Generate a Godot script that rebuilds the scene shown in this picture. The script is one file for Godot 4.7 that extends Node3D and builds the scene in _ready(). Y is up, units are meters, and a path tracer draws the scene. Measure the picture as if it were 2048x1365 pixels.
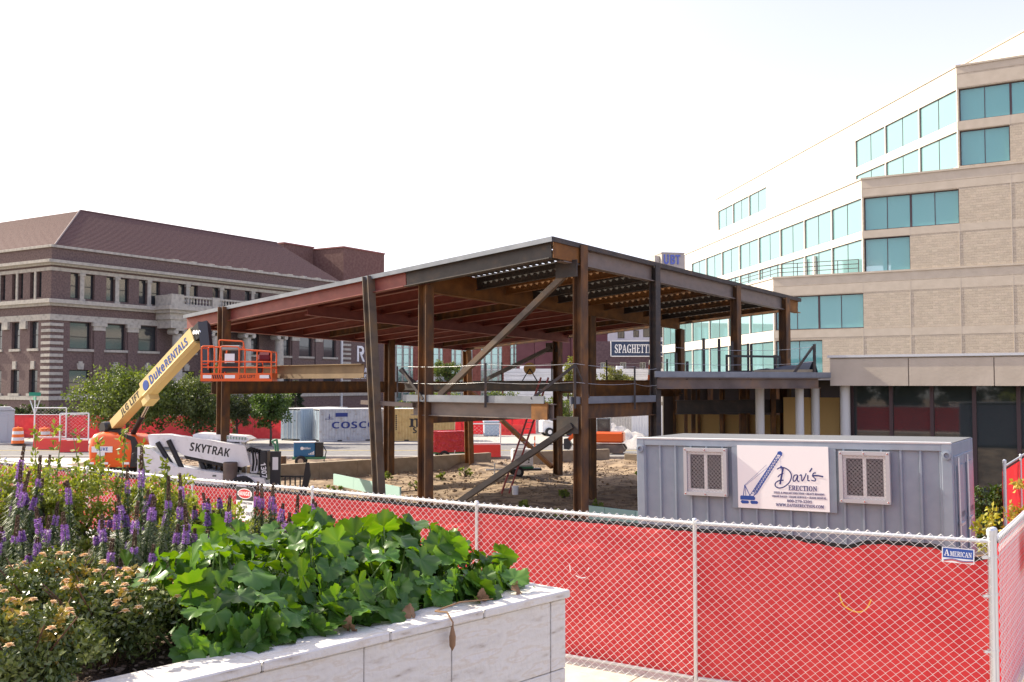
extends Node3D
# A construction yard behind a screened chain link fence. Metres, y up; the yard's ground is y = 0.

var M := {}
var taken := {}
var rng := RandomNumberGenerator.new()
const GRID_A := 58.2        # yaw in degrees of the street grid: local x runs away to the right
const GRID_B := -31.8       # yaw of fronts that face the street: local x runs to the right and nearer

# ---------------------------------------------------------------- mesh builder
class MB:
	var v := PackedVector3Array()
	var n := PackedVector3Array()
	var c := PackedColorArray()
	var uv := PackedVector2Array()
	var ix := PackedInt32Array()
	var col := Color(1, 1, 1)
	func tri(a: Vector3, b: Vector3, d: Vector3) -> void:
		var nn := (b - a).cross(d - a).normalized()
		var k := v.size()
		v.append(a); v.append(b); v.append(d)
		for i in 3:
			n.append(nn); c.append(col); uv.append(Vector2.ZERO)
		ix.append(k); ix.append(k + 2); ix.append(k + 1)
	func quad(a: Vector3, b: Vector3, d: Vector3, e: Vector3) -> void:
		var nn := (d - a).cross(e - b).normalized()
		var k := v.size()
		v.append(a); v.append(b); v.append(d); v.append(e)
		for i in 4:
			n.append(nn); c.append(col)
		uv.append(Vector2(0, 1)); uv.append(Vector2(1, 1)); uv.append(Vector2(1, 0)); uv.append(Vector2(0, 0))
		ix.append(k); ix.append(k + 2); ix.append(k + 1); ix.append(k); ix.append(k + 3); ix.append(k + 2)
	func box(p: Vector3, s: Vector3, b := Basis.IDENTITY) -> MB:
		var x := b.x * s.x * 0.5
		var y := b.y * s.y * 0.5
		var z := b.z * s.z * 0.5
		quad(p - x - y + z, p + x - y + z, p + x + y + z, p - x + y + z)
		quad(p + x - y - z, p - x - y - z, p - x + y - z, p + x + y - z)
		quad(p + x - y + z, p + x - y - z, p + x + y - z, p + x + y + z)
		quad(p - x - y - z, p - x - y + z, p - x + y + z, p - x + y - z)
		quad(p - x + y + z, p + x + y + z, p + x + y - z, p - x + y - z)
		quad(p - x - y - z, p + x - y - z, p + x - y + z, p - x - y + z)
		return self
	func bx(x0: float, x1: float, y0: float, y1: float, z0: float, z1: float) -> MB:
		return box(Vector3(x0 + x1, y0 + y1, z0 + z1) * 0.5, Vector3(x1 - x0, y1 - y0, z1 - z0))
	func bev(p: Vector3, s: Vector3, r: float, b := Basis.IDENTITY) -> MB:
		# a box with chamfered edges
		var h := s * 0.5
		var q := func(x: float, y: float, z: float) -> Vector3: return p + b.x * x + b.y * y + b.z * z
		for sx: float in [-1.0, 1.0]:
			var a: Array = [q.call(sx * h.x, -h.y + r, -h.z + r), q.call(sx * h.x, h.y - r, -h.z + r), q.call(sx * h.x, h.y - r, h.z - r), q.call(sx * h.x, -h.y + r, h.z - r)]
			quad(a[0], a[1], a[2], a[3]) if sx > 0 else quad(a[3], a[2], a[1], a[0])
			a = [q.call(-h.x + r, sx * h.y, -h.z + r), q.call(-h.x + r, sx * h.y, h.z - r), q.call(h.x - r, sx * h.y, h.z - r), q.call(h.x - r, sx * h.y, -h.z + r)]
			quad(a[0], a[1], a[2], a[3]) if sx > 0 else quad(a[3], a[2], a[1], a[0])
			a = [q.call(-h.x + r, -h.y + r, sx * h.z), q.call(h.x - r, -h.y + r, sx * h.z), q.call(h.x - r, h.y - r, sx * h.z), q.call(-h.x + r, h.y - r, sx * h.z)]
			quad(a[0], a[1], a[2], a[3]) if sx > 0 else quad(a[3], a[2], a[1], a[0])
			for sy: float in [-1.0, 1.0]:
				var e := [q.call(sx * h.x, sy * (h.y - r), -h.z + r), q.call(sx * h.x, sy * (h.y - r), h.z - r), q.call(sx * (h.x - r), sy * h.y, h.z - r), q.call(sx * (h.x - r), sy * h.y, -h.z + r)]
				face(e, p)
				e = [q.call(sx * h.x, -h.y + r, sy * (h.z - r)), q.call(sx * h.x, h.y - r, sy * (h.z - r)), q.call(sx * (h.x - r), h.y - r, sy * h.z), q.call(sx * (h.x - r), -h.y + r, sy * h.z)]
				face(e, p)
				e = [q.call(-h.x + r, sx * h.y, sy * (h.z - r)), q.call(h.x - r, sx * h.y, sy * (h.z - r)), q.call(h.x - r, sx * (h.y - r), sy * h.z), q.call(-h.x + r, sx * (h.y - r), sy * h.z)]
				face(e, p)
		return self
	func face(e: Array, away: Vector3) -> void:
		# a quad turned to look away from a point
		var nn: Vector3 = (e[2] - e[0]).cross(e[3] - e[1])
		if nn.dot((e[0] + e[2]) * 0.5 - away) >= 0.0:
			quad(e[0], e[1], e[2], e[3])
		else:
			quad(e[3], e[2], e[1], e[0])
	func prism(poly: PackedVector2Array, xf: Transform3D, depth: float) -> MB:
		# polygon in the xy plane, pushed along +z
		var pl := poly
		if Geometry2D.is_polygon_clockwise(pl):
			pl = pl.duplicate(); pl.reverse()
		var m := pl.size()
		for i in m:
			var a := pl[i]
			var b := pl[(i + 1) % m]
			quad(xf * Vector3(b.x, b.y, 0), xf * Vector3(b.x, b.y, depth), xf * Vector3(a.x, a.y, depth), xf * Vector3(a.x, a.y, 0))
		var t := Geometry2D.triangulate_polygon(pl)
		for i in range(0, t.size(), 3):
			var p := [pl[t[i]], pl[t[i + 1]], pl[t[i + 2]]]
			if (p[1] - p[0]).cross(p[2] - p[0]) < 0:
				p.reverse()
			tri(xf * Vector3(p[0].x, p[0].y, depth), xf * Vector3(p[1].x, p[1].y, depth), xf * Vector3(p[2].x, p[2].y, depth))
			tri(xf * Vector3(p[2].x, p[2].y, 0), xf * Vector3(p[1].x, p[1].y, 0), xf * Vector3(p[0].x, p[0].y, 0))
		return self
	func bar(a: Vector3, b: Vector3, w: float, h: float, up := Vector3.UP) -> MB:
		# a square bar between two points
		var d := (b - a)
		var z := d.normalized()
		var x := up.cross(z)
		if x.length() < 0.01:
			x = Vector3.RIGHT.cross(z)
		x = x.normalized()
		return box((a + b) * 0.5, Vector3(w, h, d.length()), Basis(x, z.cross(x), z))
	func steel(a: Vector3, b: Vector3, h: float, w: float, up := Vector3.UP, tf := 0.03, tw := 0.025) -> MB:
		# a wide flange section between two points; h along up
		var z := (b - a).normalized()
		var x := up.cross(z)
		if x.length() < 0.01:
			x = Vector3.RIGHT.cross(z)
		x = x.normalized()
		var y := z.cross(x)
		var p := PackedVector2Array([Vector2(-w / 2, -h / 2), Vector2(w / 2, -h / 2), Vector2(w / 2, -h / 2 + tf), Vector2(tw / 2, -h / 2 + tf), Vector2(tw / 2, h / 2 - tf), Vector2(w / 2, h / 2 - tf), Vector2(w / 2, h / 2), Vector2(-w / 2, h / 2), Vector2(-w / 2, h / 2 - tf), Vector2(-tw / 2, h / 2 - tf), Vector2(-tw / 2, -h / 2 + tf), Vector2(-w / 2, -h / 2 + tf)])
		return prism(p, Transform3D(Basis(x, y, z), a), (b - a).length())
	func tube(pts: Array, r, sides := 6, caps := true) -> MB:
		# r: one radius or a list
		var rings := []
		var last := Vector3.ZERO
		for i in pts.size():
			var d: Vector3 = (pts[mini(i + 1, pts.size() - 1)] - pts[maxi(i - 1, 0)]).normalized()
			var x := last - d * last.dot(d) if i > 0 else (Vector3.UP.cross(d) if absf(d.y) < 0.9 else Vector3.RIGHT.cross(d))
			x = x.normalized()
			last = x
			var y := d.cross(x)
			var rr: float = r[i] if r is Array else r
			var k0 := v.size()
			for s in sides:
				var t := TAU * s / sides
				var o := x * cos(t) + y * sin(t)
				v.append(pts[i] + o * rr); n.append(o); c.append(col); uv.append(Vector2(float(s) / sides, i))
			rings.append(k0)
		for i in pts.size() - 1:
			for s in sides:
				var a: int = rings[i] + s
				var b: int = rings[i] + (s + 1) % sides
				var d: int = rings[i + 1] + (s + 1) % sides
				var e: int = rings[i + 1] + s
				ix.append(a); ix.append(d); ix.append(b); ix.append(a); ix.append(e); ix.append(d)
		if caps:
			for w in 2:
				var at: int = 0 if w == 0 else pts.size() - 1
				var d: Vector3 = (pts[1] - pts[0]).normalized() * -1.0 if w == 0 else (pts[-1] - pts[-2]).normalized()
				var k := v.size()
				for s in sides:
					v.append(v[rings[at] + s]); n.append(d); c.append(col); uv.append(Vector2.ZERO)
				for s in range(1, sides - 1):
					if w == 0:
						ix.append(k); ix.append(k + s); ix.append(k + s + 1)
					else:
						ix.append(k); ix.append(k + s + 1); ix.append(k + s)
		return self
	func lathe(prof: Array, xf: Transform3D, sides := 16) -> MB:
		# prof: Vector2(radius, height) from the bottom up; sharp between its segments
		for i in prof.size() - 1:
			var p: Vector2 = prof[i]
			var q: Vector2 = prof[i + 1]
			var sl := Vector2(q.y - p.y, p.x - q.x).normalized()
			var k := v.size()
			for s in sides + 1:
				var t := TAU * s / sides
				var o := Vector3(cos(t), 0, sin(t))
				var nn := (xf.basis * (o * sl.x + Vector3.UP * sl.y)).normalized()
				v.append(xf * (o * p.x + Vector3.UP * p.y)); v.append(xf * (o * q.x + Vector3.UP * q.y))
				n.append(nn); n.append(nn); c.append(col); c.append(col); uv.append(Vector2(float(s) / sides, 0)); uv.append(Vector2(float(s) / sides, 1))
			for s in sides:
				var a := k + 2 * s
				ix.append(a); ix.append(a + 2); ix.append(a + 1); ix.append(a + 1); ix.append(a + 2); ix.append(a + 3)
		return self
	func wheel(p: Vector3, axis: Vector3, r: float, w: float, sides := 18) -> MB:
		var y := axis.normalized()
		var x := (Vector3.UP if absf(y.y) < 0.9 else Vector3.RIGHT).cross(y).normalized()
		var f := Transform3D(Basis(x, y, x.cross(y)), p)
		return lathe([Vector2(0.001, -w / 2), Vector2(r * 0.88, -w / 2), Vector2(r, -w * 0.34), Vector2(r, w * 0.34), Vector2(r * 0.88, w / 2), Vector2(0.001, w / 2)], f, sides)
	func grid(pts: Array, nx: int, ny: int, closed := false) -> MB:
		# a smooth sheet from rows of points
		var k := v.size()
		for j in ny:
			for i in nx:
				var a: Vector3 = pts[j * nx + mini(i + 1, nx - 1)] - pts[j * nx + maxi(i - 1, 0)]
				var b: Vector3 = pts[mini(j + 1, ny - 1) * nx + i] - pts[maxi(j - 1, 0) * nx + i]
				v.append(pts[j * nx + i]); n.append(b.cross(a).normalized()); c.append(col); uv.append(Vector2(float(i) / (nx - 1), float(j) / (ny - 1)))
		for j in ny - 1:
			for i in nx - 1:
				var a := k + j * nx + i
				ix.append(a); ix.append(a + 1); ix.append(a + nx); ix.append(a + 1); ix.append(a + nx + 1); ix.append(a + nx)
		return self
	func mesh() -> ArrayMesh:
		var a := []
		a.resize(Mesh.ARRAY_MAX)
		a[Mesh.ARRAY_VERTEX] = v; a[Mesh.ARRAY_NORMAL] = n; a[Mesh.ARRAY_COLOR] = c; a[Mesh.ARRAY_TEX_UV] = uv; a[Mesh.ARRAY_INDEX] = ix
		var m := ArrayMesh.new()
		m.add_surface_from_arrays(Mesh.PRIMITIVE_TRIANGLES, a)
		return m

# ---------------------------------------------------------------- nodes
func numbered(called: String) -> String:
	var k: int = taken.get(called, 0)
	taken[called] = k + 1
	return called if k == 0 else "%s_%03d" % [called, k]

func tag(o: Node, label: String, category: String, group := "") -> Node:
	o.set_meta("label", label)
	o.set_meta("category", category)
	if group != "":
		o.set_meta("group", group)
	return o

func thing(called: String, label: String, category: String, pos := Vector3.ZERO, yaw := 0.0, group := "") -> Node3D:
	var o := Node3D.new()
	o.name = numbered(called)
	add_child(o)
	o.position = pos
	o.rotation_degrees.y = yaw
	tag(o, label, category, group)
	return o

func put(parent: Node, called: String, mesh: Mesh, mat: Material, xf := Transform3D.IDENTITY) -> MeshInstance3D:
	var o := MeshInstance3D.new()
	o.name = numbered(called) if parent == self else called
	o.mesh = mesh
	o.material_override = mat
	o.transform = xf
	parent.add_child(o, true)
	return o

func part(parent: Node, called: String, mb: MB, mat: Material, xf := Transform3D.IDENTITY) -> MeshInstance3D:
	return put(parent, called, mb.mesh(), mat, xf)

func setting(called: String, mb: MB, mat: Material) -> MeshInstance3D:
	var o := part(self, called, mb, mat)
	o.set_meta("kind", "structure")
	return o

func stuff(o: Node) -> Node:
	o.set_meta("kind", "stuff")
	return o

func text(parent: Node, called: String, words: String, size: float, mat: Material, xf: Transform3D, face := "Droid Sans", bold := false, italic := false, depth := 0.004, wide := 0.0) -> MeshInstance3D:
	# size: height of a capital in metres
	var f := SystemFont.new()
	f.font_names = PackedStringArray([face])
	if bold:
		f.font_weight = 700
	f.font_italic = italic
	var t := TextMesh.new()
	t.font = f
	t.text = words
	t.font_size = 64
	t.pixel_size = size / 46.0
	t.depth = depth
	t.curve_step = 2.0
	var o := put(parent, called, t, mat, xf)
	if wide > 0.0:
		# letters drawn out or drawn in to fill a given width
		o.transform = xf * Transform3D(Basis.from_scale(Vector3(wide / maxf(t.get_aabb().size.x, 0.001), 1, 1)), Vector3.ZERO)
	return o

func frame(x: Vector3, up: Vector3, at: Vector3) -> Transform3D:
	# x along x, y near up
	var xx := x.normalized()
	var z := xx.cross(up).normalized()
	return Transform3D(Basis(xx, z.cross(xx), z), at)

# ---------------------------------------------------------------- materials
func lin(r: float, g: float, b: float) -> Color:
	return Color(r, g, b).linear_to_srgb()

func noise_tex(seed_: int, freq: float, stops: Array, size := 512, octaves := 4, kind := FastNoiseLite.TYPE_SIMPLEX_SMOOTH, stretch := Vector2.ONE) -> ImageTexture:
	# stops: [position, linear colour] pairs; tiles
	var f := FastNoiseLite.new()
	f.seed = seed_
	f.noise_type = kind
	f.frequency = freq
	f.fractal_octaves = octaves
	var src := f.get_seamless_image(int(size * stretch.x), int(size * stretch.y))
	if stretch != Vector2.ONE:
		src.resize(size, size, Image.INTERPOLATE_CUBIC)
	var g := Gradient.new()
	var off := PackedFloat32Array()
	var cs := PackedColorArray()
	for s in stops:
		off.append(s[0])
		cs.append((s[1] as Color).linear_to_srgb())
	g.offsets = off
	g.colors = cs
	var lut := PackedByteArray()
	for i in 256:
		var k := g.sample(i / 255.0)
		lut.append(int(clampf(k.r, 0, 1) * 255)); lut.append(int(clampf(k.g, 0, 1) * 255)); lut.append(int(clampf(k.b, 0, 1) * 255))
	src.convert(Image.FORMAT_L8)
	var d := src.get_data()
	var o := PackedByteArray()
	o.resize(d.size() * 3)
	for i in d.size():
		var k := d[i] * 3
		o[i * 3] = lut[k]; o[i * 3 + 1] = lut[k + 1]; o[i * 3 + 2] = lut[k + 2]
	return ImageTexture.create_from_image(Image.create_from_data(size, size, false, Image.FORMAT_RGB8, o))

func height_tex(seed_: int, freq: float, size := 512, octaves := 4, kind := FastNoiseLite.TYPE_SIMPLEX_SMOOTH) -> ImageTexture:
	var f := FastNoiseLite.new()
	f.seed = seed_
	f.noise_type = kind
	f.frequency = freq
	f.fractal_octaves = octaves
	return ImageTexture.create_from_image(f.get_seamless_image(size, size))

func mat(called: String, col: Color, rough := 0.7, metal := 0.0) -> StandardMaterial3D:
	# col is a linear base colour
	var m := StandardMaterial3D.new()
	m.resource_name = called
	m.albedo_color = col.linear_to_srgb()
	m.roughness = rough
	m.metallic = metal
	m.cull_mode = BaseMaterial3D.CULL_DISABLED
	M[called] = m
	return m

func tex(called: String, t: Texture2D, tile: float, rough := 0.8, metal := 0.0, bump: Texture2D = null, bump_cm := 0.5, world := false) -> StandardMaterial3D:
	# a computed texture laid triplanar, one tile every «tile» metres
	var m := mat(called, Color(1, 1, 1), rough, metal)
	m.albedo_texture = t
	m.uv1_triplanar = true
	m.uv1_world_triplanar = world
	m.uv1_scale = Vector3.ONE / tile
	if bump != null:
		m.heightmap_enabled = true
		m.heightmap_texture = bump
		m.heightmap_scale = bump_cm
	return m

func tinted(called: String, rough := 0.7, metal := 0.0) -> StandardMaterial3D:
	# takes its base colour from the vertices
	var m := mat(called, Color(1, 1, 1), rough, metal)
	m.vertex_color_use_as_albedo = true
	return m

# ---------------------------------------------------------------- the scene
func _ready() -> void:
	rng.seed = 20240817
	var cam := Camera3D.new()
	cam.name = "camera"
	cam.fov = 37.685
	cam.far = 3000.0
	cam.position = Vector3(0, 5.2, 0)
	cam.rotation_degrees.x = 2.448
	add_child(cam)
	cam.current = true

	var sky := ProceduralSkyMaterial.new()
	sky.sky_top_color = lin(0.25, 0.295, 0.55)
	sky.sky_horizon_color = lin(0.94, 0.945, 0.98)
	sky.sky_curve = 0.2
	sky.ground_horizon_color = Color(0.72, 0.71, 0.69)
	sky.ground_bottom_color = Color(0.4, 0.38, 0.36)
	sky.sky_energy_multiplier = 1.0
	sky.sun_angle_max = 85.0
	sky.sun_curve = 0.7
	var env := Environment.new()
	env.background_mode = Environment.BG_SKY
	env.sky = Sky.new()
	env.sky.sky_material = sky
	env.tonemap_mode = Environment.TONE_MAPPER_LINEAR
	env.tonemap_exposure = 1.9
	env.sdfgi_enabled = true
	env.ssao_enabled = true
	env.ssil_enabled = true
	var we := WorldEnvironment.new()
	we.name = "world"
	we.environment = env
	add_child(we)

	var sun := DirectionalLight3D.new()
	sun.name = "sun"
	sun.light_color = Color(1.0, 0.95, 0.87)
	sun.light_energy = 1.6
	sun.light_angular_distance = 0.5
	sun.shadow_enabled = true
	add_child(sun)
	# it stands ahead and to the left, about 36 degrees up
	sun.look_at_from_position(Vector3(-0.722, 0.588, -0.361) * 50.0, Vector3.ZERO)

	materials()
	ground()
	brick_hall()
	glass_offices()
	low_wing()
	lower_storey()
	far_street()
	steel_frame()
	site_office()
	near_fence()
	planter()
	trees()
	boom_lift()
	telehandler()
	containers()
	yard_things()
	street_things()
	plants()

func materials() -> void:
	var fine := height_tex(3, 0.06, 512, 4)
	M.fine = fine
	mat("white_paint", Color(0.78, 0.78, 0.76), 0.35)
	mat("black_paint", Color(0.015, 0.015, 0.017), 0.45)
	mat("rubber", Color(0.02, 0.02, 0.021), 0.85)
	mat("galvanised", Color(0.62, 0.64, 0.65), 0.42, 0.55)
	mat("wire", Color(0.78, 0.79, 0.79), 0.4, 0.2)
	mat("chrome", Color(0.75, 0.75, 0.75), 0.15, 1.0)
	mat("orange_paint", Color(0.75, 0.115, 0.018), 0.32)
	mat("cream_paint", Color(0.72, 0.56, 0.24), 0.4)
	mat("navy", Color(0.012, 0.03, 0.17), 0.5)
	mat("blue_print", Color(0.02, 0.075, 0.33), 0.5)
	mat("navy_print", Color(0.02, 0.03, 0.16), 0.5)
	mat("red_print", Color(0.55, 0.03, 0.03), 0.5)
	mat("yellow_chalk", Color(0.85, 0.5, 0.06), 0.7)
	mat("notice_grey", Color(0.3, 0.31, 0.3), 0.7)
	mat("notice_tan", Color(0.42, 0.34, 0.25), 0.7)
	mat("notice_dark", Color(0.16, 0.17, 0.17), 0.7)
	mat("black_steel", Color(0.022, 0.024, 0.03), 0.4)
	mat("bag_maroon", Color(0.13, 0.01, 0.02), 0.8)
	mat("ladder_red", Color(0.32, 0.06, 0.05), 0.5)
	mat("reel_wood", Color(0.5, 0.3, 0.09), 0.8)
	mat("cabin_grey", Color(0.42, 0.44, 0.46), 0.5)
	mat("hoarding_grey", Color(0.36, 0.34, 0.35), 0.7)
	mat("navy_dark", Color(0.012, 0.018, 0.04), 0.5)
	mat("sign_green", Color(0.005, 0.22, 0.13), 0.4)
	mat("dark_glass", Color(0.02, 0.026, 0.03), 0.06)
	mat("window_dark", Color(0.035, 0.04, 0.045), 0.08)
	M.window_dark.metallic_specular = 0.9
	tex("brick", noise_tex(11, 0.02, [[0.0, Color(0.09, 0.06, 0.056)], [0.5, Color(0.135, 0.092, 0.083)], [1.0, Color(0.18, 0.125, 0.11)]], 512, 5), 3.0, 0.9, 0.0, fine, 0.15)
	tex("tower_brick", noise_tex(12, 0.02, [[0.0, Color(0.12, 0.06, 0.05)], [1.0, Color(0.2, 0.115, 0.095)]], 256, 5), 3.0, 0.9)
	tex("limestone", noise_tex(13, 0.015, [[0.0, Color(0.26, 0.245, 0.215)], [0.4, Color(0.38, 0.355, 0.305)], [1.0, Color(0.48, 0.45, 0.38)]], 512, 4), 4.5, 0.85, 0.0, fine, 0.12)
	tex("roof_tile", noise_tex(14, 0.03, [[0.0, Color(0.07, 0.034, 0.032)], [0.5, Color(0.105, 0.05, 0.046)], [1.0, Color(0.15, 0.08, 0.07)]], 512, 5), 4.0, 0.8, 0.0, fine, 0.6)
	tex("beige_precast", noise_tex(15, 0.01, [[0.0, Color(0.47, 0.41, 0.33)], [1.0, Color(0.54, 0.475, 0.39)]], 512, 5), 5.0, 0.9, 0.0, fine, 0.2)
	# rust: browns over dark mill scale
	var rust := [[0.0, Color(0.06, 0.038, 0.026)], [0.4, Color(0.1, 0.055, 0.029)], [0.7, Color(0.17, 0.08, 0.027)], [1.0, Color(0.27, 0.12, 0.032)]]
	tex("rust", noise_tex(21, 0.014, rust, 512, 6, FastNoiseLite.TYPE_SIMPLEX_SMOOTH, Vector2(1.0, 0.3)), 2.6, 0.75, 0.15, fine, 0.15)
	var orange := [[0.0, Color(0.11, 0.052, 0.02)], [0.5, Color(0.19, 0.082, 0.02)], [1.0, Color(0.28, 0.125, 0.03)]]
	tex("orange_rust", noise_tex(22, 0.008, orange, 512, 5), 2.6, 0.8, 0.1, fine, 0.15)
	var scale_ := [[0.0, Color(0.028, 0.025, 0.025)], [0.6, Color(0.048, 0.042, 0.04)], [0.85, Color(0.08, 0.058, 0.044)], [1.0, Color(0.15, 0.085, 0.04)]]
	tex("mill_scale", noise_tex(23, 0.009, scale_, 512, 5), 3.0, 0.6, 0.1, fine, 0.1)
	tex("grey_steel", noise_tex(24, 0.009, [[0.0, Color(0.13, 0.105, 0.092)], [0.6, Color(0.2, 0.165, 0.145)], [0.88, Color(0.2, 0.15, 0.12)], [1.0, Color(0.28, 0.16, 0.08)]], 512, 5), 3.0, 0.6, 0.1, fine, 0.1)
	tex("red_primer", noise_tex(25, 0.012, [[0.0, Color(0.17, 0.042, 0.034)], [0.7, Color(0.23, 0.06, 0.048)], [1.0, Color(0.3, 0.1, 0.06)]], 512, 5), 3.0, 0.55, 0.0, fine, 0.1)
	tex("deck_metal", noise_tex(26, 0.01, [[0.0, Color(0.12, 0.12, 0.125)], [1.0, Color(0.22, 0.22, 0.225)]], 256, 4), 2.0, 0.5, 0.5)
	tex("primed_deck", noise_tex(28, 0.01, [[0.0, Color(0.12, 0.035, 0.03)], [1.0, Color(0.17, 0.05, 0.042)]], 256, 4), 2.0, 0.6)
	tex("grey_rust", noise_tex(29, 0.009, [[0.0, Color(0.07, 0.06, 0.05)], [0.55, Color(0.16, 0.13, 0.1)], [0.8, Color(0.2, 0.14, 0.08)], [1.0, Color(0.28, 0.14, 0.05)]], 256, 5), 2.4, 0.6, 0.2, fine, 0.1)
	tex("tan_rust", noise_tex(30, 0.009, [[0.0, Color(0.13, 0.09, 0.05)], [1.0, Color(0.27, 0.19, 0.1)]], 256, 5), 2.4, 0.7, 0.1, fine, 0.1)
	tex("brown_steel", noise_tex(36, 0.009, [[0.0, Color(0.09, 0.07, 0.06)], [0.6, Color(0.17, 0.13, 0.11)], [1.0, Color(0.28, 0.16, 0.08)]], 256, 5), 3.0, 0.6, 0.15, fine, 0.1)
	tex("bent_plate", noise_tex(37, 0.009, [[0.0, Color(0.13, 0.15, 0.18)], [1.0, Color(0.28, 0.3, 0.33)]], 256, 5), 2.0, 0.45, 0.4, fine, 0.1)
	# ground
	tex("dirt", noise_tex(31, 0.007, [[0.0, Color(0.08, 0.052, 0.034)], [0.36, Color(0.155, 0.105, 0.066)], [0.55, Color(0.27, 0.195, 0.125)], [1.0, Color(0.38, 0.29, 0.195)]], 1024, 7), 9.0, 0.95, 0.0, height_tex(5, 0.03, 512, 6), 5.0, true)
	tex("concrete", noise_tex(32, 0.01, [[0.0, Color(0.3, 0.285, 0.26)], [1.0, Color(0.42, 0.4, 0.36)]], 512, 6), 4.0, 0.9, 0.0, fine, 0.3, true)
	tex("pale_paving", noise_tex(33, 0.012, [[0.0, Color(0.5, 0.44, 0.35)], [1.0, Color(0.64, 0.57, 0.47)]], 512, 6), 2.0, 0.85, 0.0, fine, 0.2, true)
	tex("asphalt", noise_tex(34, 0.012, [[0.0, Color(0.12, 0.12, 0.12)], [1.0, Color(0.21, 0.2, 0.195)]], 512, 6), 6.0, 0.9, 0.0, fine, 0.5, true)
	tex("formwork", noise_tex(35, 0.01, [[0.0, Color(0.3, 0.25, 0.175)], [1.0, Color(0.43, 0.36, 0.26)]], 256, 5), 2.0, 0.9, 0.0, fine, 0.3)
	# travertine: long faint veins and pits
	var veins := noise_tex(41, 0.013, [[0.0, Color(0.3, 0.26, 0.22)], [0.08, Color(0.48, 0.44, 0.39)], [0.22, Color(0.57, 0.545, 0.5)], [0.5, Color(0.62, 0.6, 0.56)], [0.66, Color(0.56, 0.51, 0.44)], [0.75, Color(0.62, 0.6, 0.57)], [1.0, Color(0.58, 0.55, 0.51)]], 1024, 7, FastNoiseLite.TYPE_SIMPLEX_SMOOTH, Vector2(0.22, 1.0))
	tex("travertine", veins, 1.3, 0.65, 0.0, height_tex(42, 0.05, 512, 5), 0.5)
	tex("mulch", noise_tex(43, 0.05, [[0.0, Color(0.03, 0.018, 0.012)], [0.5, Color(0.09, 0.055, 0.035)], [1.0, Color(0.2, 0.14, 0.095)]], 512, 5), 0.8, 0.95, 0.0, height_tex(44, 0.06, 512, 5), 3.0)
	# cloth and plastics
	var screen := tex("fence_screen", noise_tex(51, 0.01, [[0.0, Color(0.55, 0.05, 0.06)], [0.5, Color(0.62, 0.068, 0.076)], [1.0, Color(0.68, 0.1, 0.1)]], 512, 5), 2.4, 0.8, 0.0, height_tex(52, 0.012, 256, 3), 1.2)
	screen.backlight_enabled = true
	screen.backlight = Color(0.85, 0.45, 0.4)
	mat("black_hem", Color(0.012, 0.012, 0.013), 0.8)
	tex("tarp", noise_tex(53, 0.01, [[0.0, Color(0.42, 0.02, 0.03)], [1.0, Color(0.55, 0.035, 0.045)]], 256, 4), 1.5, 0.27, 0.0, height_tex(57, 0.015, 256, 4), 8.0)
	mat("red_plastic", Color(0.72, 0.05, 0.03), 0.45)
	mat("orange_plastic", Color(0.85, 0.17, 0.02), 0.5)
	mat("reflective_white", Color(0.75, 0.75, 0.73), 0.4)
	mat("container_blue", Color(0.33, 0.42, 0.5), 0.55)
	tex("container_grey", noise_tex(54, 0.01, [[0.0, Color(0.3, 0.24, 0.19)], [0.3, Color(0.42, 0.43, 0.43)], [1.0, Color(0.5, 0.52, 0.53)]], 512, 5), 3.0, 0.6)
	tex("container_tan", noise_tex(55, 0.01, [[0.0, Color(0.36, 0.2, 0.08)], [0.3, Color(0.5, 0.34, 0.12)], [1.0, Color(0.58, 0.41, 0.17)]], 512, 5), 3.0, 0.6)
	tex("office_grey", noise_tex(56, 0.01, [[0.0, Color(0.215, 0.265, 0.325)], [1.0, Color(0.26, 0.31, 0.37)]], 512, 5), 2.0, 0.45)
	mat("sign_white", Color(0.82, 0.82, 0.82), 0.35)
	mat("sheathing", Color(0.62, 0.43, 0.17), 0.75)
	mat("miller_blue", Color(0.015, 0.13, 0.29), 0.4)
	mat("green_paint", Color(0.05, 0.2, 0.1), 0.5)
	mat("teal_board", Color(0.33, 0.5, 0.45), 0.8)
	# coated glazing of the offices
	var g := mat("office_glass", Color(0.2, 0.37, 0.39), 0.03, 0.3)
	g.metallic_specular = 0.8
	var see := mat("clear_office_glass", Color(0.2, 0.54, 0.56), 0.03)
	see.albedo_color.a = 0.55
	see.transparency = BaseMaterial3D.TRANSPARENCY_ALPHA
	see.metallic_specular = 0.9
	mat("room_white", Color(0.55, 0.57, 0.55), 0.9)
	mat("room_grey", Color(0.26, 0.3, 0.3), 0.9)
	mat("zinc", Color(0.42, 0.43, 0.45), 0.5, 0.15)
	mat("cabin_roof", Color(0.13, 0.135, 0.14), 0.7)
	mat("bronze_frame", Color(0.07, 0.045, 0.05), 0.45, 0.3)
	mat("lobby_glass", Color(0.03, 0.04, 0.042), 0.03)
	M.lobby_glass.metallic_specular = 1.0
	# walls of the buildings around
	tex("side_wall", noise_tex(16, 0.01, [[0.0, Color(0.62, 0.575, 0.51)], [1.0, Color(0.7, 0.655, 0.59)]], 256, 5), 5.0, 0.9)
	tex("block_wall", courses(), 3.2, 0.95, 0.0, courses_height(), 2.2)
	tex("orange_brick", noise_tex(17, 0.02, [[0.0, Color(0.2, 0.06, 0.04)], [1.0, Color(0.33, 0.12, 0.085)]], 256, 5), 3.0, 0.9)
	tex("maroon", noise_tex(18, 0.01, [[0.0, Color(0.13, 0.045, 0.05)], [1.0, Color(0.17, 0.065, 0.07)]], 256, 5), 5.0, 0.8)
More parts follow.
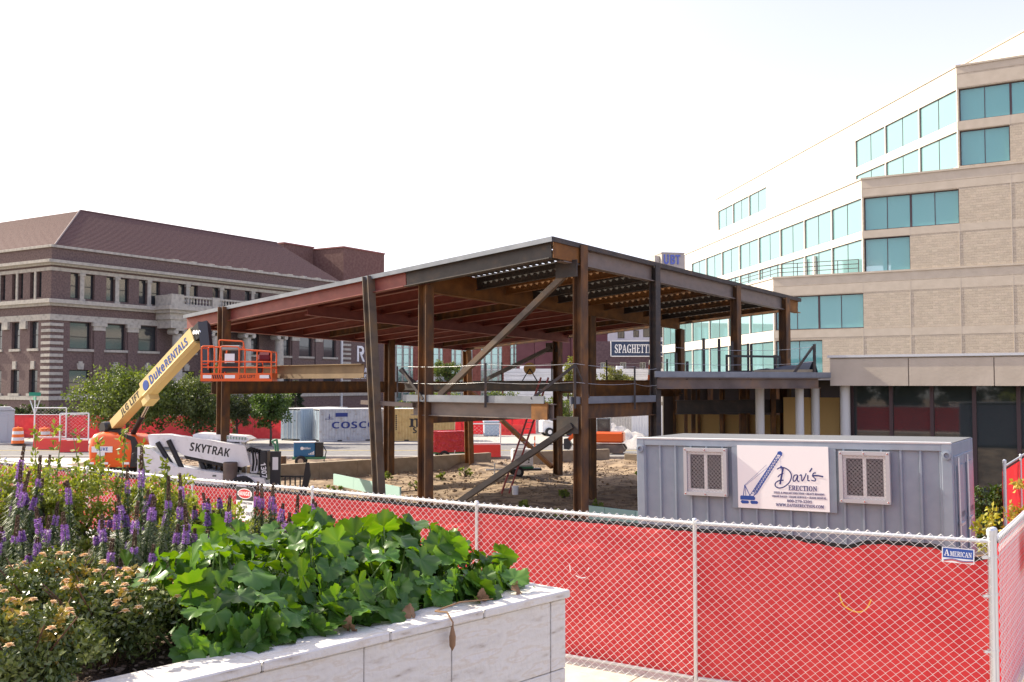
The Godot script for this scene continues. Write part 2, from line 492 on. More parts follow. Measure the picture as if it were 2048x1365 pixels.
	tex("warehouse_brick", noise_tex(19, 0.02, [[0.0, Color(0.075, 0.045, 0.055)], [1.0, Color(0.13, 0.085, 0.095)]], 256, 5), 3.0, 0.9)
	tex("white_panel", noise_tex(20, 0.01, [[0.0, Color(0.6, 0.6, 0.62)], [1.0, Color(0.7, 0.7, 0.71)]], 256, 5), 4.0, 0.7)
	tex("tower_concrete", noise_tex(27, 0.01, [[0.0, Color(0.4, 0.37, 0.34)], [1.0, Color(0.47, 0.44, 0.4)]], 256, 5), 6.0, 0.9)
	mat("hip_tile", Color(0.24, 0.19, 0.17), 0.8)
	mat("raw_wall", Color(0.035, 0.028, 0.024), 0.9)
	mat("pale_panel", Color(0.5, 0.52, 0.49), 0.6)
	mat("strip_glass", Color(0.35, 0.5, 0.47), 0.08, 0.6)
	mat("sign_navy", Color(0.025, 0.045, 0.1), 0.6)
	mat("sign_blue", Color(0.1, 0.14, 0.48), 0.5)
	mat("white_column", Color(0.6, 0.62, 0.6), 0.6)
	tex("machine_white", noise_tex(38, 0.02, [[0.0, Color(0.68, 0.67, 0.64)], [0.35, Color(0.81, 0.81, 0.8)], [1.0, Color(0.84, 0.84, 0.83)]], 256, 5), 2.0, 0.35)
	tex("pale_stone", noise_tex(39, 0.05, [[0.0, Color(0.4, 0.37, 0.33)], [1.0, Color(0.66, 0.63, 0.58)]], 256, 5), 2.0, 0.95, 0.0, fine, 2.0)
	# leaves
	var leaf := tinted("leaf", 0.5)
	leaf.backlight_enabled = true
	leaf.backlight = Color(0.9, 0.9, 0.5)
	var squash := tinted("squash_leaf", 0.38)
	squash.backlight_enabled = true
	squash.backlight = Color(1.0, 0.92, 0.22)
	var rose := tinted("rose_leaf", 0.24)
	rose.backlight_enabled = true
	rose.backlight = Color(0.6, 0.6, 0.3)
	var petal := tinted("petal", 0.7)
	petal.backlight_enabled = true
	petal.backlight = Color(0.5, 0.4, 0.5)
	mat("dry_leaf", Color(0.24, 0.14, 0.075), 0.9)
	mat("rose_cane", Color(0.13, 0.06, 0.03), 0.7)
	mat("bark", Color(0.085, 0.065, 0.05), 0.95)
	mat("stem", Color(0.16, 0.24, 0.07), 0.7)

func courses() -> ImageTexture:
	# pale split-face block: courses with staggered upright joints, a little different block to block
	var im := Image.create_empty(512, 512, false, Image.FORMAT_RGB8)
	var r := RandomNumberGenerator.new()
	r.seed = 9
	var rows := 16
	for j in rows:
		for i in 8:
			var k := r.randf_range(0.9, 1.06)
			im.fill_rect(Rect2i(i * 64 + (32 if j % 2 else 0), j * 32, 64, 32), Color(0.5 * k, 0.43 * k, 0.34 * k).linear_to_srgb())
			if j % 2 and i == 7:
				im.fill_rect(Rect2i(0, j * 32, 32, 32), Color(0.5 * k, 0.43 * k, 0.34 * k).linear_to_srgb())
	var f := FastNoiseLite.new()
	f.frequency = 0.05
	for y in 512:
		for x in 512:
			var c := im.get_pixel(x, y)
			var k := 1.0 + 0.07 * f.get_noise_2d(x, y)
			im.set_pixel(x, y, Color(c.r * k, c.g * k, c.b * k))
	return ImageTexture.create_from_image(im)

func courses_height() -> ImageTexture:
	var im := Image.create_empty(512, 512, false, Image.FORMAT_L8)
	var r := RandomNumberGenerator.new()
	r.seed = 10
	for j in 16:
		for i in 8:
			var k := r.randf_range(0.6, 1.0)
			var x0 := i * 64 + (32 if j % 2 else 0)
			im.fill_rect(Rect2i(x0 + 1, j * 32 + 2, 62, 28), Color(k, k, k))
			if j % 2 and i == 7:
				im.fill_rect(Rect2i(0, j * 32 + 2, 31, 28), Color(k, k, k))
	return ImageTexture.create_from_image(im)

# ---------------------------------------------------------------- ground
func level(x: float, z: float) -> float:
	# height of the ground: the street by the fence lies higher than the yard
	var q := 0.527 * x - 0.85 * z
	return lerpf(1.78, 1.5, smoothstep(14.0, 22.0, q)) * (1.0 - smoothstep(24.3, 28.6, q))

func axis(stops: Array) -> Array:
	# [from, to, step] runs
	var out := []
	for s in stops:
		var t: float = s[0]
		while t < s[1] - 0.001:
			out.append(t)
			t += s[2]
	out.append(stops[-1][1])
	return out

func ground() -> void:
	var xs := axis([[-900, -100, 200], [-100, -34, 6], [-34, 30, 0.5], [30, 100, 7], [100, 900, 200]])
	var zs := axis([[-1500, -160, 134], [-160, -72, 8], [-72, -26, 0.4], [-26, 10, 2], [10, 110, 25]])
	var f := FastNoiseLite.new()
	f.seed = 77
	f.frequency = 0.16
	f.fractal_octaves = 4
	var pts := []
	for z in zs:
		for x in xs:
			var q: float = 0.527 * x - 0.85 * z
			var rough := smoothstep(26, 30, q) * (1.0 - smoothstep(66, 69, -z)) * smoothstep(-31, -26, x) * (1.0 - smoothstep(22, 26, x))
			var y := level(x, z) + f.get_noise_2d(x, z) * 0.32 * rough
			if -z > 58.0 and rough > 0.0:
				y += maxf(0.0, f.get_noise_2d(x * 0.6 + 50, z)) * 0.75 * rough * smoothstep(58, 61, -z)
			pts.append(Vector3(x, y - 0.03, z))
	var mb := MB.new()
	mb.grid(pts, xs.size(), zs.size())
	setting("ground", mb, M.dirt)
	# the street beyond the yard, with its kerbs
	mb = MB.new()
	mb.bx(-120, 120, -0.2, 0.03, -84.6, -70.5)
	setting("road", mb, M.asphalt)
	mb = MB.new()
	mb.bx(-120, 120, -0.2, 0.16, -150, -84.6)
	mb.bx(-120, 120, -0.2, 0.15, -70.5, -69.9)
	setting("far_pavement", mb, M.concrete)
	mb = MB.new()
	for k in 2:
		mb.bx(-120, 120, 0.0, 0.036, -77.8 - 0.25 * k, -77.7 - 0.25 * k)
	setting("road_marking", mb, mat("road_paint", Color(0.6, 0.45, 0.08), 0.7))
	# concrete apron where the lift stands
	mb = MB.new()
	mb.bx(-60, -25.5, -0.2, 0.05, -69.9, -44)
	setting("apron", mb, M.pale_paving)
	# pavement along the near fence: flags with open joints
	var node := Node3D.new()
	node.name = "pavement"
	node.set_meta("kind", "structure")
	add_child(node)
	node.rotation_degrees.y = GRID_B
	node.position = Vector3(2.07, 1.78, -11.4)
	var bed := MB.new()
	bed.bx(-30, 20, -0.3, -0.012, -1.6, 9)
	part(node, "bedding", bed, M.asphalt)
	var flag := MB.new()
	flag.bev(Vector3(0, -0.03, 0), Vector3(1.79, 0.1, 1.79), 0.006)
	var fm := flag.mesh()
	for i in 14:
		for j in 5:
			put(node, "flagstone", fm, M.pale_paving, Transform3D(Basis.IDENTITY, Vector3(-14.2 + i * 1.8, 0.0, -0.7 + j * 1.8)))

# ---------------------------------------------------------------- brick hall
func holed(mb: MB, xf: Transform3D, x0: float, x1: float, y0: float, y1: float, holes: Array, depth: float) -> void:
	# a wall face in the local xy plane looking along +z, with openings that have reveals
	var xs := [x0, x1]
	var ys := [y0, y1]
	for h: Rect2 in holes:
		for t in [h.position.x, h.end.x]:
			if t > x0 and t < x1 and not xs.has(t): xs.append(t)
		for t in [h.position.y, h.end.y]:
			if t > y0 and t < y1 and not ys.has(t): ys.append(t)
	xs.sort()
	ys.sort()
	for j in ys.size() - 1:
		var run: float = xs[0]
		for i in xs.size() - 1:
			var mid := Vector2((xs[i] + xs[i + 1]) * 0.5, (ys[j] + ys[j + 1]) * 0.5)
			var open := false
			for h: Rect2 in holes:
				if h.has_point(mid):
					open = true
			if open:
				if xs[i] > run:
					mb.quad(xf * Vector3(run, ys[j], 0), xf * Vector3(xs[i], ys[j], 0), xf * Vector3(xs[i], ys[j + 1], 0), xf * Vector3(run, ys[j + 1], 0))
				run = xs[i + 1]
		if xs[-1] > run:
			mb.quad(xf * Vector3(run, ys[j], 0), xf * Vector3(xs[-1], ys[j], 0), xf * Vector3(xs[-1], ys[j + 1], 0), xf * Vector3(run, ys[j + 1], 0))
	for h: Rect2 in holes:
		var a := h.position
		var b := h.end
		mb.quad(xf * Vector3(a.x, a.y, -depth), xf * Vector3(a.x, a.y, 0), xf * Vector3(a.x, b.y, 0), xf * Vector3(a.x, b.y, -depth))
		mb.quad(xf * Vector3(b.x, a.y, 0), xf * Vector3(b.x, a.y, -depth), xf * Vector3(b.x, b.y, -depth), xf * Vector3(b.x, b.y, 0))
		mb.quad(xf * Vector3(a.x, b.y, 0), xf * Vector3(b.x, b.y, 0), xf * Vector3(b.x, b.y, -depth), xf * Vector3(a.x, b.y, -depth))
		mb.quad(xf * Vector3(a.x, a.y, -depth), xf * Vector3(b.x, a.y, -depth), xf * Vector3(b.x, a.y, 0), xf * Vector3(a.x, a.y, 0))

func sash(w: float, h: float, bars_x: Array, bars_y: Array, t := 0.09, d := 0.08) -> MB:
	# a window frame whose lower left corner is the origin, looking along +z
	var mb := MB.new()
	mb.bx(0, t, 0, h, -d, 0)
	mb.bx(w - t, w, 0, h, -d, 0)
	mb.bx(t, w - t, 0, t, -d, 0)
	mb.bx(t, w - t, h - t, h, -d, 0)
	for x: float in bars_x:
		mb.bx(x - t * 0.3, x + t * 0.3, t, h - t, -d, -0.005)
	for y: float in bars_y:
		mb.bx(t, w - t, y - t * 0.4, y + t * 0.4, -d, -0.008)
	return mb

func window(parent: Node, xf: Transform3D, r: Rect2, depth: float, bars_x: Array, bars_y: Array, fm: Material, gm: Material, t := 0.09) -> MeshInstance3D:
	var at := xf * Transform3D(Basis.IDENTITY, Vector3(r.position.x, r.position.y, -depth + 0.09))
	var w := part(parent, "window", sash(r.size.x, r.size.y, bars_x, bars_y, t), fm, at)
	var p := MB.new()
	p.bx(t * 0.6, r.size.x - t * 0.6, t * 0.6, r.size.y - t * 0.6, -0.05, -0.035)
	part(w, "pane", p, gm)
	return w

func brick_hall() -> void:
	var t := thing("brick_hall", "long brown brick hall with stone bands, balustraded portico and dark tiled hipped roof", "building", Vector3(-46.27, 0, -100), GRID_A)
	var W := 49.0
	var DP := 34.0
	var front := Transform3D.IDENTITY
	var side := Transform3D(Basis(Vector3(0, 0, 1), Vector3.UP, Vector3(-1, 0, 0)), Vector3.ZERO)   # local x runs along +z, looks along -x
	var fr := []
	var pairs := []
	var centres := [3.4, 7.6, 11.7, 17.0, 22.0, 27.0, 32.4, 36.5, 41.1]
	for c: float in centres:
		fr.append(Rect2(c - 1.22, 4.05, 2.44, 2.57))
		fr.append(Rect2(c - 1.22, 8.77, 2.44, 2.75))
		pairs.append(Rect2(c - 1.25, 13.95, 1.05, 2.6))
		pairs.append(Rect2(c + 0.3, 13.95, 1.25, 2.6))
	var lf := []
	var lp := []
	for k in 10:
		var c := -2.72 - k * 3.15
		lf.append(Rect2(c - 0.72, 4.05, 1.44, 2.57))
		lf.append(Rect2(c - 0.72, 8.77, 1.44, 2.75))
		lp.append(Rect2(c - 0.85, 13.95, 0.8, 2.6))
		lp.append(Rect2(c + 0.3, 13.95, 0.8, 2.6))
	var mb := MB.new()
	holed(mb, front, 0, W, -0.5, 18.95, fr + pairs, 0.4)
	holed(mb, side, -DP, 0, -0.5, 18.95, lf + lp, 0.4)
	mb.quad(Vector3(W, -0.5, 0), Vector3(W, -0.5, -DP), Vector3(W, 18.95, -DP), Vector3(W, 18.95, 0))
	mb.quad(Vector3(W, -0.5, -DP), Vector3(0, -0.5, -DP), Vector3(0, 18.95, -DP), Vector3(W, 18.95, -DP))
	mb.quad(Vector3(0, 18.95, 0), Vector3(W, 18.95, 0), Vector3(W, 18.95, -DP), Vector3(0, 18.95, -DP))
	part(t, "wall", mb, M.brick)
	for set_ in [[front, fr, [], [1.25]], [side, lf, [], [1.4]], [front, pairs, [], [1.3]], [side, lp, [], [1.3]]]:
		for r: Rect2 in set_[1]:
			window(t, set_[0], r, 0.4, set_[2], set_[3], M.black_paint, M.window_dark, 0.1)
	var ls: Material = M.limestone
	# courses that run round the front and the side
	for b in [["water_table", 3.55, 3.95, 0.14], ["stone_band", 11.6, 12.2, 0.12], ["belt_cornice", 13.05, 13.32, 0.25], ["belt_cornice", 13.32, 13.72, 0.55], ["lintel_band", 16.6, 16.95, 0.08], ["main_cornice", 17.15, 17.36, 0.3], ["main_cornice", 17.36, 17.66, 0.7], ["coping", 18.95, 19.2, 0.2]]:
		mb = MB.new()
		mb.bx(-b[3], W if b[0] != "coping" else 44.6, b[1], b[2], -0.02, b[3])
		mb.bx(-b[3], 0.0, b[1], b[2], -DP, -0.02)
		part(t, b[0], mb, ls)
	for c: float in centres:
		for r in [[1.5, 8.52], [1.5, 3.95]]:
			mb = MB.new()
			mb.bx(c - r[0], c + r[0], r[1], r[1] + 0.25, 0.0, 0.16)
			part(t, "window_sill", mb, ls)
		mb = MB.new()
		mb.prism(PackedVector2Array([Vector2(-0.32, 0), Vector2(0.32, 0), Vector2(0.4, 0.62), Vector2(0.22, 0.62), Vector2(0.22, 0.82), Vector2(-0.22, 0.82), Vector2(-0.22, 0.62), Vector2(-0.4, 0.62)]), Transform3D(Basis.IDENTITY, Vector3(c, 6.68, -0.01)), 0.15)
		part(t, "keystone", mb, ls)
		mb = MB.new()
		mb.bx(c - 0.19, c + 0.27, 13.95, 16.3, -0.2, 0.1)
		mb.bx(c - 0.27, c + 0.35, 16.3, 16.6, -0.2, 0.18)
		mb.bx(c - 0.27, c + 0.35, 13.73, 13.95, -0.2, 0.18)
		part(t, "pilaster", mb, ls)
	for k in 9:
		# brick piers with stone capitals between the tall windows
		if k == 2 or k == 5 or k == 8:
			continue
		var c: float = (centres[k] + centres[k + 1]) * 0.5
		if c > 13.0 and c < 31.0:
			continue
		mb = MB.new()
		mb.bx(c - 0.62, c + 0.62, 3.96, 10.75, 0.0, 0.16)
		part(t, "pier", mb, M.brick)
		mb = MB.new()
		mb.bx(c - 0.7, c + 0.7, 10.75, 11.2, 0.0, 0.24)
		mb.bx(c - 0.85, c + 0.85, 11.2, 11.59, 0.0, 0.32)
		part(t, "capital", mb, ls)
	for k in 10:
		var c := -2.72 - k * 3.15
		for y in [8.52, 3.96]:
			mb = MB.new()
			mb.bx(-0.16, 0.0, y, y + 0.25, c - 0.95, c + 0.95)
			part(t, "window_sill", mb, ls)
		mb = MB.new()
		mb.bx(-0.14, 0.0, 6.7, 7.5, c - 0.3, c + 0.3)
		part(t, "keystone", mb, ls)
		mb = MB.new()
		mb.bx(-0.1, 0.2, 13.73, 16.6, c - 0.04, c + 0.29)
		part(t, "pilaster", mb, ls)
		mb = MB.new()
		mb.bx(-0.28, 0.0, 10.8, 11.59, c - 2.1, c - 1.05)
		part(t, "capital", mb, ls)
	# stone quoins at both corners of the front
	for k in 12:
		var y := 4.2 + k * 0.62
		mb = MB.new()
		mb.bx(-0.1, 1.4, y, y + 0.3, -1.4, 0.1)
		part(t, "quoin", mb, ls)
		mb = MB.new()
		mb.bx(43.6, 45.3, y, y + 0.3, -0.3, 0.12)
		part(t, "quoin", mb, ls)
	mb = MB.new()
	mb.bx(43.2, 43.55, 0, 12.2, -0.1, 0.2)
	part(t, "downpipe", mb, M.galvanised)
	# portico: four columns, an entablature, a balustrade
	var Z := 2.3
	mb = MB.new()
	mb.bx(12.9, 31.2, 11.35, 12.3, 0.0, Z)
	mb.bx(12.7, 31.4, 12.3, 13.0, 0.0, Z + 0.1)
	part(t, "entablature", mb, ls)
	mb = MB.new()
	mb.bx(12.4, 31.7, 13.0, 13.35, 0.0, Z + 0.4)
	mb.bx(12.1, 32.0, 13.35, 13.8, 0.0, Z + 0.7)
	part(t, "portico_cornice", mb, ls)
	for x: float in [13.7, 18.9, 24.0, 29.4]:
		mb = MB.new()
		var at := Transform3D(Basis.IDENTITY, Vector3(x + 0.7, 0, Z - 0.75))
		mb.lathe([Vector2(0.75, 1.6), Vector2(0.75, 1.95), Vector2(0.62, 2.1), Vector2(0.62, 5.0), Vector2(0.52, 10.6), Vector2(0.56, 10.75)], at, 20)
		var col := part(t, "column", mb, ls)
		mb = MB.new()
		mb.bx(x + 0.7 - 0.75, x + 0.7 + 0.75, 11.1, 11.35, Z - 1.45, Z - 0.05)
		for s: float in [-0.62, 0.62]:
			mb.wheel(Vector3(x + 0.7 + s, 10.95, Z - 0.75), Vector3(0, 0, 1), 0.32, 1.3, 12)
		part(col, "capital", mb, ls)
	mb = MB.new()
	mb.bx(12.7, 31.4, -0.2, 1.6, 0.0, Z + 0.5)
	part(t, "porch", mb, ls)
	mb = MB.new()
	mb.lathe([Vector2(0.1, 0.0), Vector2(0.1, 0.08), Vector2(0.05, 0.14), Vector2(0.13, 0.36), Vector2(0.06, 0.62), Vector2(0.1, 0.7), Vector2(0.1, 0.76)], Transform3D.IDENTITY, 8)
	var bal := mb.mesh()
	for seg in [[14.3, 18.4], [19.4, 23.5], [24.5, 28.6]]:
		mb = MB.new()
		mb.bx(seg[0], seg[1], 13.8, 14.05, Z - 0.1, Z + 0.35)
		part(t, "plinth_rail", mb, ls)
		mb = MB.new()
		mb.bx(seg[0], seg[1], 14.8, 15.0, Z - 0.05, Z + 0.3)
		part(t, "top_rail", mb, ls)
		for k in 9:
			put(t, "baluster", bal, ls, Transform3D(Basis.IDENTITY, Vector3(seg[0] + 0.3 + k * 0.44, 14.04, Z + 0.12)))
	for x in [[12.6, 14.3], [18.4, 19.4], [23.5, 24.5], [28.6, 31.3]]:
		mb = MB.new()
		mb.bx(x[0], x[1], 13.8, 15.08, Z - 0.15, Z + 0.4)
		part(t, "pedestal", mb, ls)
	mb = MB.new()
	mb.bx(12.6, 13.1, 13.8, 15.0, 0.0, Z - 0.15)
	part(t, "parapet", mb, ls)
	# hipped roof: courses of tile that lap one over the next
	var e0 := 0.9
	var top := 25.0
	var eave := 19.25
	var courses := 30
	var roof := MB.new()
	var xr0 := 44.4
	for k in courses:
		var f0 := float(k) / courses
		var f1 := float(k + 1) / courses
		var y0 := lerpf(eave, top, f0)
		var y1 := lerpf(eave, top, f1)
		var s0 := lerpf(e0, 10.0, f0)
		var s1 := lerpf(e0, 10.0, f1)
		var r0 := lerpf(xr0, 41.0, f0)
		var r1 := lerpf(xr0, 41.0, f1)
		var up := 0.07
		roof.quad(Vector3(s0, y0 + up, -s0), Vector3(r0, y0 + up, -s0), Vector3(r1, y1, -s1), Vector3(s1, y1, -s1))
		roof.quad(Vector3(s0, y0, -s0), Vector3(r0, y0, -s0), Vector3(r0, y0 + up, -s0), Vector3(s0, y0 + up, -s0))
		roof.quad(Vector3(s0, y0 + up, -DP + 1), Vector3(s0, y0 + up, -s0), Vector3(s1, y1, -s1), Vector3(s1, y1, -DP + 1))
		roof.quad(Vector3(s0, y0, -DP + 1), Vector3(s0, y0, -s0), Vector3(s0, y0 + up, -s0), Vector3(s0, y0 + up, -DP + 1))
		roof.quad(Vector3(r0, y0, -s0), Vector3(r0, y0, -20), Vector3(r1, y1, -20), Vector3(r1, y1, -s1))
	roof.quad(Vector3(10, top, -10), Vector3(41, top, -10), Vector3(41, top, -20), Vector3(10, top, -20))
	roof.quad(Vector3(10, top, -20), Vector3(16, top, -20), Vector3(16, top, -DP + 1), Vector3(10, top, -DP + 1))
	stuff(part(t, "roof_tiles", roof, M.roof_tile))
	mb = MB.new()
	mb.tube([Vector3(e0, eave + 0.1, -e0), Vector3(10, top + 0.08, -10)], 0.1, 6)
	part(t, "hip_cap", mb, M.hip_tile)
	mb = MB.new()
	mb.tube([Vector3(10, top + 0.02, -10), Vector3(41, top + 0.02, -10)], 0.14, 6)
	part(t, "ridge_cap", mb, M.roof_tile)
	# snow guards along the eave
	for k in 10:
		mb = MB.new()
		mb.bx(15.0 + k * 2.6, 15.7 + k * 2.6, 19.2, 19.32, -0.5, 0.1)
		part(t, "eave_block", mb, ls)
	# lettering on the end bay
	var wl: Material = M.sign_white
	mb = MB.new()
	mb.bx(0, 0.32, 0, 2.2, 0, 0.1)
	mb.prism(PackedVector2Array([Vector2(0.32, 2.2), Vector2(1.0, 2.2), Vector2(1.35, 1.95), Vector2(1.45, 1.5), Vector2(1.3, 1.1), Vector2(1.0, 0.92), Vector2(1.6, 0), Vector2(1.2, 0), Vector2(0.45, 1.35), Vector2(0.8, 1.35), Vector2(1.05, 1.45), Vector2(1.05, 1.75), Vector2(0.8, 1.88), Vector2(0.32, 1.88)]), Transform3D.IDENTITY, 0.1)
	part(t, "letter_emblem", mb, wl, Transform3D(Basis.IDENTITY, Vector3(46.6, 8.3, 0.05)))
	text(t, "lettering", "NEBRASKA", 0.62, wl, Transform3D(Basis.IDENTITY, Vector3(48.1, 7.1, 0.08)), "Droid Sans", true, false, 0.1, 4.4)
	text(t, "lettering", "REPERTORY", 0.62, wl, Transform3D(Basis.IDENTITY, Vector3(48.3, 6.2, 0.08)), "Droid Sans", true, false, 0.1, 4.9)
	# stage tower at the back, brick, with a metal coping
	for b in [[52.8, 62.4, 25.6, -27.0, -8.0], [46.5, 52.75, 25.9, -27.0, -14.0]]:
		mb = MB.new()
		mb.bx(b[0], b[1], 0.0, b[2], b[3], b[4])
		part(t, "stage_tower", mb, M.tower_brick)
		mb = MB.new()
		mb.bx(b[0] - 0.1, b[1] + 0.1, b[2], b[2] + 0.22, b[3] - 0.1, b[4] + 0.1)
		part(t, "coping", mb, M.red_primer)
	mb = MB.new()
	mb.bx(49.0, 54.5, 0.0, 12.0, -7.9, -1.0)
	part(t, "end_wing", mb, M.brick)
	mb = MB.new()
	mb.tube([Vector3(38, 24.6, -22), Vector3(38, 28.4, -22)], [0.06, 0.03], 5)
	part(t, "mast", mb, M.galvanised)

# ---------------------------------------------------------------- stepped glass offices
func glass_offices() -> void:
	var t := thing("office_building", "stepped beige office block with long bands of teal glass and terraces", "building", Vector3(28.21, 0, -80), GRID_B)
	var bz := Vector2(-0.632, -0.775)       # the long bright side runs away along this direction (x, z)
	var wall := MB.new()
	var front := Transform3D.IDENTITY
	var deep := 62.0
	# tiers: corner x, foot, top, length of the bright side
	var tiers := [[-7.3, -1.0, 14.04, 33.6], [0.0, 14.04, 21.64, 47.5], [7.2, 21.64, 29.63, 56.0], [14.4, 29.63, 32.6, 46.0]]
	var rows := [[8.79, 5.9, -3.3], [12.48, 9.67, 0.0], [16.85, 14.02, 3.6], [20.17, 17.49, 7.2], [24.65, 21.92, 10.8], [27.92, 25.39, 18.0]]   # top and bottom of the glazing, right end on the front
	var start := [-7.3, -7.3, 0.0, 0.0, 7.2, 7.2]
	var fh := []
	for k in 6:
		fh.append(Rect2(start[k] + 0.12, rows[k][1], rows[k][2] - start[k] - 0.12, rows[k][0] - rows[k][1]))
	for k in 4:
		var q: Array = tiers[k]
		var holes := []
		for r: Rect2 in fh:
			if r.position.y >= q[1] - 0.2 and r.position.y < q[2]:
				holes.append(r)
		var foot: float = q[1]
		for r: Rect2 in holes:
			foot = minf(foot, r.position.y)
		holed(wall, front, q[0], 46.0, foot if k > 0 else -1.0, q[2], holes, 0.35)
		# roof terrace of the tier
		var far := Vector2(q[0], 0) + bz * float(q[3])
		wall.quad(Vector3(q[0], q[2], 0), Vector3(46, q[2], 0), Vector3(46, q[2], -deep), Vector3(far.x, q[2], -deep))
		wall.quad(Vector3(q[0], q[2], 0), Vector3(far.x, q[2], -deep), Vector3(far.x, q[2], far.y), Vector3(far.x, q[2], far.y))
	part(t, "front_wall", wall, M.block_wall)
	# the bright sides
	for k in 4:
		var q: Array = tiers[k]
		var L: float = q[3]
		var xf := Transform3D(Basis(Vector3(0.632, 0, 0.775), Vector3.UP, Vector3(-0.775, 0, 0.632)), Vector3(q[0], 0, 0))
		var holes := []
		var mine := [[0, 1], [2, 3], [4, 5], []]
		for r: int in mine[k]:
			var a := rows[r][1] as float
			var b := rows[r][0] as float
			var bays := [6, 6, 8, 8, 3, 3][r] as int
			for i in bays:
				holes.append(Rect2(-5.6 * (i + 1) + 0.06, a, 5.54 - (0.06 if i > 0 else 0.12), b - a))
			if r == 5:
				for i in 3:
					holes.append(Rect2(-38.6 - 5.6 * (i + 1) + 0.06, a, 5.5, b - a))
		var mb := MB.new()
		holed(mb, xf, -L, 0.0, q[1] - (0.3 if k > 0 else 0.0), q[2], holes, 0.2)
		mb.quad(xf * Vector3(-L, q[1], -20), xf * Vector3(-L, q[1], 0), xf * Vector3(-L, q[2], 0), xf * Vector3(-L, q[2], -20))
		part(t, "side_wall", mb, M.side_wall)
		for r: Rect2 in holes:
			window(t, xf, r, 0.2, [r.size.x * 0.5], [], M.bronze_frame, M.office_glass, 0.055)
	for r: Rect2 in fh:
		var n := int(round(r.size.x / 1.8))
		var per := r.size.x / n
		for i in range(0, n, 2):
			var w := per * mini(2, n - i)
			window(t, front, Rect2(r.position.x + per * i, r.position.y, w, r.size.y), 0.35, [per] if w > per * 1.5 else [], [], M.bronze_frame, M.clear_office_glass, 0.08)
	# the rooms behind the front glazing
	for r: Rect2 in fh:
		var x0 := r.position.x + 0.3
		var x1 := r.end.x + 1.5
		var rm := MB.new()
		rm.bx(x0, x1, r.position.y - 0.5, r.position.y - 0.3, -9.0, -0.5)
		part(t, "room_floor", rm, M.room_grey)
		rm = MB.new()
		rm.bx(x0, x1, r.end.y + 0.15, r.end.y + 0.3, -9.0, -0.5)
		part(t, "room_ceiling", rm, M.room_white)
		rm = MB.new()
		rm.bx(x0, x1, r.position.y - 0.3, r.end.y + 0.15, -9.0, -8.8)
		part(t, "room_wall", rm, M.room_white)
		for k in int((x1 - x0) / 3.6) + 1:
			rm = MB.new()
			rm.lathe([Vector2(0.2, r.position.y - 0.3), Vector2(0.2, r.end.y + 0.15)], Transform3D(Basis.IDENTITY, Vector3(x0 + 0.9 + k * 3.6, 0, -2.2)), 12)
			part(t, "room_column", rm, M.room_white)
			rm = MB.new()
			rm.bar(Vector3(x0 + 0.4 + k * 3.6, r.position.y - 0.2, -5.0), Vector3(x0 + 3.0 + k * 3.6, r.end.y + 0.1, -6.0), 0.25, 0.3)
			part(t, "stair_flight", rm, M.room_grey)
	# smooth precast bands and vertical joints over the block courses
	for b in [[29.1, 29.64], [28.0, 29.0], [20.9, 21.66], [20.25, 20.85], [13.35, 14.06], [12.55, 13.3], [16.9, 17.45], [9.0, 9.6], [24.7, 25.35]]:
		var x0 := -7.32
		if b[0] > 14.1: x0 = -0.02
		if b[0] > 21.7: x0 = 7.18
		var mb := MB.new()
		mb.bx(x0, 46.0, b[0], b[1], 0.0, 0.016)
		part(t, "precast_band", mb, M.beige_precast)
	for i in 9:
		var x := -7.3 + 3.62 * (i + 2)
		var hi := 13.3 if x < 0.0 else (20.2 if x < 7.2 else 28.0)
		var segs := []
		var y := 0.0
		for r in [[5.9, 8.79, 0], [9.67, 12.48, 1], [14.02, 16.85, 2], [17.49, 20.17, 3], [21.92, 24.65, 4], [25.39, 27.92, 5]]:
			if x < rows[r[2]][2] + 0.05:
				if r[0] > y + 0.05 and y < hi: segs.append([y, minf(r[0], hi)])
				y = r[1]
		if y < hi: segs.append([y, hi])
		for s in segs:
			if s[1] - s[0] < 0.3: continue
			var mb := MB.new()
			mb.bx(x - 0.035, x + 0.035, s[0], s[1], -0.02, 0.022)
			part(t, "joint_strip", mb, M.beige_precast)
	# copings
	for k in 4:
		var q: Array = tiers[k]
		var xf := Transform3D(Basis(Vector3(0.632, 0, 0.775), Vector3.UP, Vector3(-0.775, 0, 0.632)), Vector3(q[0], 0, 0))
		var mb := MB.new()
		mb.bx(q[0] - 0.05, 46, q[2], q[2] + 0.14, -0.5, 0.1)
		part(t, "coping", mb, M.beige_precast)
		mb = MB.new()
		mb.box(xf * Vector3(-q[3] * 0.5, q[2] + 0.075, -0.2), Vector3(q[3], 0.13, 0.6), xf.basis)
		part(t, "coping", mb, M.side_wall)
	# terrace railing above the lowest tier
	var a3 := Vector3(-7.0, 14.2, -0.3)
	var side_dir := Vector3(bz.x, 0, bz.y)
	for run in [[a3, Vector3(-0.4, 14.2, -0.3), 4], [a3, a3 + side_dir * 34.0, 10]]:
		for h in 3:
			var mb := MB.new()
			mb.tube([run[0] + Vector3.UP * (0.35 + 0.35 * h), run[1] + Vector3.UP * (0.35 + 0.35 * h)], 0.03, 5)
			part(t, "terrace_rail", mb, M.bronze_frame)
		for i in run[2] + 1:
			if run[2] == 10 and i == 0: continue
			var p: Vector3 = (run[0] as Vector3).lerp(run[1], float(i) / run[2])
			var mb := MB.new()
			mb.tube([p, p + Vector3.UP * 1.07], 0.035, 5)
			part(t, "rail_post", mb, M.bronze_frame)
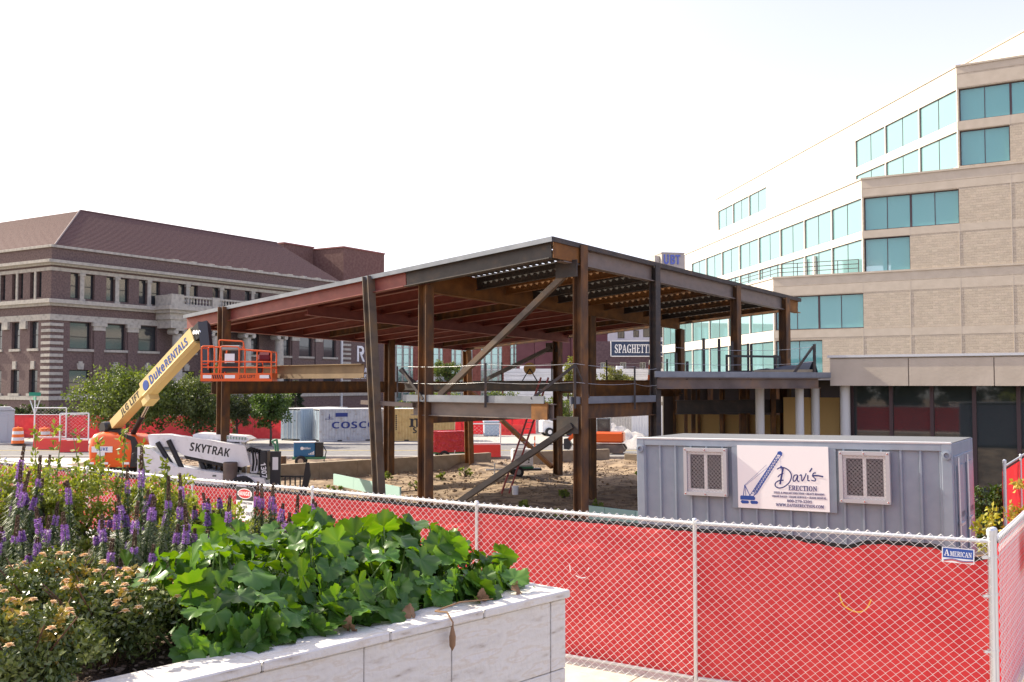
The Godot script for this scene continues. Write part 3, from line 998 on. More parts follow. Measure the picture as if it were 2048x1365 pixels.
	# terrace doors
	for x: float in [-9.0, -11.0]:
		var xf := Transform3D(Basis(Vector3(0.632, 0, 0.775), Vector3.UP, Vector3(-0.775, 0, 0.632)), Vector3(0, 0, 0))
		var mb := MB.new()
		mb.bx(x - 0.12, x + 0.12, 14.05, 16.6, -0.1, 0.12)
		part(t, "door_jamb", mb, M.side_wall, xf)

# ---------------------------------------------------------------- low wing with canopy
func lower_storey() -> void:
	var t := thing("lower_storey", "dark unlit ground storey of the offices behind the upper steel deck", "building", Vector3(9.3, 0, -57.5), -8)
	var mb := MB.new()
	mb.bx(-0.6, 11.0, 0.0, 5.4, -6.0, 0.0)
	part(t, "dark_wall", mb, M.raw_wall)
	mb = MB.new()
	mb.bx(-1.0, 11.4, 5.4, 5.75, -6.3, 0.8)
	part(t, "roof_slab", mb, M.concrete)
	for k in 6:
		mb = MB.new()
		mb.bx(0.0 + k * 1.9, 0.3 + k * 1.9, 0.0, 5.4, 0.0, 0.25)
		part(t, "pier", mb, M.rust)

# ---------------------------------------------------------------- low wing with canopy
func low_wing() -> void:
	var t := thing("low_wing", "single storey lobby wing with deep beige fascia over dark glass walls", "building", Vector3(13.05, 0, -41), GRID_B)
	var mb := MB.new()
	mb.bx(0, 26, 5.13, 6.26, -14, 0)
	part(t, "canopy", mb, M.beige_precast)
	for k in 7:
		mb = MB.new()
		mb.bx(0.02 + k * 3.05, 3.03 + k * 3.05, 5.12, 6.2, 0.0, 0.09)
		part(t, "fascia_panel", mb, M.beige_precast)
	mb = MB.new()
	mb.bx(-0.08, 26.1, 6.262, 6.36, -14.1, 0.14)
	part(t, "roof_edge", mb, M.galvanised)
	# glass wall, set back under the canopy
	for k in 9:
		var x := 0.6 + k * 1.55
		mb = MB.new()
		mb.bx(x + 0.07, x + 1.48, 0.1, 5.1, -1.16, -1.13)
		part(t, "glass_wall_pane", mb, M.lobby_glass)
		mb = MB.new()
		mb.bx(x - 0.07, x + 0.07, 0.0, 5.12, -1.25, -1.02)
		part(t, "mullion", mb, M.bronze_frame)
	mb = MB.new()
	mb.bx(0.6, 0.63, 0.1, 5.1, -10.0, -1.3)
	part(t, "side_glass", mb, M.lobby_glass)
	mb = MB.new()
	mb.bx(0.7, 26, -0.1, 5.12, -13.8, -3.0)
	part(t, "core", mb, M.black_paint)
	mb = MB.new()
	mb.lathe([Vector2(0.2, 0.0), Vector2(0.2, 5.12)], Transform3D(Basis.IDENTITY, Vector3(0.45, 0, -0.55)), 18)
	part(t, "round_column", mb, M.white_column)

# ---------------------------------------------------------------- beyond the street
func far_street() -> void:
	# red brick block with pale piers
	var t := thing("classroom_block", "red brick block with tall strips of pale green windows beyond the street", "building", Vector3(-23.5, 0, -150), 0)
	var mb := MB.new()
	var holes := []
	for k in 6:
		holes.append(Rect2(1.0 + k * 4.45, 0.5, 3.2, 13.5))
	holed(mb, Transform3D.IDENTITY, 0, 27.0, 0, 14.6, holes, 0.5)
	mb.quad(Vector3(27, 0, 0), Vector3(27, 0, -16), Vector3(27, 14.6, -16), Vector3(27, 14.6, 0))
	mb.quad(Vector3(0, 0, -16), Vector3(0, 0, 0), Vector3(0, 14.6, 0), Vector3(0, 14.6, -16))
	mb.quad(Vector3(0, 14.6, 0), Vector3(27, 14.6, 0), Vector3(27, 14.6, -16), Vector3(0, 14.6, -16))
	part(t, "wall", mb, M.orange_brick)
	for r: Rect2 in holes:
		for lv in 4:
			window(t, Transform3D.IDENTITY, Rect2(r.position.x, 0.6 + lv * 3.35, 3.2, 3.33), 0.5, [0.7, 1.6, 2.5], [1.0, 2.3], M.pale_panel, M.strip_glass, 0.1)
		for x: float in [0.55, 1.6, 2.65]:
			mb = MB.new()
			mb.bx(r.position.x + x - 0.13, r.position.x + x + 0.13, 0.5, 14.0, -0.45, -0.05)
			part(t, "pale_pier", mb, M.limestone)
	# blank maroon hall
	t = thing("maroon_hall", "blank maroon panelled hall beside the red brick block", "building", Vector3(0.6, 0, -148), 0)
	for k in 5:
		mb = MB.new()
		mb.bx(k * 2.72 + 0.03, k * 2.72 + 2.69, 0, 12.6, -14, 0.0 if k != 2 else -0.6)
		part(t, "wall_panel", mb, M.maroon)
	mb = MB.new()
	mb.bx(-0.1, 13.7, 12.6, 12.9, -14.1, 0.1)
	part(t, "coping", mb, M.maroon)
	# restaurant with its signboard
	t = thing("warehouse", "dark brown brick warehouse with a big blue signboard on its wall", "building", Vector3(10.2, 0, -140), 0)
	mb = MB.new()
	holes = []
	for k in 4:
		holes.append(Rect2(2.2 + k * 2.75, 7.0, 0.85, 1.2))
		holes.append(Rect2(3.4 + k * 2.75, 4.9, 1.4, 1.4))
	holed(mb, Transform3D.IDENTITY, 0, 14.5, 0, 11.15, holes, 0.25)
	mb.quad(Vector3(0, 0, -12), Vector3(0, 0, 0), Vector3(0, 11.15, 0), Vector3(0, 11.15, -12))
	mb.quad(Vector3(14.5, 0, 0), Vector3(14.5, 0, -12), Vector3(14.5, 11.15, -12), Vector3(14.5, 11.15, 0))
	mb.quad(Vector3(0, 11.15, 0), Vector3(14.5, 11.15, 0), Vector3(14.5, 11.15, -12), Vector3(0, 11.15, -12))
	part(t, "wall", mb, M.warehouse_brick)
	for r: Rect2 in holes:
		window(t, Transform3D.IDENTITY, r, 0.25, [r.size.x * 0.5], [], M.pale_panel, M.window_dark, 0.08)
	mb = MB.new()
	mb.bx(3.7, 14.4, 9.1, 11.12, 0.0, 0.2)
	var sb := part(t, "signboard", mb, M.sign_navy)
	mb = MB.new()
	mb.bx(3.6, 14.45, 11.12, 11.24, 0.0, 0.26)
	mb.bx(3.6, 14.45, 8.98, 9.1, 0.0, 0.26)
	mb.bx(3.58, 3.7, 8.98, 11.24, 0.0, 0.26)
	part(sb, "sign_border", mb, M.sign_white)
	text(sb, "lettering", "SPAGHETTI WORKS", 1.2, M.sign_white, Transform3D(Basis.IDENTITY, Vector3(8.45, 10.08, 0.24)), "Droid Serif", true, false, 0.06, 8.5)
	# white upper storeys behind it
	t = thing("white_block", "white panelled block with dark square windows above the warehouse roof", "building", Vector3(15.0, 0, -172), 0)
	mb = MB.new()
	holes = [Rect2(5.9, 13.2, 1.0, 1.2), Rect2(7.6, 13.2, 2.4, 2.0), Rect2(10.4, 13.2, 1.6, 2.0), Rect2(3.2, 13.0, 1.2, 3.0)]
	holed(mb, Transform3D.IDENTITY, 0, 14, 0, 16.6, holes, 0.3)
	mb.quad(Vector3(0, 0, -10), Vector3(0, 0, 0), Vector3(0, 16.6, 0), Vector3(0, 16.6, -10))
	mb.quad(Vector3(0, 16.6, 0), Vector3(14, 16.6, 0), Vector3(14, 16.6, -10), Vector3(0, 16.6, -10))
	part(t, "wall", mb, M.white_panel)
	for r: Rect2 in holes:
		window(t, Transform3D.IDENTITY, r, 0.3, [r.size.x * 0.5], [], M.black_paint, M.window_dark, 0.1)
	mb = MB.new()
	mb.bx(3.0, 4.6, 0, 12.6, 0.0, 0.6)
	part(t, "stair_bay", mb, M.orange_brick)
	mb = MB.new()
	mb.bx(-3.0, 0.0, 0, 15.2, -8, 0.0)
	part(t, "stair_wing", mb, M.beige_precast)
	# bank tower
	t = thing("bank_tower", "pale concrete tower top with blue letters UBT above the roof frame", "building", Vector3(30.1, 0, -200), 12)
	mb = MB.new()
	mb.bx(0, 5.0, 0, 31.4, -6, 0)
	part(t, "shaft", mb, M.tower_concrete)
	mb = MB.new()
	mb.bx(-1.1, -0.1, 0, 31.0, -5, -1)
	part(t, "side_fin", mb, M.tower_concrete)
	mb = MB.new()
	mb.bx(-0.1, 6.4, 31.4, 31.65, -6.1, 0.1)
	part(t, "roof_slab", mb, M.tower_concrete)
	text(t, "lettering", "UBT", 1.9, M.sign_blue, Transform3D(Basis.IDENTITY, Vector3(2.1, 30.15, 0.1)), "Droid Sans", true, false, 0.15, 3.5)
	# long white shed over the street
	t = thing("white_shed", "long low white shed with horizontal siding behind the steel frame", "building", Vector3(-1.0, 0, -122), 0)
	for k in 9:
		mb = MB.new()
		mb.bx(0, 19.4, 3.0 + k * 0.45, 3.43 + k * 0.45, -6, 0.02 * (k % 2))
		part(t, "siding_board", mb, M.white_panel)
	mb = MB.new()
	mb.bx(0.1, 19.3, 0.0, 3.0, -5.9, -0.05)
	part(t, "base_wall", mb, M.limestone)
	for x: float in [2.0, 7.2, 14.0]:
		mb = MB.new()
		mb.bx(x, x + 0.8, 7.05, 7.4, -3, -2)
		part(t, "roof_vent", mb, M.white_panel)

# ---------------------------------------------------------------- steel frame
const RN := Vector3(1.5, 9.8, -32.0)
const RL := Vector3(-14.7, 8.4, -46.9)
const RR := Vector3(13.5, 9.3, -47.9)

func rp(s: float, t: float, drop := 0.0) -> Vector3:
	# a point of the roof plane: s along the right edge, t along the left edge
	return RN + (RR - RN) * s + (RL - RN) * t + Vector3.DOWN * drop

func fl(s: float, t: float, y: float) -> Vector3:
	var p := rp(s, t)
	return Vector3(p.x, y, p.z)

func flute(s0: float, s1: float, t0: float, t1: float) -> MB:
	# fluted sheet; the flutes run along the right edge
	var mb := MB.new()
	var n := int(round((t1 - t0) * 22.0 / 0.3))
	var up := Vector3.UP * 0.075
	for k in n:
		var a := lerpf(t0, t1, float(k) / n)
		var w := (t1 - t0) / n
		var ts := [a, a + w * 0.38, a + w * 0.5, a + w * 0.88, a + w]
		var hs := [0, 0, 1, 1, 0]
		for i in 4:
			var d0: Vector3 = up * hs[i] + Vector3.DOWN * 0.08
			var d1: Vector3 = up * hs[i + 1] + Vector3.DOWN * 0.08
			mb.quad(rp(s0, ts[i]) + d0, rp(s1, ts[i]) + d0, rp(s1, ts[i + 1]) + d1, rp(s0, ts[i + 1]) + d1)
	return mb

func steel_frame() -> void:
	var org := Vector3(1.5, 0, -32)
	var t := thing("steel_frame", "rusty two storey steel building frame with sloping fluted roof deck", "steel frame", org)
	var back := Transform3D(Basis.IDENTITY, -org)
	var g := 0.281
	var beam := func(called: String, a: Vector3, b: Vector3, h: float, w: float, m: String) -> MeshInstance3D:
		var mb := MB.new()
		mb.steel(a, b, h, w)
		return part(t, called, mb, M[m], back)
	# roof edge beams
	beam.call("edge_beam", rp(-0.02, 0.0, 0.36), rp(-0.02, 0.315, 0.36), 0.54, 0.3, "mill_scale")
	beam.call("edge_beam", rp(-0.02, 0.317, 0.36), rp(-0.02, 1.02, 0.36), 0.54, 0.3, "red_primer")
	for k in 4:
		var c: float = [0.0, 0.31, 0.664, 0.935][k]
		var d: float = [0.305, 0.659, 0.93, 1.03][k]
		beam.call("edge_beam", rp(c + 0.005, 0.0, 0.38), rp(d, 0.0, 0.38), 0.58, 0.3, "grey_steel" if k < 3 else "orange_rust")
	beam.call("edge_beam", rp(0.0, 1.0, 0.36), rp(1.0, 1.0, 0.36), 0.54, 0.3, "red_primer")
	beam.call("edge_beam", rp(0.985, 0.015, 0.36), rp(0.985, 1.0, 0.36), 0.54, 0.3, "rust")
	beam.call("girder", rp(0.005, g, 0.5), rp(0.98, g, 0.5), 0.8, 0.32, "orange_rust")
	beam.call("girder", rp(0.005, 0.62, 0.62), rp(0.98, 0.62, 0.62), 0.55, 0.3, "red_primer")
	var e := MB.new()
	e.bar(rp(-0.03, -0.008, 0.05), rp(-0.03, 1.02, 0.05), 0.05, 0.16)
	part(t, "deck_edge_angle", e, M.bent_plate, back)
	e = MB.new()
	e.bar(rp(-0.03, -0.008, 0.05), rp(1.03, -0.008, 0.05), 0.05, 0.16)
	part(t, "deck_edge_angle", e, M.mill_scale, back)
	e = MB.new()
	e.bar(rp(-0.024, -0.006, 0.36), rp(0.052, -0.006, 0.36), 0.03, 0.54)
	part(t, "corner_plate", e, M.orange_rust, back)
	# joists and the sheets between them
	var js := []
	for k in 11:
		js.append(0.04 + k * 0.092)
	for k in 11:
		var s: float = js[k]
		var m: String = ["mill_scale", "mill_scale", "orange_rust", "mill_scale", "mill_scale", "orange_rust", "rust", "mill_scale", "rust", "mill_scale", "rust"][k]
		if k > 0:
			beam.call("joist", rp(s, 0.012, 0.33), rp(s, g - 0.008, 0.33), 0.5, 0.16, m)
		beam.call("joist", rp(s, g + 0.008, 0.3), rp(s, 0.995, 0.3), 0.44, 0.22, "red_primer" if k != 4 and k != 9 else "rust")
		if k < 10:
			part(t, "deck_sheet", flute(s + 0.002, js[k + 1] - 0.006, 0.0, g), M.deck_metal, back)
			part(t, "deck_sheet", flute(s - 0.003, js[k + 1] - 0.004, g, 1.0), M.primed_deck, back)
	part(t, "deck_sheet", flute(-0.025, js[0] - 0.004, 0.0, 1.0), M.deck_metal, back)
	# columns
	var along := (RL - RN).normalized()
	along = Vector3(along.x, 0, along.z).normalized()
	var column := func(top: Vector3, foot: Vector3, w: float, m: String) -> MeshInstance3D:
		var mb := MB.new()
		mb.steel(foot, top, w, w, along, 0.035, 0.03)
		var c := part(t, "column", mb, M[m], back)
		mb = MB.new()
		mb.box(foot + Vector3.UP * 0.03, Vector3(w + 0.2, 0.05, w + 0.2), Basis(along, Vector3.UP, along.cross(Vector3.UP)))
		part(c, "base_plate", mb, M.rust)
		return c
	column.call(rp(0.0576, -0.004, 0.02), fl(0.0576, -0.004, -0.1), 0.36, "rust")
	column.call(rp(0.31, -0.004, 0.08), fl(0.31, -0.004, -0.1), 0.3, "mill_scale")
	column.call(rp(0.664, -0.004, 0.1), fl(0.664, -0.004, 5.5), 0.34, "rust")
	column.call(rp(0.935, -0.004, 0.1), fl(0.935, -0.004, -0.1), 0.4, "rust")
	column.call(rp(-0.005, g, 0.64), fl(-0.005, g, -0.1), 0.4, "rust")
	column.call(rp(-0.03, 0.405, 0.0), fl(-0.03, 0.405, -0.1) + Vector3(0.55, 0, 0.2), 0.34, "grey_rust")
	column.call(rp(-0.03, 0.86, 0.0), fl(-0.03, 0.86, -0.1), 0.42, "rust")
	column.call(rp(0.02, 0.995, 0.62) + Vector3(7.4, 0.4, -9.8), Vector3(-7.0, -0.1, -57.0), 0.45, "rust")
	column.call(rp(0.99, 1.0, 0.64), Vector3(-2.6, -0.1, -61.6), 0.4, "orange_rust")
	column.call(rp(0.985, 0.66, 0.64), fl(0.985, 0.66, -0.1), 0.4, "rust")
	column.call(rp(0.546, g, 0.9), fl(0.546, g, -0.1), 0.4, "rust")
	column.call(rp(0.98, g, 0.9), fl(0.98, g, 5.0), 0.36, "rust")
	# lower floor: edge beams with a bent plate on top
	var y0 := 4.3
	for r in [[fl(0.0, 0.315, y0), fl(0.0, 0.01, y0), "grey_steel"], [fl(0.065, 0.0, y0), fl(0.305, 0.0, y0), "rust"]]:
		beam.call("floor_beam", r[0], r[1], 0.5, 0.28, r[2])
	for r in [[fl(-0.012, 0.33, 4.68), fl(-0.012, 0.02, 4.68)], [fl(0.02, -0.008, 4.66), fl(0.305, -0.008, 4.66)]]:
		e = MB.new()
		e.bar(r[0], r[1], 0.05, 0.24)
		part(t, "edge_plate", e, M.bent_plate, back)
	e = MB.new()
	e.bx(-0.34, 0.34, -0.28, 0.28, -0.03, 0.03)
	part(t, "splice_plate", e, M.orange_rust, back * Transform3D(Basis(along, Vector3.UP, along.cross(Vector3.UP)), fl(-0.01, 0.03, y0 + 0.02)))
	beam.call("floor_beam", fl(0.0, g, 3.95), fl(0.32, g, 3.95), 0.35, 0.22, "rust")
	e = MB.new()
	e.bar(fl(-0.02, 0.43, 4.5), fl(-0.005, 0.31, 4.42), 0.16, 0.16)
	part(t, "strut", e, M.grey_steel, back)
	# second floor beams along the far sides
	var yb := 5.02
	beam.call("floor_beam", fl(-0.03, 0.415, 5.68), fl(-0.03, 0.85, 5.68), 0.55, 0.28, "tan_rust")
	beam.call("floor_beam", Vector3(-14.3, yb, -47.6), Vector3(-7.2, yb, -56.7), 0.62, 0.3, "rust")
	beam.call("floor_beam", Vector3(-6.8, yb, -57.2), Vector3(-2.8, yb, -61.4), 0.62, 0.3, "rust")
	beam.call("floor_beam", Vector3(-2.4, yb + 0.05, -61.4), fl(0.98, 0.67, yb + 0.05), 0.62, 0.3, "mill_scale")
	beam.call("floor_beam", fl(0.985, 0.65, yb), fl(0.985, g, yb), 0.7, 0.3, "rust")
	beam.call("floor_beam", fl(0.555, g, yb - 0.05), fl(0.97, g, yb - 0.05), 0.8, 0.3, "orange_rust")
	for k in 5:
		beam.call("floor_joist", fl(0.6 + k * 0.085, g + 0.01, yb), fl(0.6 + k * 0.085, 0.9 - k * 0.09, yb), 0.35, 0.18, "mill_scale")
	# braces
	var brace := func(a: Vector3, b: Vector3, w: float, m: String) -> void:
		var mb := MB.new()
		mb.bar(a, b, w, w)
		part(t, "brace", mb, M[m], back)
	brace.call(fl(0.04, 0.0, 9.0), fl(0.0, g - 0.03, 4.8), 0.19, "grey_rust")
	brace.call(fl(0.04, 0.0, 3.85), fl(0.0, g - 0.01, 0.3), 0.19, "mill_scale")
	brace.call(fl(0.985, 0.68, 7.3), fl(0.985, 0.93, 5.4), 0.2, "mill_scale")
	brace.call(fl(0.985, 0.68, 0.4), fl(0.985, 0.97, 4.6), 0.22, "orange_rust")
	# gusset plates
	for p in [fl(0.03, 0.005, 8.95), fl(0.04, 0.01, 3.85), fl(0.985, 0.68, 7.3)]:
		e = MB.new()
		e.box(p, Vector3(0.9, 0.55, 0.04), Basis(along, Vector3.UP, along.cross(Vector3.UP)))
		part(t, "gusset", e, M.mill_scale, back)
	# upper deck on the right, joined to the low wing
	var d0 := fl(0.305, -0.01, 0)
	var d1 := Vector3(12.95, 0, -40.75)
	beam.call("floor_beam", Vector3(d0.x, 5.22, d0.z), Vector3(12.4, 5.22, -40.5), 0.42, 0.26, "brown_steel")
	e = MB.new()
	e.bar(Vector3(d0.x - 0.1, 5.55, d0.z + 0.12), Vector3(d1.x, 5.55, d1.z + 0.1), 0.05, 0.22)
	part(t, "edge_plate", e, M.bent_plate, back)
	e = MB.new()
	var poly := PackedVector2Array([Vector2(d0.x, -d0.z), Vector2(12.9, 40.9), Vector2(16.8, 47.0), Vector2(13.0, 53.0), Vector2(8.9, 52.0)])
	e.prism(poly, Transform3D(Basis(Vector3(1, 0, 0), Vector3(0, 0, -1), Vector3(0, 1, 0)), Vector3(0, 5.46, 0)), 0.14)
	part(t, "floor_slab", e, M.concrete, back)
	for k in 5:
		var f := 0.16 + 0.19 * k
		beam.call("floor_joist", Vector3(d0.x, 5.2, d0.z).lerp(Vector3(12.5, 5.2, -40.6), f), Vector3(9.0, 5.2, -51.6).lerp(Vector3(13.0, 5.2, -52.6), f), 0.36, 0.18, "mill_scale")
	beam.call("floor_beam", Vector3(7.0, 4.2, -42.5), Vector3(14.5, 4.2, -46.0), 0.6, 0.3, "mill_scale")
	# light posts under the upper deck
	for p in [[6.35, -46.0, 0.16], [7.2, -49.0, 0.16], [8.6, -47.5, 0.18], [9.4, -45.0, 0.14], [10.6, -46.0, 0.3], [11.6, -44.5, 0.2], [7.9, -45.5, 0.14], [13.4, -44.0, 0.25]]:
		e = MB.new()
		e.bar(Vector3(p[0], 0, p[1]), Vector3(p[0], 5.0, p[1]), p[2], p[2])
		part(t, "post", e, M.rust, back)
	# guard posts and cables
	var guard := func(a: Vector3, b: Vector3, w: float) -> void:
		var mb := MB.new()
		mb.bar(a, b, w, w)
		part(t, "guard_post", mb, M.mill_scale, back)
	guard.call(fl(-0.016, 0.136, 4.4), fl(-0.016, 0.136, 5.9), 0.08)
	guard.call(fl(0.028, -0.012, 4.4), fl(0.028, -0.012, 5.85), 0.08)
	guard.call(fl(0.028, -0.012, 5.8), fl(-0.012, 0.045, 4.7), 0.09)
	guard.call(fl(0.028, -0.012, 5.8), fl(0.075, -0.008, 4.75), 0.07)
	guard.call(fl(-0.012, 0.345, 4.7), fl(-0.012, 0.345, 5.85), 0.05)
	guard.call(fl(-0.012, 0.335, 5.75), fl(-0.012, 0.28, 4.65), 0.11)
	guard.call(fl(-0.012, 0.34, 5.7), fl(0.02, 0.28, 4.7), 0.08)
	guard.call(fl(0.22, -0.012, 4.3), fl(0.22, -0.012, 5.8), 0.06)
	guard.call(Vector3(12.2, 5.45, -40.3), Vector3(12.2, 6.8, -40.3), 0.1)
	guard.call(Vector3(12.15, 6.7, -40.3), Vector3(11.2, 5.55, -39.9), 0.08)
	guard.call(fl(0.664, -0.03, 5.4), fl(0.664, -0.03, 6.9), 0.08)
	for p in [[6.4, -39.0, 6.4], [7.6, -39.6, 7.0], [8.5, -41.0, 7.05], [9.1, -41.3, 6.95], [10.3, -43.0, 6.9], [7.05, -40.2, 6.1], [11.0, -41.8, 6.4]]:
		guard.call(Vector3(p[0], 5.55, p[1]), Vector3(p[0], p[2], p[1]), 0.1)
	for f in [0.32, 0.5, 0.68, 0.86]:
		guard.call(fl(0.985, f, 5.3), fl(0.985, f, 6.5), 0.08)
	var cable := func(pts: Array) -> void:
		var mb := MB.new()
		var out := []
		for k in pts.size() - 1:
			for i in 5:
				var f := i / 5.0
				out.append((pts[k] as Vector3).lerp(pts[k + 1], f) + Vector3.DOWN * 0.06 * sin(PI * f))
		out.append(pts[-1])
		mb.tube(out, 0.007, 4)
		part(t, "guard_cable", mb, M.galvanised, back)
	for y in [5.25, 5.85]:
		cable.call([fl(-0.012, 0.345, y), fl(-0.016, 0.136, y), fl(0.028, -0.012, y), fl(0.22, -0.012, y - 0.05), fl(0.305, -0.01, y - 0.1)])
		cable.call([fl(0.985, 0.32, y + 0.5), fl(0.985, 0.5, y + 0.5), fl(0.985, 0.68, y + 0.5), fl(0.985, 0.86, y + 0.5)])
		cable.call([fl(0.305, -0.01, y + 0.75), fl(0.664, -0.03, y + 0.75), Vector3(12.2, y + 0.85, -40.3)])
	# a guard frame standing on the upper deck
	for r in [[Vector3(8.9, 6.35, -41.4), Vector3(11.4, 6.35, -42.6)], [Vector3(8.9, 5.7, -41.4), Vector3(11.4, 5.7, -42.6)], [Vector3(8.9, 5.6, -41.4), Vector3(8.9, 6.4, -41.4)], [Vector3(11.4, 5.6, -42.6), Vector3(11.4, 6.4, -42.6)]]:
		e = MB.new()
		e.bar(r[0], r[1], 0.09, 0.09)
		part(t, "guard_frame", e, M.black_paint, back)
	# sheathed walls and round columns under the upper deck
	var sh := thing("sheathed_wall", "tan sheathing boards on studs under the upper steel deck", "wall", Vector3(8.3, 0, -51), -14)
	for k in 5:
		e = MB.new()
		e.bx(k * 1.22, k * 1.22 + 1.2, 0.0, 3.65, -0.03, 0.03)
		part(sh, "board", e, M.sheathing)
	for k in 6:
		e = MB.new()
		e.bx(k * 1.22 - 0.08, k * 1.22 + 0.06, 0.0, 4.9, 0.035, 0.2)
		part(sh, "stud", e, M.rust)
	sh = thing("sheathed_wall", "shaded tan sheathing beside the round columns next to the lobby", "wall", Vector3(12.1, 0, -44.6), GRID_B)
	for k in 3:
		e = MB.new()
		e.bx(k * 1.22, k * 1.22 + 1.2, 0.0, 4.6, -0.03, 0.03)
		part(sh, "board", e, M.sheathing)
	for c in [[10.2, -41.2, 0.18, "thin grey round column under the deck, left of its pair", "white_column"], [11.75, -40.9, 0.17, "pale round column under the steel deck, nearest the lobby", "white_column"], [12.7, -41.9, 0.17, "shaded round column between pale column and lobby", "white_column"]]:
		var o := thing("round_column", c[3], "column", Vector3(c[0], 0, c[1]), 0, "round columns under the upper deck")
		e = MB.new()
		e.lathe([Vector2(c[2], 0), Vector2(c[2], 5.0)], Transform3D.IDENTITY, 18)
		part(o, "shaft", e, M[c[4]])
		e = MB.new()
		e.lathe([Vector2(c[2] * 1.25, 0), Vector2(c[2] * 1.25, 0.1), Vector2(c[2], 0.12)], Transform3D.IDENTITY, 18)
		part(o, "base_ring", e, M.concrete)
	# dark tarp heaped over boards on the upper deck
	var tp := thing("tarp_heap", "dark blue tarp thrown over boards on the upper deck", "tarp", Vector3(11.6, 5.6, -41.4), GRID_B)
	var pts := []
	for j in 6:
		for i in 14:
			var u := i / 13.0
			var v := j / 5.0
			var y := (0.1 + 0.65 * u * u * (1.0 - 0.35 * u)) * sin(PI * clampf(v * 0.9 + 0.05, 0, 1)) + 0.05 * sin(i * 1.9 + j * 1.3)
			pts.append(Vector3(-2.9 + 3.7 * u, maxf(0.02, y), -1.0 + 1.5 * v))
	e = MB.new()
	e.grid(pts, 14, 6)
	part(tp, "sheet", e, mat("tarp_navy", Color(0.02, 0.03, 0.05), 0.5))
	for k in 3:
		e = MB.new()
		e.bx(-1.6 + 0.1 * k, 1.0, 0.0 + k * 0.06, 0.055 + k * 0.06, 0.35 + 0.05 * k, 0.62)
		part(tp, "board", e, M.formwork)
	# fallen white rag on the lower floor
	pts = []
	for j in 4:
		for i in 6:
			pts.append(Vector3(i * 0.16, maxf(0.0, 0.42 * sin(i * 0.9) * (1.0 - j * 0.25)), j * 0.15))
	e = MB.new()
	e.grid(pts, 6, 4)
	var rag := part(self, "plastic_sheet", e, M.white_paint, Transform3D(Basis.IDENTITY, Vector3(4.7, 4.25, -44.2)))
	tag(rag, "crumpled white plastic sheet lying by the orange floor beam", "plastic sheet")

# ---------------------------------------------------------------- site office
func wave_wall(x0: float, x1: float, y0: float, y1: float, period: float, depth: float, ribbed := false) -> MB:
	# corrugated sheet looking along +z, its outer faces at z = 0
	var mb := MB.new()
	var xs := [x0]
	var zs := [0.0]
	var x := x0
	while x < x1 - 0.01:
		for st in ([[0.1, 0.0], [0.04, -depth], [0.82, -depth], [0.04, 0.0]] if ribbed else [[0.42, 0.0], [0.07, -depth], [0.44, -depth], [0.07, 0.0]]):
			x = minf(x1, x + period * st[0])
			xs.append(x)
			zs.append(st[1])
	for i in xs.size() - 1:
		if xs[i + 1] - xs[i] > 0.001:
			mb.quad(Vector3(xs[i], y0, zs[i]), Vector3(xs[i + 1], y0, zs[i + 1]), Vector3(xs[i + 1], y1, zs[i + 1]), Vector3(xs[i], y1, zs[i]))
	return mb

func ribbon(mb: MB, pts: Array, w, z := 0.0, d := 0.003) -> void:
	# a flat stroke in the xy plane; w: one width or a list
	for i in pts.size() - 1:
		var a: Vector2 = pts[i]
		var b: Vector2 = pts[i + 1]
		var wa: float = (w[i] if w is Array else w) * 0.5
		var wb: float = (w[i + 1] if w is Array else w) * 0.5
		var o := (b - a).orthogonal().normalized()
		var e := (b - a).normalized() * minf(wa, wb) * 0.6
		mb.quad(Vector3(a.x + o.x * wa - e.x, a.y + o.y * wa - e.y, z + d), Vector3(a.x - o.x * wa - e.x, a.y - o.y * wa - e.y, z + d), Vector3(b.x - o.x * wb + e.x, b.y - o.y * wb + e.y, z + d + 0.0002 * (i % 3)), Vector3(b.x + o.x * wb + e.x, b.y + o.y * wb + e.y, z + d + 0.0002 * (i % 3)))

func curve(pts: Array, steps := 6) -> Array:
	# a smooth line through points
	var out := []
	for i in pts.size() - 1:
		var p0: Vector2 = pts[maxi(i - 1, 0)]
		var p1: Vector2 = pts[i]
		var p2: Vector2 = pts[i + 1]
		var p3: Vector2 = pts[mini(i + 2, pts.size() - 1)]
		for k in steps:
			var f := float(k) / steps
			out.append(p1.cubic_interpolate(p2, p0, p3, f))
	out.append(pts[-1])
	return out

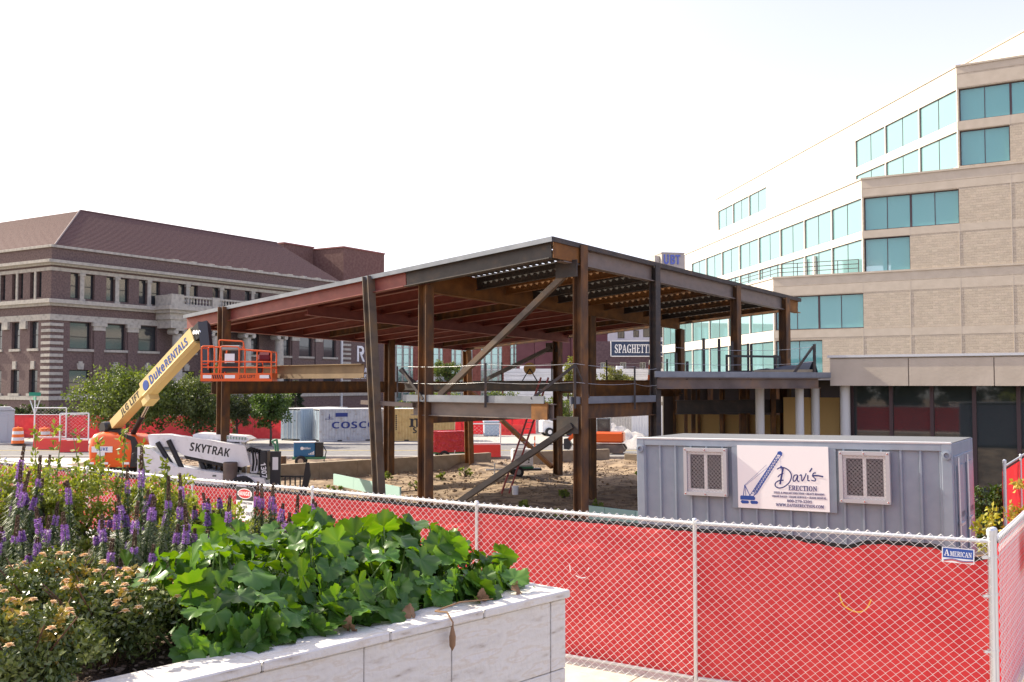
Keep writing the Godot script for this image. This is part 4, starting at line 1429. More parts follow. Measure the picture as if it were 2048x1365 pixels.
func site_office() -> void:
	var t := thing("site_office", "grey corrugated steel site office cabin with two caged windows behind the fence", "site office", Vector3(2.62, 1.46, -20.8), -32.5)
	t.rotation_degrees.z = 0.8
	var L := 6.06
	var Hh := 2.6
	var D := 2.44
	var gm: Material = M.office_grey
	var mb := wave_wall(0.16, L - 0.16, 0.14, Hh - 0.12, 0.335, 0.045, true)
	part(t, "front_panel", mb, gm)
	part(t, "rear_panel", wave_wall(0.16, L - 0.16, 0.14, Hh - 0.12, 0.335, 0.04), gm, Transform3D(Basis(Vector3.UP, PI), Vector3(L, 0, -D)))
	part(t, "left_panel", wave_wall(0.1, D - 0.1, 0.14, Hh - 0.12, 0.3, 0.03), gm, Transform3D(Basis(Vector3.UP, -PI / 2), Vector3(0.02, 0, -D)))
	for r in [["corner_post", 0.0, 0.17, 0.0, Hh, -0.16, 0.012], ["corner_post", L - 0.17, L, 0.0, Hh, -0.16, 0.012], ["corner_post", 0.0, 0.17, 0.0, Hh, -D, -D + 0.16], ["corner_post", L - 0.17, L, 0.0, Hh, -D, -D + 0.16], ["top_rail", 0.17, L - 0.17, Hh - 0.13, Hh - 0.005, -0.1, 0.01], ["bottom_rail", 0.17, L - 0.17, 0.0, 0.15, -0.1, 0.01], ["top_rail", L - 0.1, L - 0.01, Hh - 0.25, Hh - 0.005, -D + 0.16, -0.16], ["bottom_rail", L - 0.1, L - 0.01, 0.0, 0.15, -D + 0.16, -0.16]]:
		mb = MB.new()
		mb.bev(Vector3(r[1] + r[2], r[3] + r[4], r[5] + r[6]) * 0.5, Vector3(r[2] - r[1], r[4] - r[3], r[6] - r[5]), 0.008)
		part(t, r[0], mb, gm)
	mb = MB.new()
	mb.bx(0.02, L - 0.02, Hh - 0.03, Hh + 0.012, -D + 0.02, -0.03)
	part(t, "roof", mb, M.cabin_roof)
	mb = MB.new()
	mb.bev(Vector3(L * 0.5, Hh + 0.012, -0.02), Vector3(L, 0.04, 0.07), 0.008)
	part(t, "drip_edge", mb, M.galvanised)
	# corner castings with their eyes
	for x: float in [0.085, L - 0.085]:
		mb = MB.new()
		mb.lathe([Vector2(0.075, 0.0), Vector2(0.08, 0.03), Vector2(0.045, 0.035), Vector2(0.045, 0.0)], Transform3D(Basis(Vector3.RIGHT, PI / 2), Vector3(x, Hh - 0.2, 0.012)), 14)
		part(t, "corner_eye", mb, gm)
	# windows behind expanded metal cages
	for k in 2:
		var x0: float = [1.07, 4.13][k]
		var y0 := 1.5
		var w := 0.9
		var h := 0.94
		var wn := MB.new()
		for r in [[0.0, w, 0.0, 0.07], [0.0, w, h - 0.07, h], [0.0, 0.07, 0.07, h - 0.07], [w - 0.07, w, 0.07, h - 0.07]]:
			wn.bx(r[0], r[1], r[2], r[3], 0.0, 0.1)
		var win := part(t, "window", wn, M.zinc, Transform3D(Basis.IDENTITY, Vector3(x0, y0, 0.004)))
		if k == 0:
			win.set_meta("label", "caged window left of the sign board")
		else:
			win.set_meta("label", "caged window right of the sign board")
		mb = MB.new()
		mb.bx(0.07, w - 0.07, 0.07, h - 0.07, 0.0, 0.012)
		part(win, "pane", mb, M.dark_glass)
		mb = MB.new()
		for r in [[0.07, w - 0.07, 0.07, 0.13], [0.07, w - 0.07, h - 0.13, h - 0.07], [0.07, 0.12, 0.13, h - 0.13], [w - 0.12, w - 0.07, 0.13, h - 0.13], [w * 0.5 - 0.03, w * 0.5 + 0.03, 0.13, h - 0.13]]:
			mb.bx(r[0], r[1], r[2], r[3], 0.013, 0.05)
		part(win, "sash", mb, M.white_paint)
		mb = MB.new()
		var nx := 10
		var ny := 20
		for j in ny:
			for i in nx:
				var cx := 0.07 + (i + 0.5) * (w - 0.14) / nx + (0.5 * (w - 0.14) / nx if j % 2 else 0.0)
				var cy := 0.07 + (j + 0.5) * (h - 0.14) / ny
				var hx := (w - 0.14) / nx * 0.5
				var hy := (h - 0.14) / ny
				for s: float in [-1.0, 1.0]:
					if cx + hx < w - 0.05:
						mb.bar(Vector3(cx - hx, cy, 0.085), Vector3(cx, cy + s * hy * 0.5, 0.085), 0.0028, 0.004)
						mb.bar(Vector3(cx, cy + s * hy * 0.5, 0.085), Vector3(cx + hx, cy, 0.085), 0.0028, 0.004)
		stuff(part(win, "cage_mesh", mb, M.zinc))
		for p in [[0.035, 0.035], [w - 0.035, 0.035], [0.035, h - 0.035], [w - 0.035, h - 0.035], [w * 0.5, 0.035], [w * 0.5, h - 0.035]]:
			mb = MB.new()
			mb.wheel(Vector3(p[0], p[1], 0.104), Vector3(0, 0, 1), 0.016, 0.012, 8)
			part(win, "screw", mb, M.chrome)
	# double doors in the right end
	for k in 2:
		var z := -0.2 - k * 1.03
		mb = MB.new()
		mb.bev(Vector3(L - 0.012, 1.27, z - 0.5), Vector3(0.05, 2.2, 1.0), 0.008)
		var dr := part(t, "door", mb, gm)
		for f in [[0.62, 1.35, 0.14, 0.86], [1.5, 2.2, 0.14, 0.86]]:
			mb = MB.new()
			mb.bx(L + 0.014, L + 0.03, f[0] - 0.25, f[1] - 0.0, z - f[3], z - f[2])
			part(dr, "door_panel", mb, gm)
		mb = MB.new()
		mb.tube([Vector3(L + 0.06, 0.25, z - 0.07), Vector3(L + 0.06, 2.35, z - 0.07)], 0.02, 6)
		part(dr, "lock_bar", mb, M.galvanised)
		mb = MB.new()
		mb.bx(L + 0.05, L + 0.1, 1.15, 1.2, z - 0.4, z - 0.05)
		part(dr, "handle", mb, M.galvanised)
	# the painted board
	mb = MB.new()
	mb.bx(2.05, 4.06, 1.29, 2.47, 0.004, 0.016)
	part(t, "backing_panel", mb, gm)
	var sg := thing("sign_board", "white board with blue lattice crane and Davis Erection lettering on the grey cabin", "sign", Vector3(2.62, 1.46, -20.8), -32.5)
	sg.rotation_degrees.z = 0.8
	var bx0 := 2.17
	var by0 := 1.3
	var bw := 1.76
	var bh := 1.21
	mb = MB.new()
	mb.bx(bx0, bx0 + bw, by0, by0 + bh, 0.017, 0.035)
	part(sg, "board", mb, M.sign_white)
	var at := Transform3D(Basis.IDENTITY, Vector3(bx0, by0, 0.0355))
	# crane: measured on the board, 1.76 by 1.21
	mb = MB.new()
	var a0 := Vector2(0.235, 0.235)
	var a1 := Vector2(0.79, 1.04)
	var b0 := Vector2(0.315, 0.235)
	var b1 := Vector2(0.87, 1.03)
	for r in [[a0, a1], [b0, b1], [a0.lerp(a1, 0.08) + Vector2(0.09, -0.02), a1 + Vector2(0.02, -0.09)], [b0.lerp(b1, 0.02) + Vector2(-0.01, 0.06), b1 + Vector2(-0.05, 0.05)]]:
		ribbon(mb, [r[0], r[1]], 0.013)
	for k in 15:
		var f := 0.06 + k * 0.06
		var g := f + 0.03
		ribbon(mb, [a0.lerp(a1, f), a0.lerp(a1, g) + Vector2(0.075, -0.045), a0.lerp(a1, f + 0.06)], 0.007, 0.0004)
		ribbon(mb, [b0.lerp(b1, f), b0.lerp(b1, g) + Vector2(-0.055, 0.04), b0.lerp(b1, f + 0.06)], 0.007, 0.0006)
	ribbon(mb, [Vector2(0.13, 0.43), Vector2(0.58, 0.84)], 0.005)
	ribbon(mb, [Vector2(0.15, 0.43), Vector2(0.6, 0.79)], 0.005)
	ribbon(mb, [Vector2(0.1, 0.2), Vector2(0.14, 0.44), Vector2(0.25, 0.22)], 0.014)
	ribbon(mb, [Vector2(0.16, 0.2), Vector2(0.15, 0.42)], 0.01)
	ribbon(mb, [Vector2(0.86, 1.05), Vector2(0.865, 0.78)], 0.003)
	part(sg, "crane_boom_print", mb, M.blue_print, at)
	mb = MB.new()
	mb.prism(PackedVector2Array([Vector2(0.045, 0.155), Vector2(0.33, 0.155), Vector2(0.345, 0.2), Vector2(0.31, 0.235), Vector2(0.06, 0.235), Vector2(0.045, 0.215)]), Transform3D.IDENTITY, 0.004)
	part(sg, "crane_cab_print", mb, M.blue_print, at)
	for r in [[0.05, 0.22], [0.24, 0.4]]:
		mb = MB.new()
		mb.prism(PackedVector2Array([Vector2(r[0], 0.115), Vector2(r[0] + 0.03, 0.08), Vector2(r[1] - 0.02, 0.085), Vector2(r[1], 0.11), Vector2(r[1] - 0.02, 0.14), Vector2(r[0] + 0.02, 0.145)]), Transform3D.IDENTITY, 0.0042)
		part(sg, "crane_track_print", mb, M.blue_print, at)
	mb = MB.new()
	mb.prism(PackedVector2Array([Vector2(0.79, 1.05), Vector2(0.81, 1.1), Vector2(0.86, 1.115), Vector2(0.895, 1.08), Vector2(0.885, 1.02), Vector2(0.85, 1.04)]), Transform3D.IDENTITY, 0.004)
	part(sg, "crane_head_print", mb, M.blue_print, at)
	mb = MB.new()
	mb.prism(PackedVector2Array([Vector2(0.845, 0.83), Vector2(0.885, 0.83), Vector2(0.865, 0.75)]), Transform3D.IDENTITY, 0.004)
	part(sg, "crane_hook_print", mb, M.blue_print, at)
	# brush script
	mb = MB.new()
	var strokes := [
		[[Vector2(0.9, 0.78), Vector2(0.875, 0.66), Vector2(0.85, 0.55), Vector2(0.84, 0.49)], 0.034],
		[[Vector2(0.8, 0.62), Vector2(0.84, 0.66), Vector2(0.9, 0.69)], 0.02],
		[[Vector2(0.79, 0.77), Vector2(0.86, 0.8), Vector2(0.95, 0.79), Vector2(1.03, 0.73), Vector2(1.06, 0.64), Vector2(1.02, 0.53), Vector2(0.92, 0.44), Vector2(0.82, 0.41), Vector2(0.75, 0.44), Vector2(0.75, 0.5), Vector2(0.82, 0.55), Vector2(0.9, 0.56)], 0.022],
		[[Vector2(1.17, 0.67), Vector2(1.12, 0.66), Vector2(1.09, 0.6), Vector2(1.1, 0.55), Vector2(1.14, 0.57), Vector2(1.18, 0.66), Vector2(1.17, 0.57), Vector2(1.2, 0.55)], 0.02],
		[[Vector2(1.22, 0.66), Vector2(1.25, 0.67), Vector2(1.26, 0.56), Vector2(1.31, 0.63), Vector2(1.34, 0.7)], 0.02],
		[[Vector2(1.37, 0.67), Vector2(1.37, 0.58), Vector2(1.4, 0.57)], 0.021],
		[[Vector2(1.41, 0.74), Vector2(1.45, 0.8)], 0.026],
		[[Vector2(1.44, 0.58), Vector2(1.5, 0.57), Vector2(1.51, 0.61), Vector2(1.46, 0.66), Vector2(1.48, 0.71), Vector2(1.52, 0.72)], 0.02],
		[[Vector2(1.47, 0.665), Vector2(1.55, 0.67), Vector2(1.65, 0.655)], 0.028],
	]
	var z := 0.0
	for s in strokes:
		ribbon(mb, curve(s[0]), s[1], z)
		z += 0.0005
	part(sg, "script_print", mb, M.navy_print, at)
	var lines := [["ERECTION", 0.092, 1.265, 0.42, 0.54], ["STEEL & PRECAST ERECTION • HEAVY RIGGING", 0.036, 1.19, 0.322, 0.96], ["CRANE SALES • CRANE SERVICE • CRANE RENTAL", 0.036, 1.19, 0.252, 1.03], ["800-279-1201", 0.05, 1.2, 0.175, 0.47], ["WWW.DAVISERECTION.COM", 0.056, 1.2, 0.092, 0.91]]
	for l in lines:
		text(sg, "lettering", l[0], l[1], M.navy_print, at * Transform3D(Basis.IDENTITY, Vector3(l[2], l[3], 0.002)), "Droid Serif", true, false, 0.003, l[4])

# ---------------------------------------------------------------- fences
var link_mesh: ArrayMesh
var rail_top := 3.6

func link(width: float, height: float) -> ArrayMesh:
	# woven wire: each wire a zigzag that hooks its neighbours
	var mb := MB.new()
	var p := 0.0508
	var h := 0.0445
	var n := int(width / p)
	for k in n:
		var pts := []
		var rows := int(height / h)
		for j in rows + 1:
			var right := (j + k) % 2 == 0
			pts.append(Vector3(k * p + (p + 0.003 if right else -0.003), j * h, 0.004 if (j % 2 == 0) else -0.004))
		mb.tube(pts, 0.004, 4, false)
	return mb.mesh()

func screen(width: float, height: float, seed_: int, sag: Array) -> Array:
	# [cloth, hem] hung from the rail; sag: [where, how wide, how deep]
	var f := FastNoiseLite.new()
	f.seed = seed_
	f.frequency = 0.9
	var nx := 46
	var ny := 14
	var pts := []
	var hem := []
	for j in ny:
		for i in nx:
			var u := float(i) / (nx - 1) * width
			var top := height - 0.012 * absf(sin(u * 14.0))
			for s in sag:
				top -= s[2] * exp(-pow((u - s[0]) / s[1], 2.0))
			var v := float(j) / (ny - 1)
			var y := lerpf(top, 0.09, v)
			pts.append(Vector3(u, y, -0.04 + 0.03 * f.get_noise_2d(u * 1.2, y * 1.2) - 0.012 * (1.0 - v)))
			if j == 0:
				hem.append(Vector3(u, top + 0.004, -0.036))
	var a := MB.new()
	a.grid(pts, nx, ny)
	var low := []
	for q in hem:
		low.append(q + Vector3(0, -0.045, 0.0))
	var b := MB.new()
	b.grid(hem + low, nx, 2)
	return [a, b]

func post_cap(mb: MB, p: Vector3, r: float) -> void:
	mb.lathe([Vector2(r * 1.12, -0.05), Vector2(r * 1.12, 0.0), Vector2(r * 0.8, r * 0.6), Vector2(0.002, r * 0.85)], Transform3D(Basis.IDENTITY, p), 12)

func fence_run(called: String, label: String, posts: Array, base: float, top: float, near: bool, sags := {}) -> Node3D:
	var t := thing(called, label, "fence", Vector3.ZERO, 0, "screened chain link fences")
	var mb: MB
	for k in posts.size():
		var p := Vector3(posts[k].x, base, posts[k].y)
		var corner: bool = posts[k].z > 0.5
		var r := 0.031 if corner else 0.023
		mb = MB.new()
		mb.tube([p + Vector3.DOWN * 0.3, p + Vector3.UP * (top - base + (0.08 if corner else 0.0))], r, 14 if near else 6)
		var po := part(t, "post", mb, M.galvanised)
		mb = MB.new()
		post_cap(mb, p + Vector3.UP * (top - base + (0.09 if corner else 0.02)), r * 1.1)
		part(po, "post_cap", mb, M.galvanised)
		if corner and near:
			for y in [0.2, 0.75, 1.3, 1.68]:
				mb = MB.new()
				mb.tube([p + Vector3.UP * (y - 0.013), p + Vector3.UP * (y + 0.013)], r * 1.14, 14)
				mb.bx(p.x - 0.09, p.x - r, base + y - 0.013, base + y + 0.013, p.z - 0.004, p.z + 0.02)
				part(po, "tension_band", mb, M.galvanised)
	for k in posts.size() - 1:
		# left end first, so that the face looks to the street
		var b := Vector3(posts[k].x, base, posts[k].y)
		var a := Vector3(posts[k + 1].x, base, posts[k + 1].y)
		if a.x > b.x and not near:
			var s := a
			a = b
			b = s
		if posts[k].z > 1.5:
			var s := a
			a = b
			b = s
		var d := b - a
		var xf := frame(d, Vector3.UP, a)
		var w := d.length()
		mb = MB.new()
		mb.tube([Vector3(0.0, top - base - 0.02, 0), Vector3(w, top - base - 0.02, 0)], 0.0215, 10 if near else 5)
		part(t, "top_rail", mb, M.galvanised, xf)
		if near:
			mb = MB.new()
			mb.tube([Vector3(0.03, 0.11, 0), Vector3(w - 0.03, 0.11, 0)], 0.02, 10)
			part(t, "bottom_rail", mb, M.galvanised, xf)
			stuff(put(t, "chain_link", link_mesh, M.wire, xf * Transform3D(Basis.from_scale(Vector3(w / 3.05, 1, 1)), Vector3(0, 0.02, 0.042))))
		var sc := screen(w, top - base - 0.075, 60 + k, sags.get(k, []))
		part(t, "screen_cloth", sc[0], M.fence_screen, xf)
		part(t, "screen_hem", sc[1], M.black_hem, xf)
	return t

func near_fence() -> void:
	link_mesh = link(3.05, 1.9)
	var posts := [Vector3(4.8, -10.1, 1), Vector3(2.07, -11.4, 0), Vector3(-0.46, -13.1, 0), Vector3(-2.98, -15.0, 0), Vector3(-5.28, -16.6, 0), Vector3(-7.9, -18.7, 0), Vector3(-10.45, -20.7, 0), Vector3(-13.0, -22.6, 0)]
	fence_run("screened_fence", "long chain link fence with red screen between planter and yard", posts, 1.78, 3.64, true, {0: [[1.62, 0.18, 0.07], [1.3, 0.2, 0.04], [2.85, 0.22, 0.12]]})
	fence_run("screened_fence", "short return of red screened chain link fence beyond the corner post", [Vector3(4.86, -10.16, 2), Vector3(6.55, -12.75, 2), Vector3(8.2, -15.4, 0)], 1.78, 3.64, true)
	fence_run("screened_fence", "red screened fence behind the grey cabin and bush", [Vector3(9.47, -19.3, 1), Vector3(11.1, -21.9, 0), Vector3(12.7, -24.5, 0)], 1.6, 3.63, false)
	# plates wired to the fence
	var dir := Vector3(2.3, 0, 1.6).normalized()
	var t := thing("danger_sign", "black and white danger sign wired to the red fence", "sign", Vector3(-4.13, 3.38, -15.74))
	t.transform = frame(dir, Vector3.UP, Vector3(-4.13, 3.34, -15.73)).translated_local(Vector3(0, 0, 0.06))
	var mb := MB.new()
	mb.bx(-0.2, 0.2, -0.28, 0.25, 0, 0.004)
	part(t, "plate", mb, M.sign_white)
	mb = MB.new()
	mb.bx(-0.2, 0.2, 0.04, 0.25, 0.0045, 0.006)
	part(t, "black_header", mb, M.black_paint)
	var oval := PackedVector2Array()
	var oval2 := PackedVector2Array()
	for k in 24:
		oval.append(Vector2(cos(TAU * k / 24) * 0.165, 0.145 + sin(TAU * k / 24) * 0.08))
		oval2.append(Vector2(cos(TAU * k / 24) * 0.15, 0.145 + sin(TAU * k / 24) * 0.068))
	mb = MB.new()
	mb.prism(oval, Transform3D(Basis.IDENTITY, Vector3(0, 0, 0.0062)), 0.001)
	part(t, "oval_border", mb, M.sign_white)
	mb = MB.new()
	mb.prism(oval2, Transform3D(Basis.IDENTITY, Vector3(0, 0, 0.0074)), 0.001)
	part(t, "oval", mb, M.red_print)
	text(t, "lettering", "DANGER", 0.062, M.sign_white, Transform3D(Basis.IDENTITY, Vector3(0, 0.145, 0.0092)), "Droid Sans", true, false, 0.001)
	text(t, "lettering", "CONSTRUCTION", 0.032, M.black_paint, Transform3D(Basis.IDENTITY, Vector3(0, 0.0, 0.006)), "Droid Sans", true, false, 0.001)
	text(t, "lettering", "AREA", 0.032, M.black_paint, Transform3D(Basis.IDENTITY, Vector3(0, -0.06, 0.006)), "Droid Sans", true, false, 0.001)
	text(t, "lettering", "KEEP OUT", 0.055, M.black_paint, Transform3D(Basis.IDENTITY, Vector3(0, -0.16, 0.006)), "Droid Sans", true, false, 0.001)
	dir = Vector3(2.73, 0, 1.3).normalized()
	t = thing("maker_plate", "small blue and white plate reading American at the fence corner", "sign", Vector3.ZERO)
	t.transform = frame(dir, Vector3.UP, Vector3(4.53, 3.465, -10.23)).translated_local(Vector3(0, 0, 0.06)) * Transform3D(Basis(Vector3.BACK, -0.03), Vector3.ZERO)
	mb = MB.new()
	mb.bx(-0.15, 0.15, -0.075, 0.075, 0, 0.003)
	part(t, "plate", mb, M.sign_white)
	mb = MB.new()
	mb.bx(-0.14, 0.14, -0.028, 0.068, 0.0035, 0.0042)
	part(t, "blue_field", mb, M.blue_print)
	text(t, "lettering", "A", 0.062, M.sign_white, Transform3D(Basis.IDENTITY, Vector3(-0.105, 0.021, 0.0048)), "Droid Serif", true, false, 0.001, 0.05)
	text(t, "lettering", "MERICAN", 0.05, M.sign_white, Transform3D(Basis.IDENTITY, Vector3(0.026, 0.014, 0.0048)), "Droid Serif", true, false, 0.001, 0.2)
	for k in 3:
		mb = MB.new()
		ribbon(mb, curve([Vector2(-0.13, -0.052 - 0.008 * k), Vector2(-0.05, -0.036 - 0.008 * k), Vector2(0.04, -0.05 - 0.008 * k), Vector2(0.14, -0.042 - 0.008 * k)]), 0.006, 0.0035, 0.001)
		part(t, "flag_stripe", mb, M.blue_print if k == 0 else M.red_print)
	# faces drawn on the cloth
	var draw := func(label: String, at: Vector3, d: Vector3, strokes: Array, m: Material) -> void:
		var o := thing("drawn_smile", label, "marking", at)
		o.transform = frame(d, Vector3.UP, at)
		for s in strokes:
			var q := MB.new()
			ribbon(q, curve(s), 0.014)
			part(o, "stroke", q, m)
	draw.call("thin yellow smile sprayed on the red screen near the corner", Vector3(3.62, 2.88, -10.645), dir, [[Vector2(-0.16, 0.1), Vector2(-0.12, -0.02), Vector2(0.0, -0.08), Vector2(0.1, -0.05), Vector2(0.16, 0.06)]], M.yellow_chalk)
	draw.call("small white chalk smile on the red screen beside the planter", Vector3(0.83, 2.93, -12.23), Vector3(2.53, 0, 1.7).normalized(), [[Vector2(-0.15, 0.06), Vector2(-0.14, -0.02)], [Vector2(-0.06, -0.06), Vector2(0.0, -0.08), Vector2(0.07, -0.07)], [Vector2(0.1, 0.02), Vector2(0.12, 0.05)]], M.sign_white)
	# grey notice on the return
	t = thing("grey_notice", "weathered grey notice board hanging on the fence return", "sign", Vector3.ZERO)
	t.transform = frame(Vector3(-1.65, 0, 2.6) * -1.0, Vector3.UP, Vector3(5.93, 3.32, -11.68)).translated_local(Vector3(0, 0, 0.07))
	mb = MB.new()
	mb.bx(-0.24, 0.24, -0.28, 0.28, 0, 0.006)
	part(t, "board", mb, M.notice_grey)
	mb = MB.new()
	mb.wheel(Vector3(0, 0.12, 0.008), Vector3(0, 0, 1), 0.09, 0.003, 16)
	part(t, "disc_print", mb, M.notice_tan)
	for k in 3:
		mb = MB.new()
		mb.bx(-0.16, 0.16, -0.1 - 0.06 * k, -0.07 - 0.06 * k, 0.0065, 0.008)
		part(t, "text_line", mb, M.notice_dark)
	# pale round bollard top at the foot of the picture
	t = thing("round_bollard", "pale round concrete bollard in front of the red fence", "bollard", Vector3(2.95, 1.77, -7.95))
	mb = MB.new()
	mb.lathe([Vector2(0.29, 0.0), Vector2(0.29, 0.92), Vector2(0.27, 0.99), Vector2(0.2, 1.03), Vector2(0.001, 1.05)], Transform3D.IDENTITY, 28)
	part(t, "body", mb, M.pale_paving)
	mb = MB.new()
	mb.lathe([Vector2(0.32, 0.0), Vector2(0.32, 0.08), Vector2(0.295, 0.1)], Transform3D.IDENTITY, 28)
	part(t, "foot_ring", mb, M.concrete)

# ---------------------------------------------------------------- planter
var PL := Transform3D.IDENTITY

func planter() -> void:
	PL = Transform3D(Basis(Vector3(0.682, 0, -0.731), Vector3.UP, Vector3(0.731, 0, 0.682)), Vector3(0.35, 0, -6.57))
	var t := thing("stone_planter", "raised planter wall of pale travertine slabs with overhanging cap stones", "planter")
	t.transform = PL
	var r := RandomNumberGenerator.new()
	r.seed = 4
	var xs := [0.0, -0.15, -1.02, -1.66, -2.5, -3.4, -4.3, -5.2]
	var ys := [3.805, 3.36, 2.62, 1.6]
	for i in xs.size() - 1:
		for j in 3:
			var off := 0.0 if j != 1 else -0.0
			var mb := MB.new()
			mb.bev(Vector3((xs[i] + xs[i + 1]) * 0.5 + off, (ys[j] + ys[j + 1]) * 0.5, -0.03), Vector3(xs[i] - xs[i + 1] - 0.006, ys[j] - ys[j + 1] - (0.006 if j > 0 or i == 0 else 0.003), 0.06 + r.randf_range(-0.003, 0.003)), 0.004)
			part(t, "stone_slab", mb, M.travertine)
	var mb := MB.new()
	mb.bx(-5.2, -0.02, 1.6, 3.8, -0.25, -0.066)
	part(t, "wall_core", mb, M.concrete)
	var cx := [0.02, -0.78, -1.5, -2.3, -3.1, -3.9, -4.7, -5.3]
	for i in cx.size() - 1:
		mb = MB.new()
		mb.bev(Vector3((cx[i] + cx[i + 1]) * 0.5, 3.836, -0.125), Vector3(cx[i] - cx[i + 1] - 0.005, 0.05, 0.3 + r.randf_range(-0.004, 0.004)), 0.007)
		part(t, "cap_stone", mb, M.travertine)
	# the far side of the planter
	var bd := Vector3(-0.194, 0, -0.981).normalized()
	var q := Transform3D(Basis(bd, Vector3.UP, bd.cross(Vector3.UP)), Vector3(0.0, 0, -0.28))
	for i in 9:
		mb = MB.new()
		mb.bev(Vector3(0.45 + i * 0.9, 3.836, -0.12), Vector3(0.895, 0.05, 0.3), 0.007)
		part(t, "cap_stone", mb, M.travertine, q)
		mb = MB.new()
		mb.bev(Vector3(0.45 + i * 0.9, 2.7, -0.15), Vector3(0.894, 2.2, 0.18), 0.004)
		part(t, "stone_slab", mb, M.travertine, q)
	# mulch bed
	var f := FastNoiseLite.new()
	f.seed = 8
	f.frequency = 4.0
	var pts := []
	var nx := 70
	var ny := 90
	for j in ny:
		for i in nx:
			var x := lerpf(-5.3, -0.1, float(i) / (nx - 1))
			var z := lerpf(-8.6, -0.24, float(j) / (ny - 1))
			x += 0.198 * z * (float(i) / (nx - 1))
			pts.append(Vector3(x, 3.76 + 0.022 * f.get_noise_2d(x, z) + 0.02 * sin(x * 3.0 + z), z))
	mb = MB.new()
	mb.grid(pts, nx, ny)
	var bed := part(t, "mulch", mb, M.mulch)
	stuff(bed)
	# chips of bark lying on the bed
	mb = MB.new()
	for k in 900:
		var p := Vector3(r.randf_range(-4.6, -1.2), 3.785, r.randf_range(-1.6, -0.28))
		var b := Basis(Vector3.UP, r.randf() * TAU) * Basis(Vector3.RIGHT, r.randf_range(-0.5, 0.5))
		mb.col = Color(0.14, 0.09, 0.06).lerp(Color(0.32, 0.25, 0.18), r.randf())
		mb.box(p, Vector3(r.randf_range(0.015, 0.05), 0.006, r.randf_range(0.006, 0.018)), b)
	stuff(part(t, "bark_chips", mb, M.petal))

# ---------------------------------------------------------------- boom lift
func rod(parent: Node, called: String, a: Vector3, b: Vector3, r: float, m: Material, sides := 7) -> MeshInstance3D:
	var mb := MB.new()
	mb.tube([a, b], r, sides)
	return part(parent, called, mb, m)

func bent(parent: Node, called: String, pts: Array, r: float, m: Material, sides := 7) -> MeshInstance3D:
	# a tube with rounded corners
	var out := [pts[0]]
	for i in range(1, pts.size() - 1):
		var p: Vector3 = pts[i]
		var a: Vector3 = p + (pts[i - 1] - p).normalized() * 0.09
		var b: Vector3 = p + (pts[i + 1] - p).normalized() * 0.09
		for k in 4:
			var f := k / 3.0
			out.append(a.lerp(p, f).lerp(p.lerp(b, f), f))
	out.append(pts[-1])
	var mb := MB.new()
	mb.tube(out, r, sides)
	return part(parent, called, mb, m)

func tyre(parent: Node, p: Vector3, ax: Vector3, r: float, w: float, rim: Material) -> void:
	var mb := MB.new()
	mb.wheel(p, ax, r, w, 20)
	var o := part(parent, "wheel", mb, M.rubber)
	mb = MB.new()
	mb.wheel(p, ax, r * 0.55, w * 1.04, 14)
	part(o, "rim", mb, rim)

